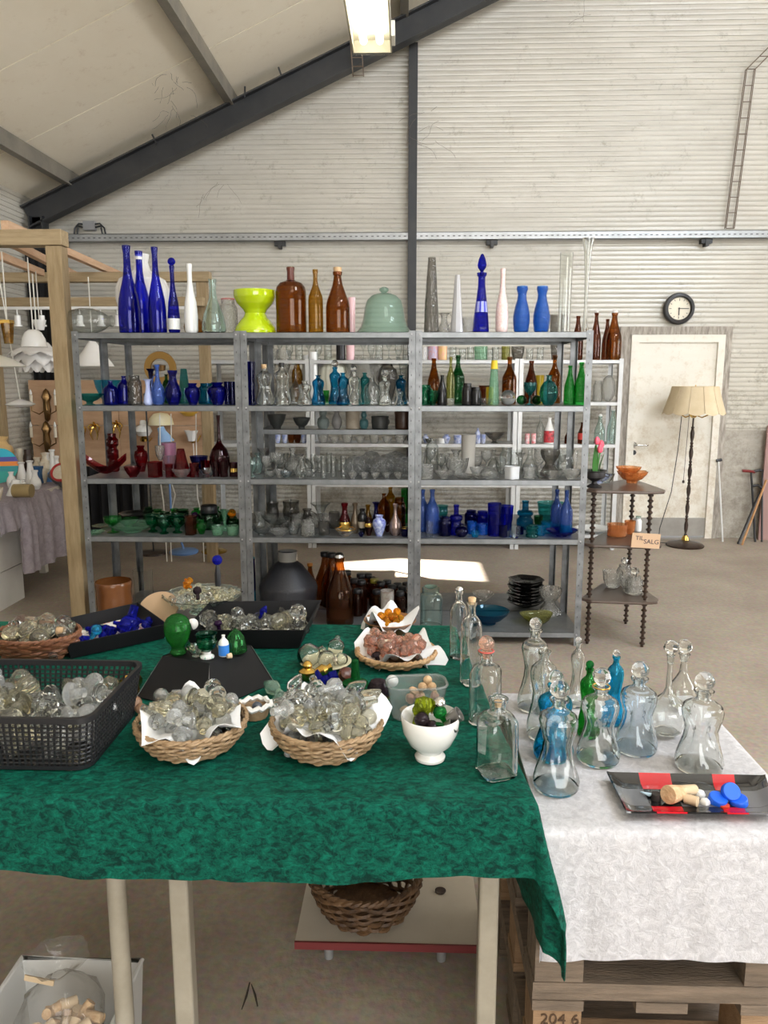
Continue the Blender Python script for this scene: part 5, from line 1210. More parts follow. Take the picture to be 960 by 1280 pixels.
o = vessel('plate', (XU(745, 6.95, .14), 7.06, .142), .34, .035, M_white, 'white_platter', 'large white platter on the lowest pale shelf behind the tier table', 'plate', n=36)

# ------------------------------------------------------------------ dark tier table with spool legs
tt = thing('tier_table', 'dark wooden three tier corner table with spool turned legs', 'table', (1.22, 4.47, 0))
A_ = PZ(800, 811, 0); B_ = PZ(783, 779, 0)
tiers = [(.915, ((735,607),(800,613),(820,609),(816,604),(776,599),(735,597))), (.605, ((730,668),(800,683),(825,682),(822,677),(790,662),(735,655))), (.28, ((722,741),(803,757),(820,751),(816,742),(780,728),(735,731)))]
poly = [(1.00, 4.34), (1.05, 4.28), (1.34, 4.25), (1.425, 4.27), (1.45, 4.33), (1.43, 4.62), (1.41, 4.78), (1.36, 4.80), (1.20, 4.66)]
for z, _ in tiers:
    pp = [(x_-1.22+.0*z, y_-4.47) for x_, y_ in poly]
    q = MB().prism(pp, z-.016, z).obj('tier', plain('greyed_walnut', (.075, .05, .038), .28, col2=(.10, .07, .055), nscale=6), tt, smooth=False)
    b_ = q.modifiers.new('bevel', 'BEVEL'); b_.width = .006; b_.segments = 2
for (lx, ly) in ((1.36, 4.30), (1.385, 4.73), (1.055, 4.345)):
    z0 = 0; segs = ((0, .264), (.28, .589), (.605, .899))
    for a, c in segs:
        n_ = int((c-a)/.030); pf = [(0, a)]
        for i in range(n_):
            s0 = a+(c-a)*i/n_; dz = (c-a)/n_; pf += [(.0085, s0+.001), (.0085, s0+dz*.35), (.0165, s0+dz*.55), (.0165, s0+dz*.75), (.0085, s0+dz*.95)]
        pf.append((0, c)); MB().lathe(pf, 10, M=Matrix.Translation((lx-1.22, ly-4.47, 0))).obj('leg', M_darkwood, tt)
# what stands on it
up = thing('tulip_urn', 'black footed urn with pink tulips on the top tier', 'planter', (XU(744, 4.40, .95), 4.42, .915))
k = 1/1.0
MB().lathe([(0, 0), (.040, 0), (.042, .008), (.016, .022), (.014, .034), (.030, .044), (.056, .058), (.060, .075), (.058, .092), (.066, .096), (.066, .100), (.050, .098), (.045, .07), (0, .06)], 28).obj('urn', plain('black_iron', (.018, .016, .016), .5), up)
for s_ in (-1, 1): MB().tube([(s_*.055, 0, .066), (s_*.08, 0, .060), (s_*.085, 0, .075), (s_*.06, 0, .082)], .004, 6).obj('handle', MATS['black_iron'], up)
random.seed(8)
M_leaf = plain('tulip_leaf', (.07, .25, .05), .45); M_petal = plain('pink_petal', (.82, .10, .16), .5)
for i in range(6):
    a = random.uniform(0, 6.28); r0 = .022; L_ = random.uniform(.11, .18); lean = random.uniform(.01, .04)
    def leaf(u_, v_): w_ = .013*math.sin(math.pi*min(1, .15+u_*.85)); return (math.cos(a)*(r0+lean*u_*u_)-math.sin(a)*w_*(v_*2-1), math.sin(a)*(r0+lean*u_*u_)+math.cos(a)*w_*(v_*2-1), .075+L_*u_)
    MB().sheet(leaf, 8, 2, .001).obj('leaf', M_leaf, up)
for i, (dx, dy, hz) in enumerate(((.004, 0, .255), (.030, .005, .235), (.018, -.02, .210))):
    MB().tube([(dx*.4, dy*.4, .07), (dx, dy, hz)], .003, 5).obj('stem', M_leaf, up)
    MB().lathe([(0, hz-.012), (.012, hz-.006), (.0165, hz+.008), (.013, hz+.026), (.004, hz+.036), (0, hz+.034)], 12, lambda a, z: 1+.10*math.cos(3*a), Matrix.Translation((dx, dy, 0))).obj('blossom', M_petal, up)
def tt_item(kind, u, wp, vb, vt, z, mat, name, label, cat='bowl', **op):
    P = PZ(u, vb, z); w = wp*depth(P)/F; h = PY(u, vt, P.y).z-z
    return vessel(kind, (P.x, P.y, z+.001), w, h, mat, name, label, cat, **op)
tt_item('flatbowl', 790, 36, 604, 589, .915, 'orange', 'orange_bowl', 'marigold glass bowl with wavy rim on the top tier, lower of the two', mod=('wave', 7, .08), n=40)
o = tt_item('flatbowl', 785, 30, 604, 592, .915, 'orange', 'orange_bowl', 'marigold glass bowl with wavy rim stacked inside the lower one', mod=('wave', 7, .08), n=40)
o.location.z += .040
tt_item('bowl', 757, 22, 604, 592, .915, 'clear', 'clear_dish', 'small clear dish between the tulip urn and the marigold bowls')
tt_item('cyl', 771, 24, 670, 655, .605, 'orange', 'orange_ribbed_bowl', 'marigold ribbed bowl on the middle tier', mod=('twist', 18, .04))
tt_item('cup', 787, 14, 668, 651, .605, 'orange', 'orange_cup', 'marigold cup behind the ribbed bowl on the middle tier', 'cup')
tt_item('jar', 797, 9, 664, 647, .605, M_white, 'white_pot', 'small white lidded pot on the middle tier', 'jar', stop=('cap', G['palegreen'], .9))
for i, (u, vb, vt, w_, kd, mt, lb) in enumerate(((765, 734, 714, 24, 'cup', 'cut', 'fan cut crystal bowl on the lowest tier'), (779, 731, 706, 17, 'jar', 'cut', 'crystal lidded jar at the back of the lowest tier'), (792, 742, 720, 20, 'jar', 'cut', 'crystal sugar pot at the front of the lowest tier'), (782, 739, 722, 16, 'bowl', 'cut', 'small crystal bowl between the crystal jars on the lowest tier'))):
    tt_item(kd, u, w_, vb, vt, .28, mt, 'crystal_'+('bowl' if kd in ('cup', 'bowl') else 'jar'), lb, 'bowl' if kd in ('cup', 'bowl') else 'jar', mod=('wave', 10, .06), stop=('facet', sc, .5) if kd == 'jar' else None)
# cardboard sign hanging at the middle tier
P = PZ(802, 681, .605); sg = thing('price_sign', 'small brown cardboard sign reading TIL SALG on the middle tier', 'sign', (P.x-.002, 4.225, .602), rot=(0, math.radians(3), 0))
MB().box((-.078, -.002, 0), (.078, .001, .083)).obj('card', plain('kraft_card', (.62, .42, .27), .8), sg, smooth=False)
inkm = plain('dark_ink', (.05, .04, .06), .7)
mtext('TIL', .034, inkm, sg, (-.036, -.0028, .054), (math.pi/2, 0, 0), 'lettering')
mtext('SALG', .036, inkm, sg, (.030, -.0028, .036), (math.pi/2, 0, 0), 'lettering')

# ------------------------------------------------------------------ floor lamp, canes
fp = PZ(857, 680, 0); fp.y = 7.10; lh = PY(870, 483, 7.1).z
lm = thing('floor_lamp', 'old floor lamp with cream scalloped fabric shade before the door', 'lamp', (XU(856, 7.1, 0), 7.1, 0))
MB().lathe([(0, 0), (.165, 0), (.17, .012), (.15, .028), (.07, .045), (.03, .06), (0, .06)], 36).obj('base', M_darkwood, lm)
MB().lathe([(0, .055), (.035, .058), (.03, .08), (.02, .10), (0, .10)], 20).obj('brass_collar', M_brass, lm)
pf = [(0, .08)]; z = .09
while z < 1.10: pf += [(.009, z), (.015, z+.02), (.009, z+.03), (.017, z+.07), (.019, z+.11), (.011, z+.15), (.015, z+.158), (.015, z+.165)]; z += .17
pf += [(.008, z), (.008, 1.26), (0, 1.26)]
MB().lathe(pf, 16).obj('pole', M_darkwood, lm)
MB().lathe([(0, 1.19), (.02, 1.19), (.045, 1.22), (.02, 1.25), (0, 1.25)], 16).obj('hub', M_brass, lm)
for k in range(3):
    a = k*2.1+.1; MB().tube([(0, 0, 1.22), (math.cos(a)*.08, math.sin(a)*.08, 1.19), (math.cos(a)*.14, math.sin(a)*.14, 1.215), (math.cos(a)*.145, math.sin(a)*.145, 1.26)], .006, 6).obj('lamp_arm', M_brass, lm)
M_shade = plain('cream_fabric_shade', (.64, .52, .33), .85, bump=.2, bscale=200, col2=(.70, .58, .40), nscale=12)
npan = 12
for k in range(npan):
    a0, a1 = 2*math.pi*k/npan, 2*math.pi*(k+1)/npan
    def pan(u_, v_):
        a = a0+(a1-a0)*(.02+u_*.96); s_ = math.sin(math.pi*u_); r = .195+(.268-.195)*(1-v_)**1.2 + .006*s_*(1 if k % 2 else -.3)
        z = 1.235+(lh-1.235)*v_ - (.018*s_)*(1-v_)**2
        return (r*math.cos(a), r*math.sin(a), z)
    MB().sheet(pan, 8, 6, .002).obj('shade_panel', M_shade, lm)
MB().tube([(.195*math.cos(a/24*6.2832), .195*math.sin(a/24*6.2832), lh-.002) for a in range(24)], .004, 6, closed=True).obj('shade_ring', M_shade, lm)
q = MB()
for k in range(3): a = k*2.094; q.tube([(0, 0, lh-.01), (.195*math.cos(a), .195*math.sin(a), lh-.004)], .0025, 5)
q.tube([(0, 0, 1.25), (0, 0, lh+.012)], .004, 6); q.obj('shade_carrier', M_brass, lm)
MB().tube([(-.10, .02, 1.20), (-.11, .03, .9), (-.14, .05, .5), (-.22, .07, .15), (-.23, .05, .02), (-.12, .02, .02)], .004, 5).obj('cord', M_steelblack, lm)
MB().tube([(-.05, -.03, 1.22), (-.065, -.035, .62)], .0025, 5).obj('pull_cord', M_darkwood, lm)
MB().lathe([(0, 0), (.012, .01), (.01, .03), (0, .035)], 10, M=Matrix.Translation((-.065, -.035, .59))).obj('pull_knob', M_darkwood, lm)
def cane(name, label, u0, v0, u1, v1, mat, r, handle=None, hm=None, y0=7.30, y1=7.42, cat='cane'):
    a = PY(u0, v0, y0); a.z = max(a.z, .0) if v0 > 600 else a.z; a.z = .012; c = PY(u1, v1, y1)
    t_ = thing(name, label, cat, a); d = c-a
    MB().tube([(0, 0, -.012), d], [r, r], 8).obj('shaft', mat, t_)
    if handle: MB().tube([d+Vector(p) for p in handle], .014, 8).obj('handle', hm or mat, t_)
    return t_
cane('walking_stick', 'black walking stick with red grip leaning right of the door', 944, 678, 939, 590, M_black_pl, .010, [(-.085, 0, .012), (-.02, 0, .008), (.035, 0, 0)], plain('dark_red_grip', (.16, .01, .01), .3))
cane('walking_stick', 'black walking stick with brass collar beside the red gripped one', 952, 680, 953, 590, M_black_pl, .010, [(-.08, 0, .004), (-.03, 0, .016), (.03, 0, .002), (.06, 0, .006)], M_black_pl)
cane('walking_stick', 'black crook handled stick slanting across the wall', 923, 678, 949, 618, M_black_pl, .013, [(0, 0, 0), (.03, 0, .05), (-.02, 0, .09), (-.07, 0, .08)], M_black_pl, 7.2, 7.38)
cane('walking_stick', 'bent light wooden stick slanting in front of the black ones', 928, 676, 958, 600, plain('ash_stick', (.40, .20, .07), .5), .010, None, None, 7.15, 7.36)
cane('crutch', 'thin white metal crutch leaning against the door surround', 903, 681, 898, 576, M_metal_w, .008, [(-.02, 0, .0), (.03, 0, .01)], M_black_pl, 7.30, 7.43)
pw = PZ(962, 676, 0); MB().box((0, 0, 0), (.25, .02, 1.1)).obj('leaning_board', plain('dull_pink_board', (.33, .20, .18), .6), loc=(pw.x-.09, 7.40, .0), smooth=False, label='dull pink board leaning behind the walking sticks', cat='board')

# ------------------------------------------------------------------ timber lamp booth at the far end
bt = thing('timber_frame', 'rough sawn timber frame of the lamp stand with one thick post before the shelves', 'frame', (-2.0, 4.5, 0))
def bp(name, a, b_, mat, o=(-2.0, 4.5, 0), par=None):
    q = MB().box([a[i]-o[i] for i in range(3)], [b_[i]-o[i] for i in range(3)]).obj(name, mat, par or bt, smooth=False)
    m_ = q.modifiers.new('bevel', 'BEVEL'); m_.width = .004; m_.segments = 2; return q
bp('post', (-2.045, 4.44, 0), (-1.955, 4.53, 2.268), M_wood)
bp('beam', (-3.45, 4.43, 2.27), (-1.945, 4.53, 2.355), M_woodx)
bp('post', (-1.70, 6.30, 0), (-1.62, 6.38, 2.30), M_wood)
bp('post', (-3.44, 6.30, 0), (-3.36, 6.38, 2.30), M_wood)
bp('beam', (-3.45, 6.28, 2.30), (-1.585, 6.36, 2.375), M_woodx)
bp('beam', (-3.45, 6.18, 2.10), (-1.62, 6.26, 2.17), M_woodx)
for (a, b_, z) in (((6, 281), (150, 344), 2.42), ((10, 301), (143, 362), 2.385), ((0, 320), (52, 341), 2.35)):
    p_ = PZ(*a, z); r_ = PZ(*b_, z); r_.y = min(r_.y, 6.9); q = MB().beam(p_-bt.location, r_-bt.location, .045, .05).obj('rafter_batten', M_woodp, bt, smooth=False)
bd = thing('display_board', 'plywood board carrying wall lamps at the back of the lamp stand', 'board', (-1.6, 6.95, 0))
for (x0, x1, z0, z1) in ((-3.44, -2.63, 1.12, 1.525), (-3.44, -2.63, .62, 1.115), (-2.625, -1.81, 1.12, 1.525), (-2.625, -1.81, .62, 1.115)):
    MB().box((x0+1.6, -.008, z0), (x1+1.6, .008, z1)).obj('panel', M_ply, bd, smooth=False)
MB().box((-1.78, .01, .0), (-1.71, .05, 1.5)).box((-.30, .01, 0), (-.23, .05, 1.5)).obj('legs', M_wood, bd, smooth=False)
M_blackcloth = plain('black_cloth', (.006, .006, .007), .9, bump=.4, bscale=6)
def hang(name, label, x0, x1, Y, z0, z1, mat, amp=.02, n=9, cat='curtain'):
    return MB().sheet(lambda a, b_: (x0+(x1-x0)*a, Y+amp*math.sin(a*n*6.28)*(1-.4*b_), z0+(z1-z0)*b_), int(n*8), 6, .003).obj(name, mat, label=label, cat=cat)
a = PY(40, 470, 6.7); c = PY(78, 312, 6.7)
hang('black_curtain', 'black cloth hung behind the white petal lamp', XU(38, 7.12, 2), XU(84, 7.12, 2), 7.12, 1.46, PY(60, 312, 7.12).z, M_blackcloth, .015, 5)
a = PY(108, 662, 5.95); c = PY(186, 608, 5.95)
hang('black_cloth', 'black cloth hanging below the plywood lamp board', XU(106, 6.45, .4), XU(186, 6.45, .4), 6.45, .16, .80, M_blackcloth, .03, 6, 'cloth')
# left table under a lilac cloth with its things
MB().box((-3.40, 4.70, .715), (-2.63, 6.0, .74)).box((-3.35, 4.75, 0), (-3.30, 4.80, .715)).box((-2.95, 5.32, 0), (-2.90, 5.37, .715)).box((-3.35, 5.9, 0), (-3.30, 5.95, .715)).box((-2.95, 5.9, 0), (-2.90, 5.95, .715)).obj('side_table', M_tabletop, label='trestle table under the lilac cloth', cat='table', smooth=False)
def lil(a, b_):
    # across: wall side to aisle side, then down the pleated skirt
    t_ = b_*1.35
    Y = 4.66+1.38*a
    if t_ < .82: return (-3.43+t_, Y, .745)
    d_ = (t_-.82)*(1 if Y > 5.02 else (.37+.63*max(0, (Y-4.96)/.06))); return (-2.61+.02*math.sin(Y*26)*min(1, d_*4)+.012*math.sin(Y*61)*min(1, d_*4)+.03*min(1, d_*6)-.03*(Y-4.66), Y, .745-d_)
MB().sheet(lil, 120, 44, .003).obj('lilac_tablecloth', M_lilac, label='dusty lilac crushed cloth with pleated skirt on the side table', cat='tablecloth', angle=1.4)
TZ = .746
M_porc = plain('white_porcelain', (.80, .79, .76), .18, coat=.4); M_bisq = plain('cream_bisque', (.62, .52, .38), .6, col2=(.74, .68, .56), nscale=30)
random.seed(21)
def tin(kind, u, vb, wp, vt, mat, name, label, cat='ornament', **op):
    P = PZ(u, vb, TZ); P.y = min(P.y, 5.93); P.x = min(XU(u, P.y, TZ+.03), -2.68); w = wp*depth(P)/F; h = PY(u, vt, P.y).z-TZ
    return vessel(kind, (max(P.x, -3.38), P.y, TZ+.001), w, max(h, .02), mat, name, label+' on the lilac cloth', cat, **op)
side = [
 ('urn',4,598,30,546,plain('amber_stone_jar',(.70,.48,.22),.3),'tan_jar','large tan jar with wide neck','vase'),
 ('tumbler',10,628,17,600,plain('green_copper',(.05,.22,.06),.35,col2=(.40,.16,.06),nscale=12),'copper_mug','green and copper striped mug','cup'),
 ('tower',28,606,15,578,M_porc,'porcelain_candlestick','white porcelain candlestick, nearest the painted plate','candlestick'),
 ('tower',39,608,15,576,M_porc,'porcelain_candlestick','taller white porcelain candlestick in the centre','candlestick'),
 ('tower',67,598,13,562,M_porc,'porcelain_bottle','white bottle shaped candlestick at the board side','candlestick'),
 ('balus',23,592,14,575,M_porc,'porcelain_vase','white porcelain vase behind the first candlestick','vase'),
 ('cup',27,570,7,561,M_cream,'cream_cup','small cream cup on a candle spike','cup'),
 ('jar',37,582,12,562,M_darkwood,'dark_pot','dark turned wood pot','pot'),
 ('vase',48,590,16,572,M_bisq,'shell_ornament','spiky shell ornament','ornament'),
 ('vase',58,590,16,566,M_bisq,'shell_ornament','taller cream shell ornament','ornament'),
 ('flatbowl',45,600,20,588,M_porc,'porcelain_dish','small white dish between the candlesticks','bowl'),
 ('bowl',22,616,18,604,plain('blue_white_dish',(.20,.40,.75),.3,col2=(.75,.78,.8),nscale=14),'blue_dish','blue and white swirled dish','bowl'),
 ('cone',40,619,26,600,M_porc,'white_glass_cone','white glass shade lying before the candlesticks','lamp shade'),
 ('cup',62,602,20,590,plain('sky_blue_glaze',(.12,.30,.60),.3),'blue_bowl','blue glazed bowl before the shell ornaments','bowl'),
 ('flatbowl',74,598,22,586,M_porc,'cream_tray','cream tray stacked at the board side','bowl'),
]
for s_ in side: tin(*s_)
P = PZ(22, 622, TZ); MB().lathe([(0, 0), (.045, 0), (.045, .12), (0, .12)], 20, M=Matrix.Rotation(math.pi/2, 4, 'Y')).obj('gold_tin', plain('dull_gold', (.30, .22, .10), .4), loc=(P.x-.02, P.y, TZ+.047), label='dull gold round tin lying on its side on the lilac cloth', cat='tin')
for i_, (u_, vb_, wp_, vt_, kd_) in enumerate(((18, 596, 12, 577, 'balus'), (33, 596, 10, 572, 'tower'), (45, 612, 14, 588, 'balus'), (53, 604, 13, 578, 'vase'), (61, 592, 10, 566, 'tower'), (72, 594, 12, 570, 'balus'), (33, 626, 14, 610, 'bowl'), (55, 618, 18, 600, 'jar'), (15, 612, 12, 590, 'vase'))):
    tin(kd_, u_, vb_, wp_, vt_, M_porc if i_ % 3 else M_bisq, 'porcelain_piece', 'small white or cream porcelain piece', 'ornament', group='porcelain clutter on the lilac cloth')
# painted round plate with coloured bands
P = PZ(0, 604, TZ); pp_ = thing('painted_plate', 'round plate painted in turquoise blue and orange bands', 'plate', (P.x, P.y, TZ), rot=(math.radians(-12), 0, math.radians(18)))
r_ = .135
for (z0, z1, cm_) in ((0, .09, (.0, .38, .33)), (.09, .13, (.0, .30, .34)), (.13, .165, (.85, .25, .02)), (.165, .20, (.06, .06, .35)), (.20, .27, (.0, .45, .62))):
    pl_ = []
    n_ = 10; z0_, z1_ = z0-r_, z1-r_
    for i in range(n_+1): z = z0_+(z1_-z0_)*i/n_; pl_.append((math.sqrt(max(0, r_*r_-z*z)), z))
    pl_ = pl_ + [(-x_, z_) for x_, z_ in reversed(pl_)]
    q = MB().prism(pl_, -.006, .006, Matrix.Translation((0, 0, r_)) @ Matrix.Rotation(math.pi/2, 4, 'X')); q.obj('painted_band', plain('paint_%d' % int(z0*1000), cm_, .35), pp_, smooth=False)
# grey lantern with red ring
P = PZ(66, 606, TZ); lt = thing('signal_lantern', 'blue and grey lantern with red ringed round lens', 'lantern', (P.x+.0, P.y+.05, TZ+.075))
MX = Matrix.Rotation(math.radians(70), 4, 'Y')
MB().lathe([(0, -.12), (.07, -.12), (.06, -.02), (.045, .03), (0, .03)], 24, M=Matrix.Rotation(math.radians(-60), 4, 'Y')).obj('body', plain('grey_enamel', (.10, .10, .10), .5), lt)
MB().lathe([(.06, .03), (.075, .03), (.075, .05), (.06, .05), (.06, .03)], 28, M=Matrix.Translation((.07, -.02, 0)) @ Matrix.Rotation(math.radians(60), 4, 'X')).obj('red_ring', plain('red_enamel', (.40, .02, .02), .35), lt)
MB().lathe([(0, .036), (.06, .036), (.06, .042), (0, .042)], 28, M=Matrix.Translation((.07, -.02, 0)) @ Matrix.Rotation(math.radians(60), 4, 'X')).obj('lens', M_bisq, lt)
MB().box((-.17, -.03, -.07), (-.10, .03, .06)).obj('back_plate', plain('deep_blue_enamel', (.02, .10, .26), .4), lt)
# white cartons on the floor
for i, (x0, y0, z0, z1, lb) in enumerate(((-3.14, 4.86, 0, .255, 'lower white flat carton before the lilac cloth'), (-3.17, 4.82, .257, .52, 'upper white flat carton before the lilac cloth'))):
    cbx = thing('carton', lb, 'box', (x0, y0, z0)); mw = plain('white_carton', (.60, .57, .52), .7, col2=(.66, .63, .58), nscale=5)
    if i == 0:
        MB().box((0, 0, 0), (.255, .30, z1-z0)).obj('half', mw, cbx, smooth=False); MB().box((.258, 0, 0), (.42, .34, z1-z0-.004)).obj('half', mw, cbx, smooth=False)
    else: MB().box((0, 0, 0), (.455, .40, z1-z0)).obj('box_body', mw, cbx, smooth=False); MB().box((.1, .02, z1-z0), (.3, .3, z1-z0+.003)).obj('blue_label', plain('blue_paper', (.10, .20, .38), .6), cbx, smooth=False)

# hanging lamps
M_cordw = plain('white_cord', (.70, .68, .62), .5)
def pend(name, label, u, v, Y, build, top=2.33, cat='pendant lamp', lean=0):
    P = PY(u, v, Y); t_ = thing(name, label, cat, P); build(t_)
    MB().tube([(0, 0, 0), (lean, 0, top-P.z)], .004, 5).obj('cord', M_cordw, t_); return t_
def lotus(t_):
    for ring, (n_, r0, r1, z0, z1) in enumerate(((10, .05, .115, -.02, -.17), (10, .06, .155, -.01, -.13), (9, .06, .175, 0, -.07))):
        for k in range(n_):
            a = 2*math.pi*(k+.5*(ring % 2))/n_
            def pet(u_, v_):
                s_ = (v_-.5)*2; w_ = .055*math.sin(math.pi*min(1, .25+u_*.70)); r = r0+(r1-r0)*math.sin(u_*1.5)
                z = z0+(z1-z0)*u_+.02*(1-s_*s_)*u_*0; rr = r-.012*s_*s_
                return (math.cos(a)*rr-math.sin(a)*w_*s_, math.sin(a)*rr+math.cos(a)*w_*s_, z)
            MB().sheet(pet, 6, 4, .0015).obj('petal', plain('white_petal_plastic', (.78, .76, .74), .4), t_)
    MB().lathe([(.02, .03), (.06, .02), (.09, -.02), (.10, -.06), (.095, -.06), (.06, .012), (.02, .02)], 20).obj('inner_dome', M_porc, t_)
pl_ = pend('petal_lamp', 'white hanging lamp made of layered petals', 47, 432, 5.6, lotus, top=2.22); pl_.scale = (1.22, 1.22, 1.12)
pend('dome_lamp', 'white enamel dome lamp hanging above the petal lamp', 41, 412, 5.25, lambda t_: MB().lathe([(0, 0), (.03, 0), (.055, -.02), (.075, -.06), (.085, -.115), (.082, -.115), (.07, -.06), (.05, -.024), (0, -.006)], 28).obj('shade', M_porc, t_))
pend('cup_lamp', 'small white cup shaped lamp between the dome lamp and the post', 49, 400, 5.9, lambda t_: MB().lathe([(0, -.08), (.03, -.075), (.05, 0), (.045, .0), (.028, -.068), (0, -.07)], 18).obj('shade', M_porc, t_))
pend('disc_lamp', 'flat white disc lamp hanging before the plywood board', 25, 499, 5.3, lambda t_: MB().lathe([(0, 0), (.02, 0), (.07, -.018), (.10, -.035), (.07, -.05), (0, -.058)], 30).obj('shade', M_porc, t_), lean=-.09)
pend('dish_lamp', 'wide white dish lamp hanging at the far end of the frame', -4, 445, 5.0, lambda t_: MB().lathe([(0, .01), (.03, .005), (.11, -.025), (.17, -.065), (.168, -.068), (.10, -.035), (0, -.01)], 36).obj('shade', plain('cream_enamel', (.80, .78, .68), .25), t_))
def ambl(t_):
    MB().lathe([(0, -.13), (.028, -.13), (.042, 0), (.038, 0), (.025, -.122), (0, -.122)], 8).obj('glass_shade', G['honey'], t_)
    MB().box((-.14, -.03, -.005), (.03, .03, .02)).obj('brass_arm', M_brass, t_)
pend('amber_lamp', 'amber glass lamp with brass arm hanging from the frame', 9, 404, 5.0, ambl)
pend('cone_lamp', 'white paper cone lamp behind the steel posts', 115, 425, 6.0, lambda t_: MB().lathe([(.014, 0), (.018, 0), (.155, -.20), (.152, -.20), (.012, -.004)], 32).obj('shade', plain('white_paper_shade', (.80, .78, .74), .7), t_), top=2.3)
def ringl(t_):
    MB().lathe([(.075, -.012), (.125, -.012), (.13, 0), (.125, .012), (.075, .012), (.07, 0), (.075, -.012)], 32, M=Matrix.Translation((0, 0, -.16)) @ Matrix.Rotation(math.pi/2, 4, 'X')).obj('ring_plate', plain('old_brass', (.34, .20, .06), .35, metal=.8), t_)
    MB().lathe([(0, 0), (.05, -.01), (.045, -.05), (.0, -.06)], 18, M=Matrix.Translation((0, -.02, -.13))).obj('holder', plain('bronze_metal', (.20, .12, .05), .3, metal=1), t_)
pend('brass_ring_lamp', 'round brass ring lamp hanging behind the blue glass', 199, 434, 6.1, ringl, top=2.3)
# track with spot heads
tk = thing('track_light', 'white track with small spot heads under the back beam', 'track light', (-2.5, 6.12, 2.08))
MB().box((-.92, -.012, -.01), (.80, .012, .012)).obj('rail', M_plastic_w, tk, smooth=False)
for u in (22, 52, 100, 126, 147):
    x = XU(u, 6.12, 2.0)+2.5; q = MB(); q.tube([(x, 0, -.01), (x, 0, -.05)], .005, 6); q.lathe([(0, 0), (.024, 0), (.024, .07), (0, .075)], 14, M=Matrix.Translation((x, 0, -.125))).lathe([(0, 0), (.034, 0), (.034, .014), (0, .014)], 16, M=Matrix.Translation((x, 0, -.14)))
    q.obj('spot_head', M_porc, tk)
# wall lamps on the board
def sconce(name, label, u, v, build):
    P = PY(u, v, 6.89); t_ = thing(name, label, 'wall lamp', P); build(t_); return t_
def candle_sconce(t_):
    br = plain('bronze_metal', (.20, .12, .05), .3, metal=1)
    MB().lathe([(0, -.16), (.02, -.14), (.035, -.05), (.025, .02), (.04, .06), (.02, .12), (0, .14)], 10, lambda a, z: 1+.25*math.cos(5*a+z*40), Matrix.Translation((0, .02, 0))).obj('ornament', br, t_)
    for s_ in (-1, 1):
        MB().tube([(0, 0, -.05), (s_*.05, -.03, -.09), (s_*.11, -.04, -.06), (s_*.11, -.04, -.01)], .006, 6).obj('arm', br, t_)
        c_ = MB().tube([(s_*.11, -.04, -.01), (s_*.11, -.04, .08)], .014, 10).obj('candle_sleeve', M_cream, t_)
        MB().lathe([(0, .08), (.012, .085), (.013, .10), (.006, .125), (0, .135)], 10, M=Matrix.Translation((s_*.11, -.04, 0))).obj('bulb', M_porc, t_)
sconce('candle_sconce', 'bronze candle sconce high on the plywood board', 57, 505, candle_sconce)
sconce('candle_sconce', 'bronze candle sconce below the first on the plywood board', 57, 545, candle_sconce)
def gold_sconce(t_):
    for k in range(5):
        a = k*1.256+.3; MB().tube([(0, .0, .03), (math.cos(a)*.03, -.03, .03+math.sin(a)*.03), (math.cos(a)*.055, -.03, math.sin(a)*.06), (math.cos(a)*.03, -.02, -.06+math.sin(a)*.05)], [.008, .011, .008, .003], 6).obj('leaf', M_brass, t_)
sconce('gold_sconce', 'small gilt leaf sconce nearest the outer post', 102, 538, gold_sconce)
sconce('gold_sconce', 'gilt leaf sconce between the steel posts', 119, 536, gold_sconce)
sconce('gold_sconce', 'gilt leaf sconce beside the second steel post', 147, 534, gold_sconce)
def oil(t_):
    MB().lathe([(.02, .07), (.028, .06), (.03, .03), (.065, .01), (.078, -.03), (.05, -.07), (.045, -.07), (.07, -.03), (.05, .005), (.024, .03), (.018, .07)], 24).obj('glass_shade', M_porc, t_)
    MB().lathe([(0, -.13), (.03, -.12), (.035, -.10), (.02, -.08), (.025, -.07), (0, -.07)], 16).obj('burner', M_brass, t_); MB().tube([(0, 0, -.10), (.04, .03, -.12), (.06, .05, -.09)], .006, 6).obj('arm', M_brass, t_)
sconce('oil_lamp', 'brass wall lamp with white vase shaped glass shade', 179, 535, oil)
sconce('dome_sconce', 'cream marbled half dome shade at the top of the board', 201, 524, lambda t_: MB().lathe([(0, .06), (.06, .05), (.10, .01), (.112, -.05), (.108, -.05), (.09, .01), (0, .05)], 24).obj('shade', plain('cream_alabaster', (.80, .72, .42), .3, col2=(.85, .80, .60)), t_))
sconce('yellow_glass_bowl', 'yellow glass bowl shade at the top of the board', 236, 515, lambda t_: MB().lathe([(0, -.04), (.04, -.035), (.085, .0), (.08, .0), (0, -.03)], 24).obj('shade', plain('yellow_shade_glass', (.80, .50, .05), .3), t_))
def glasssc(t_):
    MB().lathe([(0, -.05), (.03, -.045), (.04, .0), (.062, .05), (.058, .05), (.034, 0), (0, -.038)], 18, lambda a, z: 1+.06*math.cos(6*a)).obj('glass_shade', M_porc, t_)
    MB().tube([(0, 0, -.06), (.05, .02, -.05), (.07, .05, .0)], .008, 6).obj('arm', M_brass, t_); MB().tube([(.01, .02, -.06), (.012, .03, -.3)], .004, 5).obj('cord', M_cordw, t_)
sconce('glass_sconce', 'brass wall lamp with pleated white glass cup', 239, 545, glasssc)
sconce('black_holder', 'small black lamp holder hanging on the board', 259, 540, lambda t_: (MB().lathe([(0, -.03), (.02, -.03), (.02, .03), (0, .03)], 12).obj('holder', M_black_pl, t_), MB().tube([(0, 0, .03), (0, 0, .12)], .004, 5).obj('stem', M_steelblack, t_)))
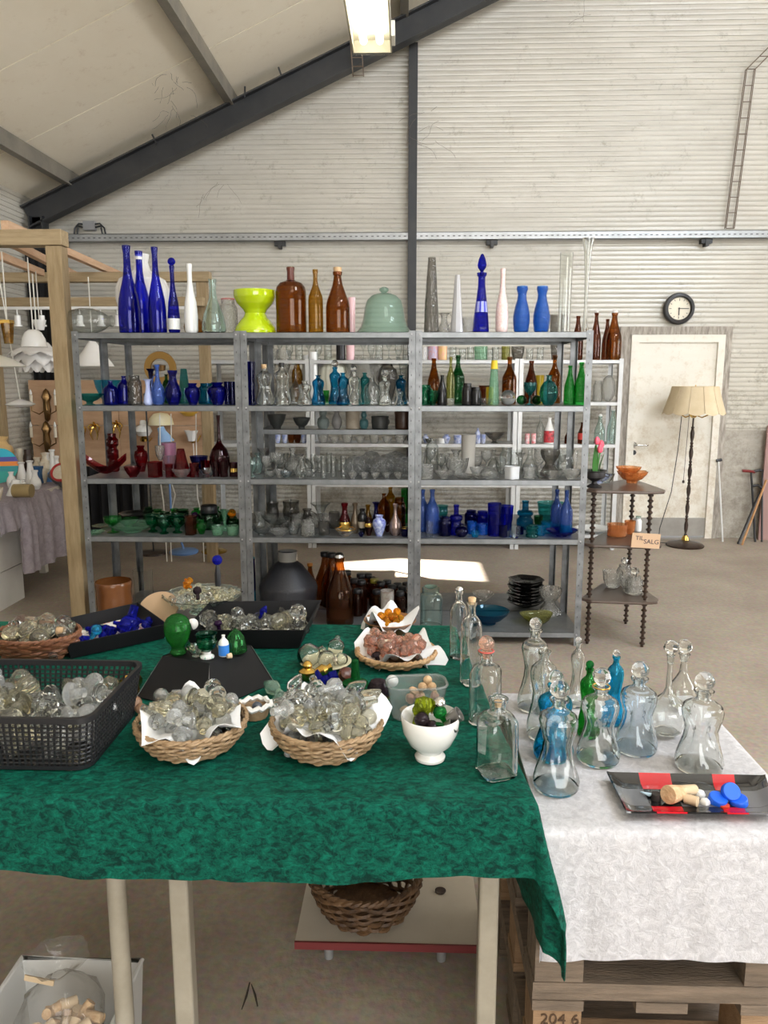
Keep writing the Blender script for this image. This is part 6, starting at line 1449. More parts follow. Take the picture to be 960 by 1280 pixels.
# floor standing lamps behind the green glass
M_bluee = plain('powder_blue_enamel', (.14, .26, .52), .35)
P = PZ(230, 691, 0); bl = thing('reading_lamp', 'powder blue floor reading lamp behind the ruby glass', 'lamp', P)
MB().lathe([(0, 0), (.125, 0), (.13, .015), (.11, .03), (.02, .04), (0, .04)], 32).obj('base', M_bluee, bl)
hd = PY(205, 550, P.y)-P
MB().tube([(0, 0, .03), (-.02, 0, .10), (-.10, .0, .30), (hd.x+.03, 0, hd.z-.12), (hd.x, 0, hd.z+.02)], .010, 8).obj('stem', M_bluee, bl)
MB().lathe([(0, .09), (.03, .085), (.035, .04), (.05, .01), (.075, -.06), (.071, -.06), (.045, .01), (0, .05)], 22, M=Matrix.Translation((hd.x, 0, hd.z+.03)) @ Matrix.Rotation(math.radians(-18), 4, 'Y')).obj('shade', plain('light_blue_enamel', (.30, .50, .80), .3), bl)
P = PZ(268, 690, 0); br_ = thing('brass_floor_lamp', 'brass floor lamp with round base behind the green glass', 'lamp', P)
MB().lathe([(0, 0), (.11, 0), (.115, .01), (.09, .025), (.02, .035), (0, .035)], 32).obj('base', M_brass, br_); MB().tube([(0, 0, .03), (0, 0, .95)], .011, 8).obj('stem', M_brass, br_)
MB().lathe([(0, .95), (.02, .95), (.03, .99), (0, 1.0)], 12).obj('holder', M_brass, br_)
P = PZ(192, 692, 0); bk = thing('black_floor_lamp', 'thin dark floor lamp with flat base', 'lamp', P)
MB().lathe([(0, 0), (.125, 0), (.12, .015), (.01, .022), (0, .022)], 32).obj('base', M_darkwood, bk); MB().tube([(0, 0, .02), (0, 0, 1.36)], .007, 8).obj('stem', M_steelblack, bk)
MB().lathe([(0, 1.36), (.018, 1.36), (.018, 1.41), (0, 1.42)], 12).obj('holder', M_steelblack, bk)
for (pts, lb) in (([(201, 606), (204, 625), (206, 648)], 'thin white flex hanging below the ruby shelf, first of three'), ([(215, 606), (219, 618), (212, 652)], 'wavy white flex hanging beside the blue lamp stem'), ([(246, 606), (247, 622), (253, 650)], 'white flex hanging between blue lamp and timber post')):
    q_ = [PY(a, b_, 6.30) for a, b_ in pts]; top_ = Vector((q_[0].x, 6.36, 1.25)); low_ = Vector((q_[-1].x, 6.30, .005))
    MB().tube([top_]+q_+[low_], .005, 5).obj('flex', M_cordw, label=lb, cat='cable')

for k_ in HG: G[k_] = HG[k_]

# ------------------------------------------------------------------ things on the green velvet
def GP(u, v, z=GZ+.004): return PZ(u, v, z)
GT = GZ+.0045
_rs = random.Random(77)
STM = [stopper_mesh(s_, r_) for s_ in ('ball', 'facet', 'mush', 'ribbed', 'disc', 'tear') for r_ in (.0135, .0165)]
STYLE = {}
def style_of(me):
    for k_, v_ in MESHES.items():
        if v_ is me and k_[0] == 'st': return {'ball': 'round', 'facet': 'faceted', 'mush': 'mushroom shaped', 'ribbed': 'ribbed', 'disc': 'flat', 'tear': 'drop shaped', 'cork': '', 'cap': ''}.get(k_[1], '')
    return ''
def sector(dx, dy, top):
    fb = 'front' if dy < -.33 else ('back' if dy > .33 else ''); lr = 'left' if dx < -.33 else ('right' if dx > .33 else '')
    s_ = (fb+' '+lr).strip() or 'centre'
    return ('upper ' if top else '')+s_
def pile(cx, cy, z, rx, ry, n, mats, name, label, group, cat='stopper', meshes=None, mound=.5, rmin=.014, seed=1, shapef=None, yaw=0):
    """n small things heaped inside an ellipse or a rectangle, settled layer by layer"""
    R = random.Random(seed); placed = []
    ms = meshes or STM
    for i in range(n):
        best = None
        for _t in range(24):
            if shapef == 'rect': dx, dy = R.uniform(-1, 1)*rx, R.uniform(-1, 1)*ry
            else:
                a = R.uniform(0, 6.2832); q = math.sqrt(R.random()); dx, dy = rx*q*math.cos(a), ry*q*math.sin(a)
            c_, s_ = math.cos(yaw), math.sin(yaw); X, Y = cx+dx*c_-dy*s_, cy+dx*s_+dy*c_
            zz = z+rmin
            for (px, py, pz) in placed:
                d2 = (X-px)**2+(Y-py)**2; D_ = (1.85*rmin)**2
                if d2 < D_: zz = max(zz, pz+math.sqrt(D_-d2)*.9)
            if best is None or zz < best[2]: best = (X, Y, zz)
        placed.append(best); X, Y, zz = best
        me = R.choice(ms); mat_ = R.choice(mats); MADJ = {'solid_glass_frost': 'frosted', 'solid_glass_straw': 'yellowish'}.get(mat_.name, 'clear'); lab = label
        if n > 3:
            sty = style_of(me); lab = (sty+' ' if sty and sty not in label else '')+label.replace('{m}', MADJ)+', '+sector((X-cx)/rx, (Y-cy)/ry, zz > z+rmin*1.9)
        o = put(name, me, loc=(X, Y, zz), rot=(R.uniform(-1.9, 1.9), R.uniform(-1.9, 1.9), R.uniform(0, 6.28)), label=lab, cat=cat, group=group)
        # turn about the head of the stopper: mesh origin lies at the neck, so shift by its centre
        o.rotation_mode = 'XYZ'; Mx = o.rotation_euler.to_matrix(); o.location = Vector((X, Y, zz)) - Mx @ Vector((0, 0, rmin*.85))
        setmat(o, mat_)
    return placed

def wicker(name, label, c, rb, rt, h, rows, stakes, mat, cat='basket', ry=1.0, braid=.0055, rim=.008, strand=.0042, pitch=None, rot=0):
    t_ = thing(name, label, cat, c, rot); 
    q = MB(); q.lathe([(0, .002), (rb, .002), (rb, .006), (0, .006)], 40, sy=ry); q.obj('bottom', mat, t_)
    rr = lambda f: rb+(rt-rb)*math.sin(f*math.pi/2*.95)
    for k in range(rows):
        f = (k+.5)/rows; r = rr(f); m_ = stakes*4; ph = math.pi*(k % 2)
        pts = [((r+braid*.75*math.cos(stakes/2*2*math.pi*i/m_+ph))*math.cos(2*math.pi*i/m_), (r+braid*.75*math.cos(stakes/2*2*math.pi*i/m_+ph))*math.sin(2*math.pi*i/m_)*ry, .004+h*f+.0012*math.sin(i*.7+k)) for i in range(m_)]
        MB().tube(pts, strand*(h/rows/.0072 if not pitch else pitch), 5, closed=True).obj('weave_row', mat, t_)
    q = MB()
    for k in range(stakes):
        a = 2*math.pi*(k+.5)/stakes; q.tube([(rr(f)*math.cos(a), rr(f)*math.sin(a)*ry, .004+h*f) for f in (0, .25, .5, .75, 1)], .0022, 4)
    q.obj('stakes', mat, t_, kind='stuff')
    for s_ in (0, math.pi):
        m_ = 90; MB().tube([((rt+rim*.35*math.cos(22*2*math.pi*i/m_+s_))*math.cos(2*math.pi*i/m_), (rt+rim*.35*math.cos(22*2*math.pi*i/m_+s_))*math.sin(2*math.pi*i/m_)*ry, .004+h+rim*.35*math.sin(22*2*math.pi*i/m_+s_)) for i in range(m_)], rim*.55, 6, closed=True).obj('rim', mat, t_)
    return t_
M_tissue = plain('white_tissue', (.80, .81, .82), .75, bump=.15, bscale=40)
def napkin(c, r0, up, rout, label, seed=1, corners=4, rot=0, dip=.0, name='paper_napkin', sy=1.0):
    R = random.Random(seed); ph = [R.uniform(0, 6.28) for _ in range(4)]
    def fn(u_, v_):
        a = 2*math.pi*u_; sq = 1/max(abs(math.cos(a-rot)), abs(math.sin(a-rot))); 
        rr = v_*(r0+(rout*sq-r0)*max(0, v_-.3)/.7*1.0); inner = min(1, v_/.55)
        wob = .10*math.sin(5*a+ph[0])+.07*math.sin(9*a+ph[1])
        z = up*inner**1.6 + (max(0, v_-.55)/.45)*(.030*math.sin(3*a+ph[2])+.02*math.sin(7*a+ph[3])+dip)
        rr *= 1+wob*.25*v_
        return (rr*math.cos(a), rr*math.sin(a)*sy, z)
    g = MB().sheet(fn, 64, 14, .0008)
    return g.obj(name, M_tissue, loc=c, label=label, cat='paper')

STW = [stopper_mesh(s_, r_) for s_ in ('ball', 'facet', 'mush', 'ribbed', 'disc', 'tear') for r_ in (.016, .019)]
# two light wicker baskets of clear stoppers
def front_basket(u, vfront, wpx, label, rb, rt, h, seed, plabel, n, plab2, rotn):
    P = GP(u, vfront); c = Vector((P.x, P.y+rb*.97, GT))
    wicker('wicker_basket', label, c, rb, rt, h, 9, 30, M_wicker, strand=.0036, pitch=1, rim=.0065, braid=.005)
    napkin((c.x, c.y, c.z+.009), rt*.80, h*.86, rt*.86, plabel, seed, rot=rotn)
    pile(c.x, c.y, c.z+.030, rt*.76, rt*.76, n, [SOL['clear'], SOL['clear'], SOL['frost'], SOL['frost'], SOL['straw']], 'glass_stopper', plab2, plab2.replace('{m} stopper', 'stoppers'), seed=seed, meshes=STW, rmin=.0165)
    return c
c1 = front_basket(227, 954, 141, 'light wicker basket full of clear glass stoppers, beside the black plastic crate', .080, .110, .052, 4, 'white tissue lining the wicker basket beside the black crate', 52, '{m} stopper in the wicker basket beside the black crate', .3)
c2 = front_basket(404, 957, 147, 'light wicker basket full of clear glass stoppers, in the middle of the velvet', .080, .112, .056, 9, 'white tissue lining the wicker basket in the middle', 62, '{m} stopper in the middle wicker basket', .9)

# black perforated plastic crate with stoppers
cr_ = thing('plastic_crate', 'black perforated plastic crate at the table edge, full of clear stoppers', 'crate', (-.80, 1.46, GT))
x0, x1, y0, y1, ch = -.235, .205, -.125, .175, .112
def rrect(hx0, hx1, hy0, hy1, r, n=6):
    out = []
    for (cx_, cy_, a0) in ((hx1-r, hy0+r, -90), (hx1-r, hy1-r, 0), (hx0+r, hy1-r, 90), (hx0+r, hy0+r, 180)):
        for i in range(n+1): a = math.radians(a0+90*i/n); out.append((cx_+r*math.cos(a), cy_+r*math.sin(a)))
    return out
def resample(poly, step):
    out = []; L_ = 0
    P_ = poly+[poly[0]]; acc = 0
    for a, b_ in zip(P_, P_[1:]):
        d = math.hypot(b_[0]-a[0], b_[1]-a[1])
        while acc <= d and d > 0: f = acc/d; out.append((a[0]+(b_[0]-a[0])*f, a[1]+(b_[1]-a[1])*f, math.atan2(b_[1]-a[1], b_[0]-a[0]))); acc += step
        acc -= d
    return out
def crate_at(f): k = .014*(1-f); return rrect(x0+k, x1-k, y0+k, y1-k, .03)
q = MB(); bar = MB()
base_r = resample(crate_at(0), .0115); top_r = crate_at(1); nb = len(base_r)
def pt_on(poly, frac):
    P_ = poly+[poly[0]]; ls = [math.hypot(b_[0]-a[0], b_[1]-a[1]) for a, b_ in zip(P_, P_[1:])]; T = sum(ls)*frac
    for (a, b_), l in zip(zip(P_, P_[1:]), ls):
        if T <= l and l > 0: return (a[0]+(b_[0]-a[0])*T/l, a[1]+(b_[1]-a[1])*T/l)
        T -= l
    return P_[-1]
nb = 116
slot = lambda x_, y_, z_: (y_ < y0+.03 and abs(x_-(-.02)) < .048 and .064 < z_ < .084)
for i in range(nb):
    a = pt_on(crate_at(0), i/nb); b_ = pt_on(crate_at(1), i/nb)
    A = Vector((a[0], a[1], .004)); B = Vector((b_[0], b_[1], ch-.008))
    if a[1] < y0+.03 and abs(a[0]+.02) < .048:
        q.beam(A, A.lerp(B, .56), .0055, .003, up=(math.cos(i), math.sin(i), 0) if False else (0, 1, 0)); q.beam(A.lerp(B, .80), B, .0055, .003, up=(0, 1, 0))
    else:
        side_y = abs(a[1]-(y0+.014)) < .02 or abs(a[1]-(y1-.014)) < .02
        q.beam(A, B, .0042, .0028, up=(0, 1, 0) if side_y else (1, 0, 0))
for k in range(1, 10):
    f = k/10.5; poly = crate_at(f); pts = [(x_, y_, .004+(ch-.012)*f) for x_, y_ in poly]
    if 6 <= k <= 8 and k != 6 and k != 8:
        pts2 = [p_ for p_ in pts]; # open at the hand slot
        fr = [(x_, y_, z_) for x_, y_, z_ in pts if not slot(x_, y_, z_)]
        zz = pts[0][2]; yy = min(p_[1] for p_ in pts)
        ring = [(-.02+.048, yy, zz)]+[p_ for p_ in pts]+[(-.02-.048, yy, zz)]
        q.tube(ring, .0019, 4)
    else: q.tube(pts, .0019, 4, closed=True)
q.obj('lattice', M_black_pl, cr_, kind='stuff', smooth=False)
q = MB()
def band(z0, z1, f0, f1, th):
    a = crate_at(f0); b_ = crate_at(f1); n_ = len(a); vs = []
    def off(poly, d): cx_, cy_ = (x0+x1)/2, (y0+y1)/2; return [(x_+d*(1 if x_ > cx_ else -1), y_+d*(1 if y_ > cy_ else -1)) for x_, y_ in poly]
    ao, bo, ai, bi = off(a, th/2), off(b_, th/2), off(a, -th/2), off(b_, -th/2)
    vs = [(x_, y_, z0) for x_, y_ in ao]+[(x_, y_, z1) for x_, y_ in bo]+[(x_, y_, z1) for x_, y_ in bi]+[(x_, y_, z0) for x_, y_ in ai]
    fs = []
    for k in range(4):
        for i in range(n_): j = (i+1) % n_; fs.append((k*n_+i, k*n_+j, ((k+1) % 4)*n_+j, ((k+1) % 4)*n_+i))
    return MB().add(vs, fs)
band(ch-.012, ch, .97, 1.0, .008).obj('rim', M_black_pl, cr_)
band(0, .008, 0, .05, .005).obj('foot_band', M_black_pl, cr_)
MB().prism(crate_at(0), .001, .004).obj('bottom', M_black_pl, cr_, smooth=False)
MB().add([(p_[0], p_[1], p_[2]) for p_ in []], []) 
STB = [stopper_mesh(s_, r_) for s_ in ('ball', 'ribbed', 'facet', 'disc', 'mush') for r_ in (.021, .026)]
pile(-.815, 1.485, GT+.010, .182, .112, 80, [SOL['clear'], SOL['frost'], SOL['frost'], SOL['straw']], 'glass_stopper', '{m} large stopper in the black plastic crate', 'stoppers in the black plastic crate', meshes=STB, rmin=.023, seed=6, shapef='rect')

# reddish oval basket behind the crate
P = GP(38, 836); wicker('oval_basket', 'reddish brown oval wicker basket behind the black plastic crate', (P.x-.03, P.y+.10, GT), .085, .115, .060, 7, 26, M_wickerr, ry=.8)
pile(P.x-.03, P.y+.10, GT+.02, .080, .06, 22, [SOL['clear'], SOL['clear'], SOL['straw']], 'glass_stopper', '{m} stopper in the reddish oval basket', 'stoppers in the reddish oval basket', meshes=STB, rmin=.020, seed=15)
pile(P.x+.02, P.y+.09, GT+.062, .02, .02, 1, [M_cork], 'cork_stopper', 'cork based stopper among the clear ones in the reddish oval basket', None, meshes=[stopper_mesh('cork', .012)], rmin=.012, seed=2)

# black card trays
def tray(name, label, tops, ztop, inset, zb=GT, mat=M_blackcard, lining=None, th=.003, cat='tray'):
    T = [PZ(u, v, ztop) for u, v in tops]; c = sum((p_ for p_ in T), Vector())/4
    Bt = [Vector((c.x+(p_.x-c.x)*inset, c.y+(p_.y-c.y)*inset, zb)) for p_ in T]
    t_ = thing(name, label, cat, (c.x, c.y, zb)); o_ = Vector((c.x, c.y, zb))
    for i in range(4):
        j = (i+1) % 4; a, b_, c_, d_ = Bt[i]-o_, Bt[j]-o_, T[j]-o_, T[i]-o_
        n_ = (b_-a).cross(d_-a).normalized()*th
        MB().add([a, b_, c_, d_, a-n_, b_-n_, c_-n_, d_-n_], [(0, 1, 2, 3), (7, 6, 5, 4), (0, 4, 5, 1), (1, 5, 6, 2), (2, 6, 7, 3), (3, 7, 4, 0)]).obj('side', mat, t_, smooth=False)
    q = MB(); pb = [Vector((p_.x-c.x, p_.y-c.y, .0)) for p_ in Bt]; q.prism([(p_.x, p_.y) for p_ in pb], .001, .004); q.obj('floor_sheet', mat, t_, smooth=False)
    if lining: MB().prism([(p_.x*.94, p_.y*.94) for p_ in pb], .0045, .006).obj('lining', lining, t_, smooth=False)
    return t_, c, Bt
m, t = nt('floral_paper'); N = t.nodes; L = t.links
o = N.new('ShaderNodeOutputMaterial'); p = N.new('ShaderNodeBsdfPrincipled'); L.new(p.outputs[0], o.inputs[0]); p.inputs['Roughness'].default_value = .6
tc = N.new('ShaderNodeTexCoord'); vo = N.new('ShaderNodeTexVoronoi'); vo.inputs['Scale'].default_value = 42; L.new(tc.outputs['Object'], vo.inputs['Vector'])
r = N.new('ShaderNodeValToRGB'); cr2 = r.color_ramp; cr2.interpolation = 'CONSTANT'; cr2.elements[0].position = 0; cr2.elements[0].color = (.75, .10, .08, 1); cr2.elements[1].position = .28; cr2.elements[1].color = (.80, .76, .72, 1)
e = cr2.elements.new(.12); e.color = (.75, .35, .25, 1)
L.new(vo.outputs['Distance'], r.inputs[0])
ns = N.new('ShaderNodeTexNoise'); ns.inputs['Scale'].default_value = 30; L.new(tc.outputs['Object'], ns.inputs['Vector'])
r3 = N.new('ShaderNodeValToRGB'); r3.color_ramp.elements[0].position = .58; r3.color_ramp.elements[1].position = .62; L.new(ns.outputs['Fac'], r3.inputs[0])
mx = N.new('ShaderNodeMix'); mx.data_type = 'RGBA'; L.new(r3.outputs[0], mx.inputs[0]); L.new(r.outputs[0], mx.inputs[6]); mx.inputs[7].default_value = (.06, .12, .06, 1); L.new(mx.outputs[2], p.inputs['Base Color']); MATS['floral'] = m
t1, tc1, tb1 = tray('card_tray', 'long black card tray lined with floral paper, holding cobalt stoppers', ((84, 806), (210, 780), (172, 753), (42, 782)), .828, .93, lining=m)
long_yaw = math.atan2((tb1[1]-tb1[0]).y, (tb1[1]-tb1[0]).x)
pile(tc1.x+.02, tc1.y+.01, GT+.007, .12, .030, 13, [SOL['cobalt']], 'cobalt_stopper', 'cobalt stopper in the floral lined tray', 'cobalt stoppers in the floral lined tray', seed=3, shapef='rect', yaw=long_yaw, rmin=.015, meshes=STM)
def gball(u, v, z, r, mat, name, label, style='ball', rot=None, cat='stopper', parent=None):
    P = PZ(u, v, z); o = put(name, stopper_mesh(style, r), loc=P, rot=rot or (_rs.uniform(-.6, .6), _rs.uniform(-.6, .6), _rs.uniform(0, 6)), label=label, cat=cat); setmat(o, mat); return o
gball(165, 769, .845, .028, SOL['cobalt'], 'cobalt_ball', 'largest cobalt glass ball at the high end of the floral lined tray', rot=(3.0, .3, 0))
gball(155, 788, .815, .019, SOL['cobalt'], 'cobalt_ball', 'cobalt ball with bubbles below the largest one in the floral lined tray')
gball(117, 793, .81, .015, SOL['azure'], 'azure_ball', 'turquoise blue ball among the cobalt stoppers in the floral lined tray')
P = PZ(195, 768, .80)
MB().lathe([(0, 0), (.062, 0), (.062, .006), (0, .006)], 40, M=Matrix.Rotation(math.radians(38), 4, 'X')).obj('brown_disc', M_cardb, loc=(P.x, P.y+.03, .81), label='round brown cardboard disc leaning in the floral lined tray', cat='disc')
t2, tc2, tb2 = tray('card_tray', 'deep black card tray holding clear and blue stoppers', ((229, 788), (381, 788), (402, 750), (262, 752)), .842, .88)
pile(tc2.x+.0, tc2.y-.01, GT+.006, .135, .045, 30, [SOL['clear'], SOL['clear'], SOL['clear'], SOL['straw']], 'glass_stopper', '{m} stopper in the deep black card tray', 'clear stoppers in the deep black tray', seed=12, shapef='rect', meshes=STB, rmin=.018)
gball(327, 768, .845, .011, SOL['cobalt'], 'blue_drop', 'cobalt drop stopper standing up in the deep black card tray', 'tear', (0, .5, 0))
gball(371, 776, .845, .024, SOL['clear'], 'faceted_ball', 'large faceted clear ball at the end of the deep black card tray', 'facet')
gball(273, 782, .838, .012, SOL['purple'], 'purple_stopper', 'small purple stopper in the deep black card tray', 'mush')
gball(241, 780, .838, .016, M_porc, 'white_stopper', 'white opaque stopper at the corner of the deep black card tray', 'disc', (1.2, .3, 0))
# upturned black tray
ut = thing('upturned_tray', 'upturned black card tray used as a stand for green glass', 'tray', (0, 0, 0))
bL, bF, bR = PZ(171, 871, GT), PZ(259, 890, GT), PZ(343, 853, GT); bB = bL+bR-bF
tL, tF, tR = PZ(203, 820, .848), PZ(262, 829, .848), PZ(314, 807, .848); tB = tL+tR-tF
c_ = (bL+bR)/2; ut.location = c_
Bs = [bL, bF, bR, bB]; Ts = [tL, tF, tR, tB]
for i in range(4):
    j = (i+1) % 4; a, b_, cc, d_ = Bs[i]-c_, Bs[j]-c_, Ts[j]-c_, Ts[i]-c_; n_ = (b_-a).cross(d_-a).normalized()*.003
    MB().add([a, b_, cc, d_, a-n_, b_-n_, cc-n_, d_-n_], [(0, 1, 2, 3), (7, 6, 5, 4), (0, 4, 5, 1), (1, 5, 6, 2), (2, 6, 7, 3), (3, 7, 4, 0)]).obj('side', M_blackcard, ut, smooth=False)
MB().prism([((p_-c_).x, (p_-c_).y) for p_ in Ts], .848-GT-.003, .848-GT).obj('top', M_blackcard, ut, smooth=False)
for p_, r2_ in zip(Bs, Ts): MB().tube([p_-c_, r2_-c_+Vector((0, 0, -.001))], .0009, 4).obj('card_edge', plain('worn_card_edge', (.30, .29, .27), .7), ut)
UT = .8485
def on(z, kind, u, vb, wp, vt, mat, name, label, cat, **op):
    P = PZ(u, vb, z); w = wp*depth(P)/F; c0 = Vector((P.x, P.y+w*.32, z)); h = PY(u, vt, c0.y).z-z
    if op.get('stop') and op['stop'][0] in ('ball', 'facet', 'spire', 'mush', 'tear', 'ribbed'): h -= neck_r(kind, w)*1.5*(op['stop']+(1.,))[2]*(4.1 if op['stop'][0] == 'spire' else 2.0)
    return vessel(kind, (c0.x, c0.y, z+.0005), w, h, mat, name, label, cat, **op)
# glass head
P = PZ(220, 821, UT); hw_ = 33*depth(P)/F/2; hh = PY(220, 768, P.y+.02).z-UT
fa = -.9
def headmod(a, z):
    f = z/hh; d = (a-fa+math.pi) % (2*math.pi)-math.pi
    nose = .20*math.exp(-(d/.20)**2)*math.exp(-((f-.52)/.07)**2); brow = .07*math.exp(-(d/.7)**2)*math.exp(-((f-.66)/.05)**2)
    eye = -.08*(math.exp(-((abs(d)-.38)/.16)**2))*math.exp(-((f-.58)/.035)**2); chin = .10*math.exp(-(d/.4)**2)*math.exp(-((f-.28)/.05)**2); lips = .07*math.exp(-(d/.25)**2)*math.exp(-((f-.39)/.03)**2)
    return 1+nose+brow+eye+chin+lips+.035*math.sin(14*a)*math.sin(60*f)*(1 if abs(d) > 1.0 and f > .45 else 0)
hp_ = [(0, 0), (.62, 0), (.66, .05), (.50, .12), (.46, .18), (.60, .26), (.82, .36), (.94, .50), (1, .64), (.96, .78), (.78, .90), (.45, .98), (0, 1)]
hm_ = MB().lathe([(r_*hw_, z_*hh) for r_, z_ in subdiv(hp_, 2)], 48, headmod)
hm_.obj('glass_bust', solid_bump('green_head_glass', (.06, .36, .08), .16, .5, 60), loc=(P.x, P.y+.02, UT), label='solid green glass head standing on the upturned black tray', cat='ornament')
o = on(UT, 'tulip', 257, 825, 27, 792, 'emerald', 'green_goblet', 'emerald tulip stopper on white base standing on the upturned tray', 'stopper', mod=('wave', 6, .05), band=(.0, .26, M_plastic_w, 'white_base'))
o = on(UT, 'bottle', 279, 821, 13, 794, M_porc, 'blue_white_stopper', 'blue and white glass stopper standing on the upturned tray', 'stopper', band=(.05, .55, plain('bright_blue_glass', (.05, .22, .65), .1), 'blue_foot'))
o = on(UT, 'dome', 293, 817, 28, 786, 'green', 'green_dome', 'mossy green glass dome stopper on the upturned tray', 'stopper')
o = on(UT, 'bowl', 243, 823, 22, 807, 'crisp', 'round_stopper', 'round clear glass knob before the green head', 'stopper')
put('cork_piece', stopper_mesh('cork', .007), loc=PZ(286, 820, UT+.007), rot=(0, 1.57, .6), label='short pale cork piece lying on the upturned tray', cat='cork'); setmat(bpy.data.objects['cork_piece'], plain('pale_cork', (.62, .47, .30), .8))
pile(PZ(262, 812, UT).x, PZ(262, 812, UT).y, UT, .05, .02, 6, [SOL['clear'], SOL['straw']], 'glass_stopper', 'small clear stopper lying on the upturned black tray', 'small clear stoppers on the upturned tray', seed=31, rmin=.011, meshes=[stopper_mesh('ball', .010), stopper_mesh('disc', .011)])

# glass dish heaped with stoppers at the back
P = GP(249, 771); dz_ = GT
dw = 99*depth(P)/F; cs = vessel('footbowl', (P.x, P.y+.05, GT), dw, .062, 'paleaqua', 'glass_compote', 'wide ribbed glass compote heaped with small stoppers', 'bowl', mod=('wave', 22, .03), n=44)
pile(P.x, P.y+.05, GT+.040, dw*.40, dw*.40, 64, [SOL['clear'], SOL['clear'], SOL['straw'], SOL['straw']], 'glass_stopper', 'small {m} stopper in the glass compote', 'small stoppers in the glass compote', seed=41, rmin=.0115, meshes=[stopper_mesh('facet', .011), stopper_mesh('ball', .011), stopper_mesh('mush', .012)])
pile(P.x-.045, P.y+.04, GT+.078, .012, .012, 3, [SOL['amber']], 'amber_stopper', 'amber stopper on the heap in the glass compote', 'amber stoppers in the compote', seed=42, rmin=.011, meshes=[stopper_mesh('facet', .011)])
gball(247, 744, .875, .014, SOL['dark'], 'dark_stopper', 'dark faceted knob on the heap in the glass compote', 'facet')
P2 = PZ(263, 722, .92); db = thing('cobalt_topped_stopper', 'cobalt ball on black stem rising above the glass compote', 'stopper', (P2.x, P.y+.06, GT+.085))
tz = PY(263, 700, P.y+.06).z-(GT+.085)
MB().ball((0, 0, tz), .016, 20, 12).obj('ball', SOL['cobalt'], db); MB().lathe([(0, 0), (.010, 0), (.010, tz*.45), (.005, tz-.014), (0, tz-.014)], 14).obj('stem', M_black_pl, db)

# paper lined bowls
P = GP(487, 795); c = Vector((P.x, P.y+.035, GT))
MB().lathe([(0, 0), (.045, 0), (.05, .004), (.074, .036), (.078, .038), (.076, .040), (.05, .010), (0, .006)], 36).obj('wooden_bowl', plain('varnished_bowl', (.24, .10, .03), .3), loc=c, label='small varnished wooden bowl at the far edge of the velvet', cat='bowl')
napkin((c.x, c.y, c.z+.012), .056, .028, .070, 'white tissue lining the small wooden bowl at the back', 3, rot=.35)
pile(c.x+.006, c.y, c.z+.024, .038, .032, 11, [SOL['amber']], 'amber_stopper', 'amber stopper in the tissue lined wooden bowl', 'amber stoppers in the wooden bowl', seed=8, rmin=.012, meshes=[stopper_mesh('facet', .013), stopper_mesh('ball', .012)])
P = GP(497, 839); c = Vector((P.x-.005, P.y+.085, GT))
wicker('flat_basket', 'flat straw basket with copper tinted stoppers', c, .085, .105, .020, 3, 30, plain('straw_wicker', (.42, .25, .12), .6, col2=(.58, .38, .2), nscale=40), pitch=.9)
napkin((c.x+.01, c.y, c.z+.009), .080, .014, .092, 'white tissue lining the flat straw basket', 17, rot=.6)
pile(c.x, c.y, c.z+.018, .072, .058, 34, [SOL['copper']], 'copper_stopper', 'copper pink stopper in the flat straw basket', 'copper pink stoppers in the straw basket', seed=19, rmin=.0135, meshes=[stopper_mesh('facet', .015), stopper_mesh('ball', .014)])
gball(470, 819, .815, .014, SOL['dark'], 'black_stopper', 'black round stopper at the front of the copper pink ones', 'disc')
gball(484, 808, .825, .015, M_bisq, 'stone_stopper', 'cream stone stopper among the copper pink ones', 'mush')

# glass plate with clear balls, and loose pieces around it
P = GP(404, 842); c = Vector((P.x, P.y+.06, GT))
MB().lathe([(0, 0), (.045, 0), (.066, .009), (.068, .011), (.064, .0115), (.044, .004), (0, .003)], 40).obj('cream_plate', plain('cream_glaze', (.70, .66, .45), .25), loc=c, label='small cream plate with hollow clear balls', cat='plate')
def hollow(u, v, z, r, label, name='hollow_ball', y=None):
    Pn = PZ(u, v, z)
    if y: Pn = PY(u, v, y)
    me = MB().lathe([(0, -r), (r*.5, -r*.87), (r*.87, -r*.5), (r, 0), (r*.87, r*.5), (r*.5, r*.87), (r*.28, r*.97), (r*.26, r*1.35), (r*.30, r*1.38), (r*.2, r*1.38), (r*.18, r*.9), (r*.8, r*.45), (r*.93, 0), (r*.8, -r*.45), (0, -r*.93)], 24).mesh(name, G['crisp'])
    return put(name, me, loc=Pn, rot=(_rs.uniform(-1, 1), _rs.uniform(.6, 1.4), _rs.uniform(0, 3)), label=label, cat='stopper')
hollow(386, 819, .825, .031, 'largest hollow clear ball on the small cream plate', y=c.y-.012)
hollow(420, 808, .85, .022, 'hollow clear ball on top of the others on the cream plate', y=c.y+.01)
hollow(408, 824, .82, .024, 'hollow clear ball in the middle of the cream plate', y=c.y-.02)
hollow(427, 824, .82, .017, 'small hollow clear ball at the edge of the cream plate', y=c.y-.01)
gball(419, 826, .803, .008, M_bisq, 'beige_stopper', 'tiny beige wooden knob on the cream plate', 'mush')
def solidl(prof, P, mat, name, label, cat='stopper', rot=(0, 0, 0), n=20, mod=None):
    return MB().lathe(prof, n, mod).obj(name, mat, loc=P, rot=rot, label=label, cat=cat)
P = GP(384, 850); solidl([(0, 0), (.020, 0), (.024, .006), (.022, .02), (.010, .028), (.013, .036), (.006, .045), (0, .046)], (P.x, P.y+.01, GT), M_brass, 'brass_stopper', 'short brass stopper before the cream plate')
P = GP(402, 846); solidl([(0, -.022), (.006, -.022), (.012, -.010), (.016, .005), (.008, .016), (.011, .026), (0, .03)], (P.x, P.y+.005, GT+.014), M_brass, 'brass_stopper', 'brass knob stopper lying next to the cream plate', rot=(0, 1.3, .3))
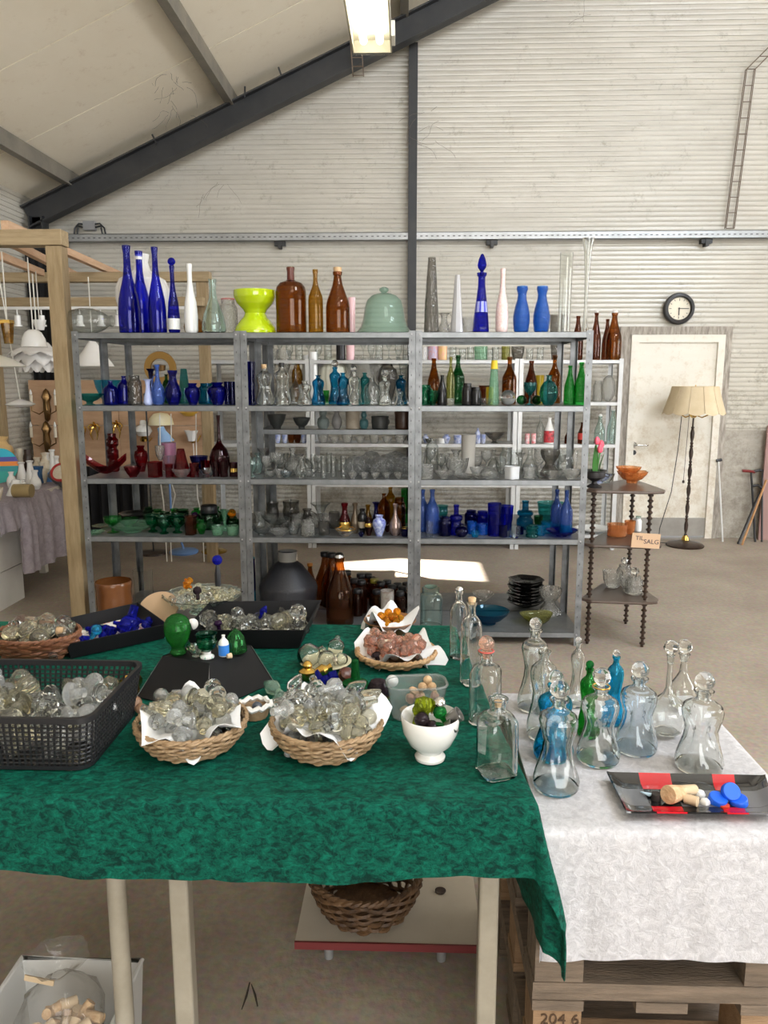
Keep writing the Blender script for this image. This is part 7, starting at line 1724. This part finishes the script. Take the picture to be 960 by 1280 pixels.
P = GP(402, 868); solidl([(0, 0), (.012, 0), (.03, .006), (.031, .014), (.012, .018), (.010, .030), (.013, .034), (.011, .052), (0, .052)], (P.x-.01, P.y+.01, GT+.022), SOL['cobalt'], 'cobalt_stopper', 'large cobalt moulded stopper lying on the velvet', rot=(0, 1.15, .2), n=28)
P = GP(381, 866); solidl([(0, -.02), (.011, -.02), (.009, .022), (0, .022)], (P.x, P.y, GT+.012), plain('red_rubber', (.24, .035, .025), .5), 'red_plug', 'dull red rubber plug touching the large cobalt stopper', rot=(0, 1.57, .25))
P = GP(443, 876); solidl([(0, 0), (.034, 0), (.036, .005), (.014, .012), (.016, .022), (.031, .026), (.030, .031), (.012, .034), (.008, .085), (0, .09)], (P.x, P.y+.035, GT), SOL['green'], 'green_stopper', 'tall dark green spike stopper standing on its head on the velvet', n=28)
P = GP(433, 851); q_ = solidl([(0, -.012), (.017, -.008), (.020, 0), (.014, .012), (0, .016)], (P.x, P.y, GT+.016), plain('brown_agate', (.10, .03, .02), .2), 'agate_stopper', 'brown round knob with wooden peg behind the green spike', rot=(.9, .3, 0)); MB().tube([(0, 0, -.010), (0, 0, -.034)], .008, 10).obj('peg', plain('beech_peg', (.65, .42, .24), .6), q_)
P = GP(472, 886); q_ = solidl([(0, 0), (.024, 0), (.027, .006), (.026, .010), (.025, .022), (.018, .036), (0, .042)], (P.x, P.y+.03, GT+.018), SOL['dark'], 'purple_black_stopper', 'almost black domed stopper with gold band on cork', n=28)
MB().lathe([(.0265, -.001), (.030, -.001), (.030, .004), (.0265, .004), (.0265, -.001)], 28).obj('gold_band', M_brass, q_); MB().lathe([(0, -.018), (.014, -.018), (.016, 0), (0, 0)], 16).obj('cork', M_cork, q_)
P = GP(486, 868); gball(487, 856, .80, .015, M_porc, 'china_stopper', 'white china knob with blue figure behind the dark domed stopper', 'ball', (.4, .5, 0))
gball(324, 848, .79, .009, M_porc, 'tiny_stopper', 'tiny red and white knob on the velvet', 'ball')
for i, (u, v, st, lb) in enumerate(((352, 872, 'ribbed', 'pale green ribbed stopper lying below the middle tray corner'), (340, 880, 'facet', 'pale green faceted stopper lying beside the ribbed one'), (366, 866, 'disc', 'clear disc stopper lying near the red rubber plug'), (347, 864, 'tear', 'clear drop stopper lying behind the ribbed pale green one'))):
    gball(u, v, GT+.015, .019, solid('pale_green_solid', (.72, .88, .80), veil=.12), 'pale_stopper', lb, st, (1.4, .4, i*1.3))
# shell basket piece between the wicker baskets
P = GP(316, 903); q_ = thing('straw_cup', 'small straw cup with white scalloped edge between the two wicker baskets', 'basket', (P.x-.0, P.y+.03, GT))
MB().lathe([(0, 0), (.026, 0), (.034, .026), (.030, .026), (.024, .005), (0, .004)], 28, lambda a, z: 1+.03*math.cos(14*a)).obj('cup', M_wicker, q_)
MB().tube([((.033+.003*math.cos(a*.9))*math.cos(a*2*math.pi/28), (.033)*math.sin(a*2*math.pi/28), .029+.003*math.sin(a*2)) for a in range(28)], .006, 6, closed=True).obj('edging', M_porc, q_)
MB().ball((.004, .0, .022), .012, 12, 8).obj('dark_filling', plain('slate_bead', (.05, .06, .08), .3), q_)
# brass bell and nuts between crate and tray
P = GP(162, 866); solidl([(0, .05), (.006, .05), (.008, .043), (.016, .034), (.018, .015), (.028, .0), (.026, 0), (.015, .014), (0, .035)], (P.x, P.y+.01, GT+.022), M_brass, 'brass_bell', 'small brass bell lying beside the black crate', 'bell', rot=(1.9, .3, .6))
for i, (u, v, r_, lb) in enumerate(((170, 880, .017, 'brown wooden ball by the black crate'), (176, 886, .012, 'smaller wooden ball before the brown one'))):
    gball(u, v, GT+r_, r_, plain('brown_wood_ball', (.17, .08, .045), .5, col2=(.30, .18, .10), nscale=30), 'wooden_ball', lb, 'mush', (1.0, .5*i, 0))

# plastic tub
P = GP(521, 905); c = Vector((P.x, P.y+.046, GT)); tb_ = thing('plastic_tub', 'translucent plastic tub holding wooden and stone stoppers', 'tub', c, rz=.12)
def tubring(f): k = .010*(1-f); return rrect(-.066+k, .066-k, -.040+k, .042-k, .028)
m_tub = glass('tub_plastic', (.72, .76, .76), body=.12, bodycol=(.75, .78, .78), gloss=1.0)
hT = PY(521, 862, c.y-.04).z-GT
vs = []; R_ = [(0, 0), (1, 1), (1.0, 1)]
a0, a1 = tubring(0), tubring(1); n_ = len(a0)
inner = lambda poly, d: [(x_-d*(1 if x_ > 0 else -1), y_-d*(1 if y_ > 0 else -1)) for x_, y_ in poly]
rings = [[(x_, y_, .0) for x_, y_ in a0], [(x_, y_, hT) for x_, y_ in a1], [(x_, y_, hT) for x_, y_ in inner(a1, .0014)], [(x_, y_, .0016) for x_, y_ in inner(a0, .0014)]]
q = MB(); q.add([p_ for r_ in rings for p_ in r_], [(k*n_+i, k*n_+(i+1) % n_, (k+1)*n_+(i+1) % n_, (k+1)*n_+i) for k in range(3) for i in range(n_)]+[tuple(range(n_-1, -1, -1)), tuple(3*n_+i for i in range(n_))])
q.obj('tub_wall', m_tub, tb_)
MB().tube([(x_, y_, hT) for x_, y_ in a1], .0032, 6, closed=True).obj('rim', m_tub, tb_)
pile(c.x-.0, c.y+.002, GT+.004, .036, .020, 11, [M_cork, plain('beech_peg', (.65, .42, .24), .6), M_bisq, plain('green_stone', (.08, .16, .13), .4), plain('rose_wood', (.42, .22, .14), .5)], 'wooden_stopper', 'wooden or stone stopper lying in the translucent plastic tub', 'stoppers in the plastic tub', seed=55, rmin=.0135, meshes=[stopper_mesh('ball', .0125), stopper_mesh('mush', .013), stopper_mesh('cork', .010)])
pile(c.x+.02, c.y+.012, GT+.05, .02, .008, 3, [MATS['beech_peg'], M_cork], 'wooden_stopper', 'wooden stopper reaching above the others in the plastic tub', 'upper stoppers in the plastic tub', seed=57, rmin=.010, meshes=[stopper_mesh('ball', .010)])
# white footed bowl
P = GP(538, 957); w_ = 75*depth(P)/F; c = Vector((P.x, P.y+.03, GT)); hB = PY(538, 893, c.y).z-GT; R_ = w_/2
MB().lathe([(0, 0), (.50*R_, 0), (.52*R_, .06*hB), (.40*R_, .16*hB), (.44*R_, .20*hB), (.72*R_, .36*hB), (.92*R_, .62*hB), (1.0*R_, .97*hB), (.97*R_, hB), (.93*R_, .96*hB), (.84*R_, .62*hB), (.6*R_, .36*hB), (.3*R_, .26*hB), (0, .24*hB)], 48).obj('white_bowl', M_porc, loc=c, label='white porcelain footed bowl at the front of the velvet', cat='bowl')
for i, (u, v, st, r_, mt, lb) in enumerate(((530, 892, 'ribbed', .019, SOL['olive'], 'yellow green moulded stopper in the white bowl'), (521, 898, 'facet', .015, SOL['olive'], 'small olive stopper in the white bowl'), (545, 886, 'ball', .013, M_chrome, 'silver ball stopper in the white bowl'), (553, 896, 'ball', .014, SOL['green'], 'dark green round stopper in the white bowl'), (528, 909, 'ball', .015, SOL['dark'], 'black round stopper at the front of the white bowl'), (541, 912, 'mush', .015, SOL['dark'], 'black mushroom stopper at the front of the white bowl'), (548, 907, 'disc', .014, SOL['green'], 'dark green flat stopper in the white bowl'))):
    pp2 = PY(u, v, c.y+(.012 if v < 900 else -.018)); o = put('bowl_stopper', stopper_mesh(st, r_), loc=pp2, rot=(.5*(i % 3)-.4, .4*(i % 2), i), label=lb, cat='stopper'); setmat(o, mt)
for i, (u, v, lb) in enumerate(((564, 894, 'pewter cup stopper leaning out of the white bowl'), (557, 908, 'second pewter cup stopper lower in the white bowl'))):
    MB().lathe([(0, 0), (.012, 0), (.015, .026), (.013, .026), (.010, .004), (0, .004)], 20).obj('pewter_cup', plain('pewter', (.28, .27, .26), .3, metal=.9), loc=PY(u-3, v+6, c.y-.005-.012*i), rot=(.3, .9, .2), label=lb, cat='stopper')

# clear bottles along the right edge of the velvet
sq = ('square', 0, 1)
on(GT, 'sqbottle', 573, 824, 19, 738, 'crisp', 'square_bottle', 'farthest square clear bottle with wire cap along the velvet edge', 'bottle', mod=sq, stop=('wire', M_chrome, 1.1))
on(GT, 'sqbottle', 588.5, 857, 23, 752, 'crisp', 'square_bottle', 'second farthest square clear bottle, closed by a cork', 'bottle', mod=sq, stop=('cork', M_cork, .9))
on(GT, 'sqbottle', 604, 838, 20, 742+10, 'crisp', 'round_bottle', 'round clear bottle behind the pink stoppered bottle', 'bottle', stop=('cork', M_cork, .9)) if False else None
o = on(GT, 'sqbottle', 607, 907, 37, 795, 'crisp', 'square_bottle', 'square clear bottle with pink ball stopper and red ring', 'bottle', mod=sq, stop=('ball', SOL['copper'], .7), rim=plain('red_seal', (.65, .10, .08), .4))
o = on(GT, 'sqbottle', 622, 974, 45, 873, 'crisp', 'square_bottle', 'nearest square clear bottle with cork pushed in the neck', 'bottle', mod=sq, rz=.35, n=40)
nh = max(v_.co.z for v_ in o.data.vertices); put('cork', stopper_mesh('cork', .0075), o, (0, 0, nh-.012)); setmat(o.children[0], M_cork)
MB().tube([(.013*math.cos(a*math.pi/8), .013*math.sin(a*math.pi/8), nh) for a in range(16)], .003, 6, closed=True).obj('lip', G['crisp'], o)

# ------------------------------------------------------------------ decanters on the white velvet
WT = WZ+.0045
pbd = lambda lb: lb+' on the white velvet'
KD = [
 ('kluk',668,890,37,772,'crisp','clear tall pinched decanter with ball stopper, behind the open necked one',('ball',sc,.66),0,('bal',)),
 ('kluk',679,925,36,814,'crisp','clear open necked pinched decanter without stopper',None,.4,None),
 ('kluk',694,952,46,838,'azure','azure pinched decanter behind the frontmost clear one',('ball',sc,.66),.2,None),
 ('kluk',698,993,54,850,'crisp','clear pinched decanter with ball stopper standing nearest the camera',('ball',sc,.72),0,None),
 ('kluk',721,884,19,796,'crisp','slim clear pinched decanter at the far edge',('ball',SOL['frost'],.66),0,None),
 ('kluk',735,921,23,826,'green','green pinched decanter with green ball stopper',('ball',SOL['green'],.7),.3,None),
 ('kluk',768,907,22,812,'azure','azure decanter with clear stopper at the back',('ball',sc,.66),.2,None),
 ('kluk',751,957,50,836,'crisp','clear pinched decanter with gold ringed neck and faceted stopper',('facet',sc,.74),.2,M_brass),
 ('kluk',799,944,48,827,'bluish','bluish clear pinched decanter with disc stopper',('ball',SOL['clear'],.72),.4,None),
 ('kluk',879.5,968,54,840,'crisp','clear pinched decanter with big ball stopper behind the glass tray',('ball',sc,.72),.3,None),
]
for (k_, u, vb, wp, vt, mt, lb, st, rz, rim_) in KD:
    on(WT, k_, u, vb, wp, vt, mt, 'pinched_decanter', pbd(lb), 'decanter', stop=st, rz=rz, rim=rim_ if rim_ not in (None, ('bal',)) else None)
on(WT, 'onion', 837, 924, 46, 801, 'crisp', 'flared_decanter', pbd('clear onion shaped decanter with flared lip and faceted stopper'), 'decanter', stop=('facet', sc, 1.4), mod=('wave', 12, .02), rim=G['crisp'])
on(WT, 'bulb', 855, 888, 34, 800, 'crisp', 'ringed_decanter', pbd('clear ring necked decanter behind the onion shaped one'), 'decanter', stop=('facet', sc, .9), rim=G['crisp'])
# patchwork glass tray with corks and blue caps
T = [PZ(758, 966, WT+.016), PZ(957, 970, WT+.016), PZ(975, 1019, WT+.016), PZ(783, 1017, WT+.016)]
o_ = (T[0]+T[1]+T[2]+T[3])/4; gt_ = thing('glass_tray', 'rectangular fused glass tray in black and red patches', 'tray', (o_.x, o_.y, WT))
def trp(a, b_):
    p_ = T[0].lerp(T[1], a).lerp(T[3].lerp(T[2], a), b_)-Vector((o_.x, o_.y, WT)); e_ = min(a, 1-a, (b_)*.55, (1-b_)*.55); p_.z = .004+.013*max(0, 1-e_/.10)**1.5; return p_
gl_b = plain('black_fused_glass', (.012, .012, .013), .08, coat=.6); gl_r = plain('red_fused_glass', (.50, .01, .02), .1, coat=.6); gl_g = plain('grey_fused_glass', (.12, .12, .13), .12, coat=.6); gl_w = plain('clear_fused_glass', (.55, .58, .56), .12, coat=.5)
cols = [0, .20, .40, .66, .80, 1]; rws = [0, .30, .72, 1]
pat = [[gl_b, gl_r, gl_b, gl_r, gl_b], [gl_g, gl_b, gl_g, gl_b, gl_g], [gl_b, gl_r, gl_b, gl_r, gl_g]]
for j in range(3):
    for i in range(5):
        MB().sheet(lambda a, b_: trp(cols[i]+(cols[i+1]-cols[i])*(.004+a*.992), rws[j]+(rws[j+1]-rws[j])*(.01+b_*.98)), 8, 6, .003).obj('glass_patch', pat[j][i], gt_)
def onT(u, v, dz=.0): return PZ(u, v, WT+.006+dz)
MB().lathe([(0, -.024), (.014, -.022), (.0165, .0), (.018, .018), (.017, .022), (0, .023)], 20).obj('large_cork', M_cork, loc=onT(843, 992, .017), rot=(1.35, 0, -.9), label='large cork lying on the glass tray showing its end', cat='cork')
MB().lathe([(0, -.016), (.010, -.016), (.012, .016), (0, .017)], 18).obj('small_cork', plain('pale_cork', (.62, .47, .30), .8), loc=onT(861, 988, .012), rot=(1.5, 0, -1.2), label='smaller pale cork behind the large one on the glass tray', cat='cork')
MB().lathe([(0, -.012), (.009, -.012), (.010, .012), (0, .013)], 18).obj('small_cork', MATS['pale_cork'], loc=onT(864, 1000, .010), rot=(1.5, 0, .9), label='short pale cork before the others on the glass tray', cat='cork')
MB().lathe([(0, 0), (.009, 0), (.009, .014), (0, .016)], 16).obj('dark_plug', plain('dark_rubber', (.03, .025, .022), .6), loc=onT(820, 1000), label='dark rubber plug on the glass tray', cat='plug')
for i, (u, v, lb) in enumerate(((875, 996, 'white translucent plug standing behind the blue caps'), (879, 1003, 'flat white plug lying between cork and blue caps'))):
    MB().lathe([(0, 0), (.009, 0), (.010, .006), (.007, .012), (0, .013)], 16).obj('white_plug', M_plastic_w, loc=onT(u, v), rot=(1.3*i, 0, .5), label=lb, cat='plug')
M_bcap = plain('royal_blue_plastic', (.01, .12, .75), .35)
for i, (u, v, dz, rt, lb) in enumerate(((913, 990, .020, (.9, .1, .0), 'royal blue cap leaning upright on the glass tray'), (897, 1000, .006, (.25, .1, 0), 'royal blue cap lying flat, nearest the corks'), (923, 1002, .005, (.1, -.2, 0), 'royal blue cap lying flat under the leaning one'))):
    MB().lathe([(0, .008), (.016, .008), (.0175, .006), (.0175, -.004), (.0155, -.004), (.0155, .005), (0, .005)], 26).obj('blue_stopper_disc', M_bcap, loc=onT(u, v, dz), rot=rt, label=lb, cat='cap')
MB().lathe([(0, 0), (.010, 0), (.010, .004), (0, .005)], 16).obj('red_stopper_disc', plain('red_orange_plastic', (.65, .07, .02), .4), loc=onT(905, 1008), label='small red orange cap before the blue caps', cat='cap')
MB().add([(0, 0, 0), (.035, -.012, 0), (.012, -.016, 0), (0, 0, .002), (.035, -.012, .002), (.012, -.016, .002)], [(0, 2, 1), (3, 4, 5), (0, 1, 4, 3), (1, 2, 5, 4), (2, 0, 3, 5)]).obj('paper_tag', plain('pale_blue_card', (.45, .60, .70), .5), loc=onT(800, 990, .004), label='torn pale blue paper tag on the glass tray', cat='tag', smooth=False)
text_lb = None

# ------------------------------------------------------------------ under the table
bd2 = thing('dolly_board', 'cream laminate board with red front edge on small feet', 'board', (-.045, 2.06, 0))
MB().box((-.245, -.27, .052), (.245, .30, .070)).obj('board', plain('cream_laminate', (.50, .45, .37), .5, col2=(.56, .51, .43), nscale=6), bd2, smooth=False)
MB().box((-.246, -.276, .050), (.246, -.2702, .071)).obj('red_edge', plain('dark_red_edge', (.16, .025, .025), .5), bd2, smooth=False)
for sx_ in (-.16, .14):
    for sy_ in (-.24, .25): MB().lathe([(0, 0), (.012, 0), (.014, .052), (0, .052)], 12, M=Matrix.Translation((sx_, sy_, 0))).obj('foot', M_galv, bd2)
MB().lathe([(0, .070), (.014, .070), (.016, .074), (.010, .076), (0, .073)], 18, M=Matrix.Translation((.145, -.06, 0))).obj('pull_hole', M_darkwood, bd2)
P = PZ(455, 1166, .072); wb_ = wicker('dark_wicker_basket', 'brown willow basket standing on the cream board under the table', (P.x, P.y+.10, .0715), .105, .150, .115, 9, 24, M_wickerd, rim=.012, strand=.0058, pitch=1.1, braid=.010)
bb = thing('plastic_bin', 'white plastic bin under the table holding corks', 'bin', (-.735, 1.28, 0))
m_bin = plain('white_bin_plastic', (.68, .68, .66), .4)
bw, bdp, bh = .125, .235, .225
for (a, c) in (((-bw, -bdp, 0), (bw, bdp, .004)),): MB().box(a, c).obj('bottom', m_bin, bb, smooth=False)
def wallq(p0, p1, flare, name='side'):
    (x_0, y_0), (x_1, y_1) = p0, p1; nx_, ny_ = (y_1-y_0), -(x_1-x_0); l_ = math.hypot(nx_, ny_); nx_, ny_ = nx_/l_, ny_/l_
    f_ = flare; g = lambda x_, y_, z_, o: ((x_*(1+f_*z_/bh*.1))+nx_*o, (y_*(1+f_*z_/bh*.05))+ny_*o, z_)
    MB().add([g(x_0, y_0, 0, 0), g(x_1, y_1, 0, 0), g(x_1, y_1, bh, 0), g(x_0, y_0, bh, 0), g(x_0, y_0, 0, .003), g(x_1, y_1, 0, .003), g(x_1, y_1, bh, .003), g(x_0, y_0, bh, .003)], [(0, 1, 2, 3), (7, 6, 5, 4), (0, 4, 5, 1), (1, 5, 6, 2), (2, 6, 7, 3), (3, 7, 4, 0)]).obj(name, m_bin, bb, smooth=False)
cs_ = [(-bw, -bdp), (bw, -bdp), (bw, bdp), (-bw, bdp)]
for i in range(4): wallq(cs_[i], cs_[(i+1) % 4], 1)
MB().tube([(x_*1.1, y_*1.05, bh) for x_, y_ in cs_], .006, 6, closed=True).obj('rim', m_bin, bb)
CKM = [MB().lathe([(0, -.02), (.010, -.02), (.011, .0), (.0105, .02), (0, .02)], 10).mesh('cork', None), MB().lathe([(0, -.016), (.009, -.016), (.013, .016), (0, .017)], 10).mesh('cork', None)]
ckm = [M_cork, plain('pale_cork', (.62, .47, .30), .8), plain('dark_cork', (.30, .16, .08), .8)]
pile(-.735, 1.24, .06, .10, .19, 90, ckm, 'cork', 'loose cork lying in the white plastic bin', 'loose corks in the bin', cat='cork', meshes=CKM, rmin=.0125, seed=70, shapef='rect')
pile(-.70, 1.36, .185, .055, .055, 40, ckm[:2], 'cork', 'pale cork inside the clear bag on the bin', 'corks in the clear bag', cat='cork', meshes=CKM, rmin=.0125, seed=71)
mb_ = glass('clear_bag_film', (.80, .80, .78), wavy=1.2, wscale=14, body=.07, bodycol=(.7, .7, .7), gloss=.9)
bgp = thing('plastic_bag', 'clear plastic bag of corks tied with a tag, lying in the bin', 'bag', (-.705, 1.36, .165))
bg_pf = [(0, 0), (.05, .004), (.078, .035), (.085, .075), (.070, .115), (.032, .150), (.014, .162), (.020, .172), (.055, .20), (.062, .205)]
MB().lathe(bg_pf, 40, lambda a, z: 1+.05*math.sin(5*a+z*40)+.04*math.sin(11*a-z*60)).obj('film', mb_, bgp)
MB().box((-.045, -.003, 0), (.045, 0, .055), Matrix.Translation((.02, -.082, .025)) @ Matrix.Rotation(-.25, 4, 'X')).obj('card_label', plain('tan_card', (.55, .42, .27), .7), bgp, smooth=False)
MB().box((-.03, -.002, -.006), (.03, .001, .006), Matrix.Translation((-.03, -.02, .168)) @ Matrix.Rotation(.2, 4, 'Y')).obj('tag', MATS['tan_card'], bgp, smooth=False)
q = MB(); 
for (a, c) in (((302, 1262), (312, 1228)), ((314, 1230), (322, 1258))): q.tube([PZ(a[0], a[1], .001), PZ((a[0]+c[0])/2+1, (a[1]+c[1])/2, .0012), PZ(c[0], c[1], .001)], [.001, .003, .0015], 5)
q.obj('floor_scratch', plain('dark_scratch', (.05, .04, .03), .9), label='dark scratch mark on the concrete under the table', cat='mark', kind='stuff')

# ------------------------------------------------------------------ look-alikes in a row: say which one, counted from the side
ORD = ['first', 'second', 'third', 'fourth', 'fifth', 'sixth', 'seventh', 'eighth', 'ninth', 'tenth', 'eleventh', 'twelfth', 'thirteenth', 'fourteenth', 'fifteenth', 'sixteenth']
by = {}
for o in S.objects:
    if o.parent is None and 'label' in o: by.setdefault(o['label'], []).append(o)
for lb, os_ in by.items():
    if len(os_) < 2: continue
    stacked = 'stack' in lb
    os_.sort(key=(lambda o: o.location.z) if stacked else (lambda o: proj(o.location)[0]))
    if len(os_) <= 16 and len(lb.split()) <= 13:
        for i, o in enumerate(os_): o['label'] = lb + (', %s from below' if stacked else ', %s from left') % ORD[i]
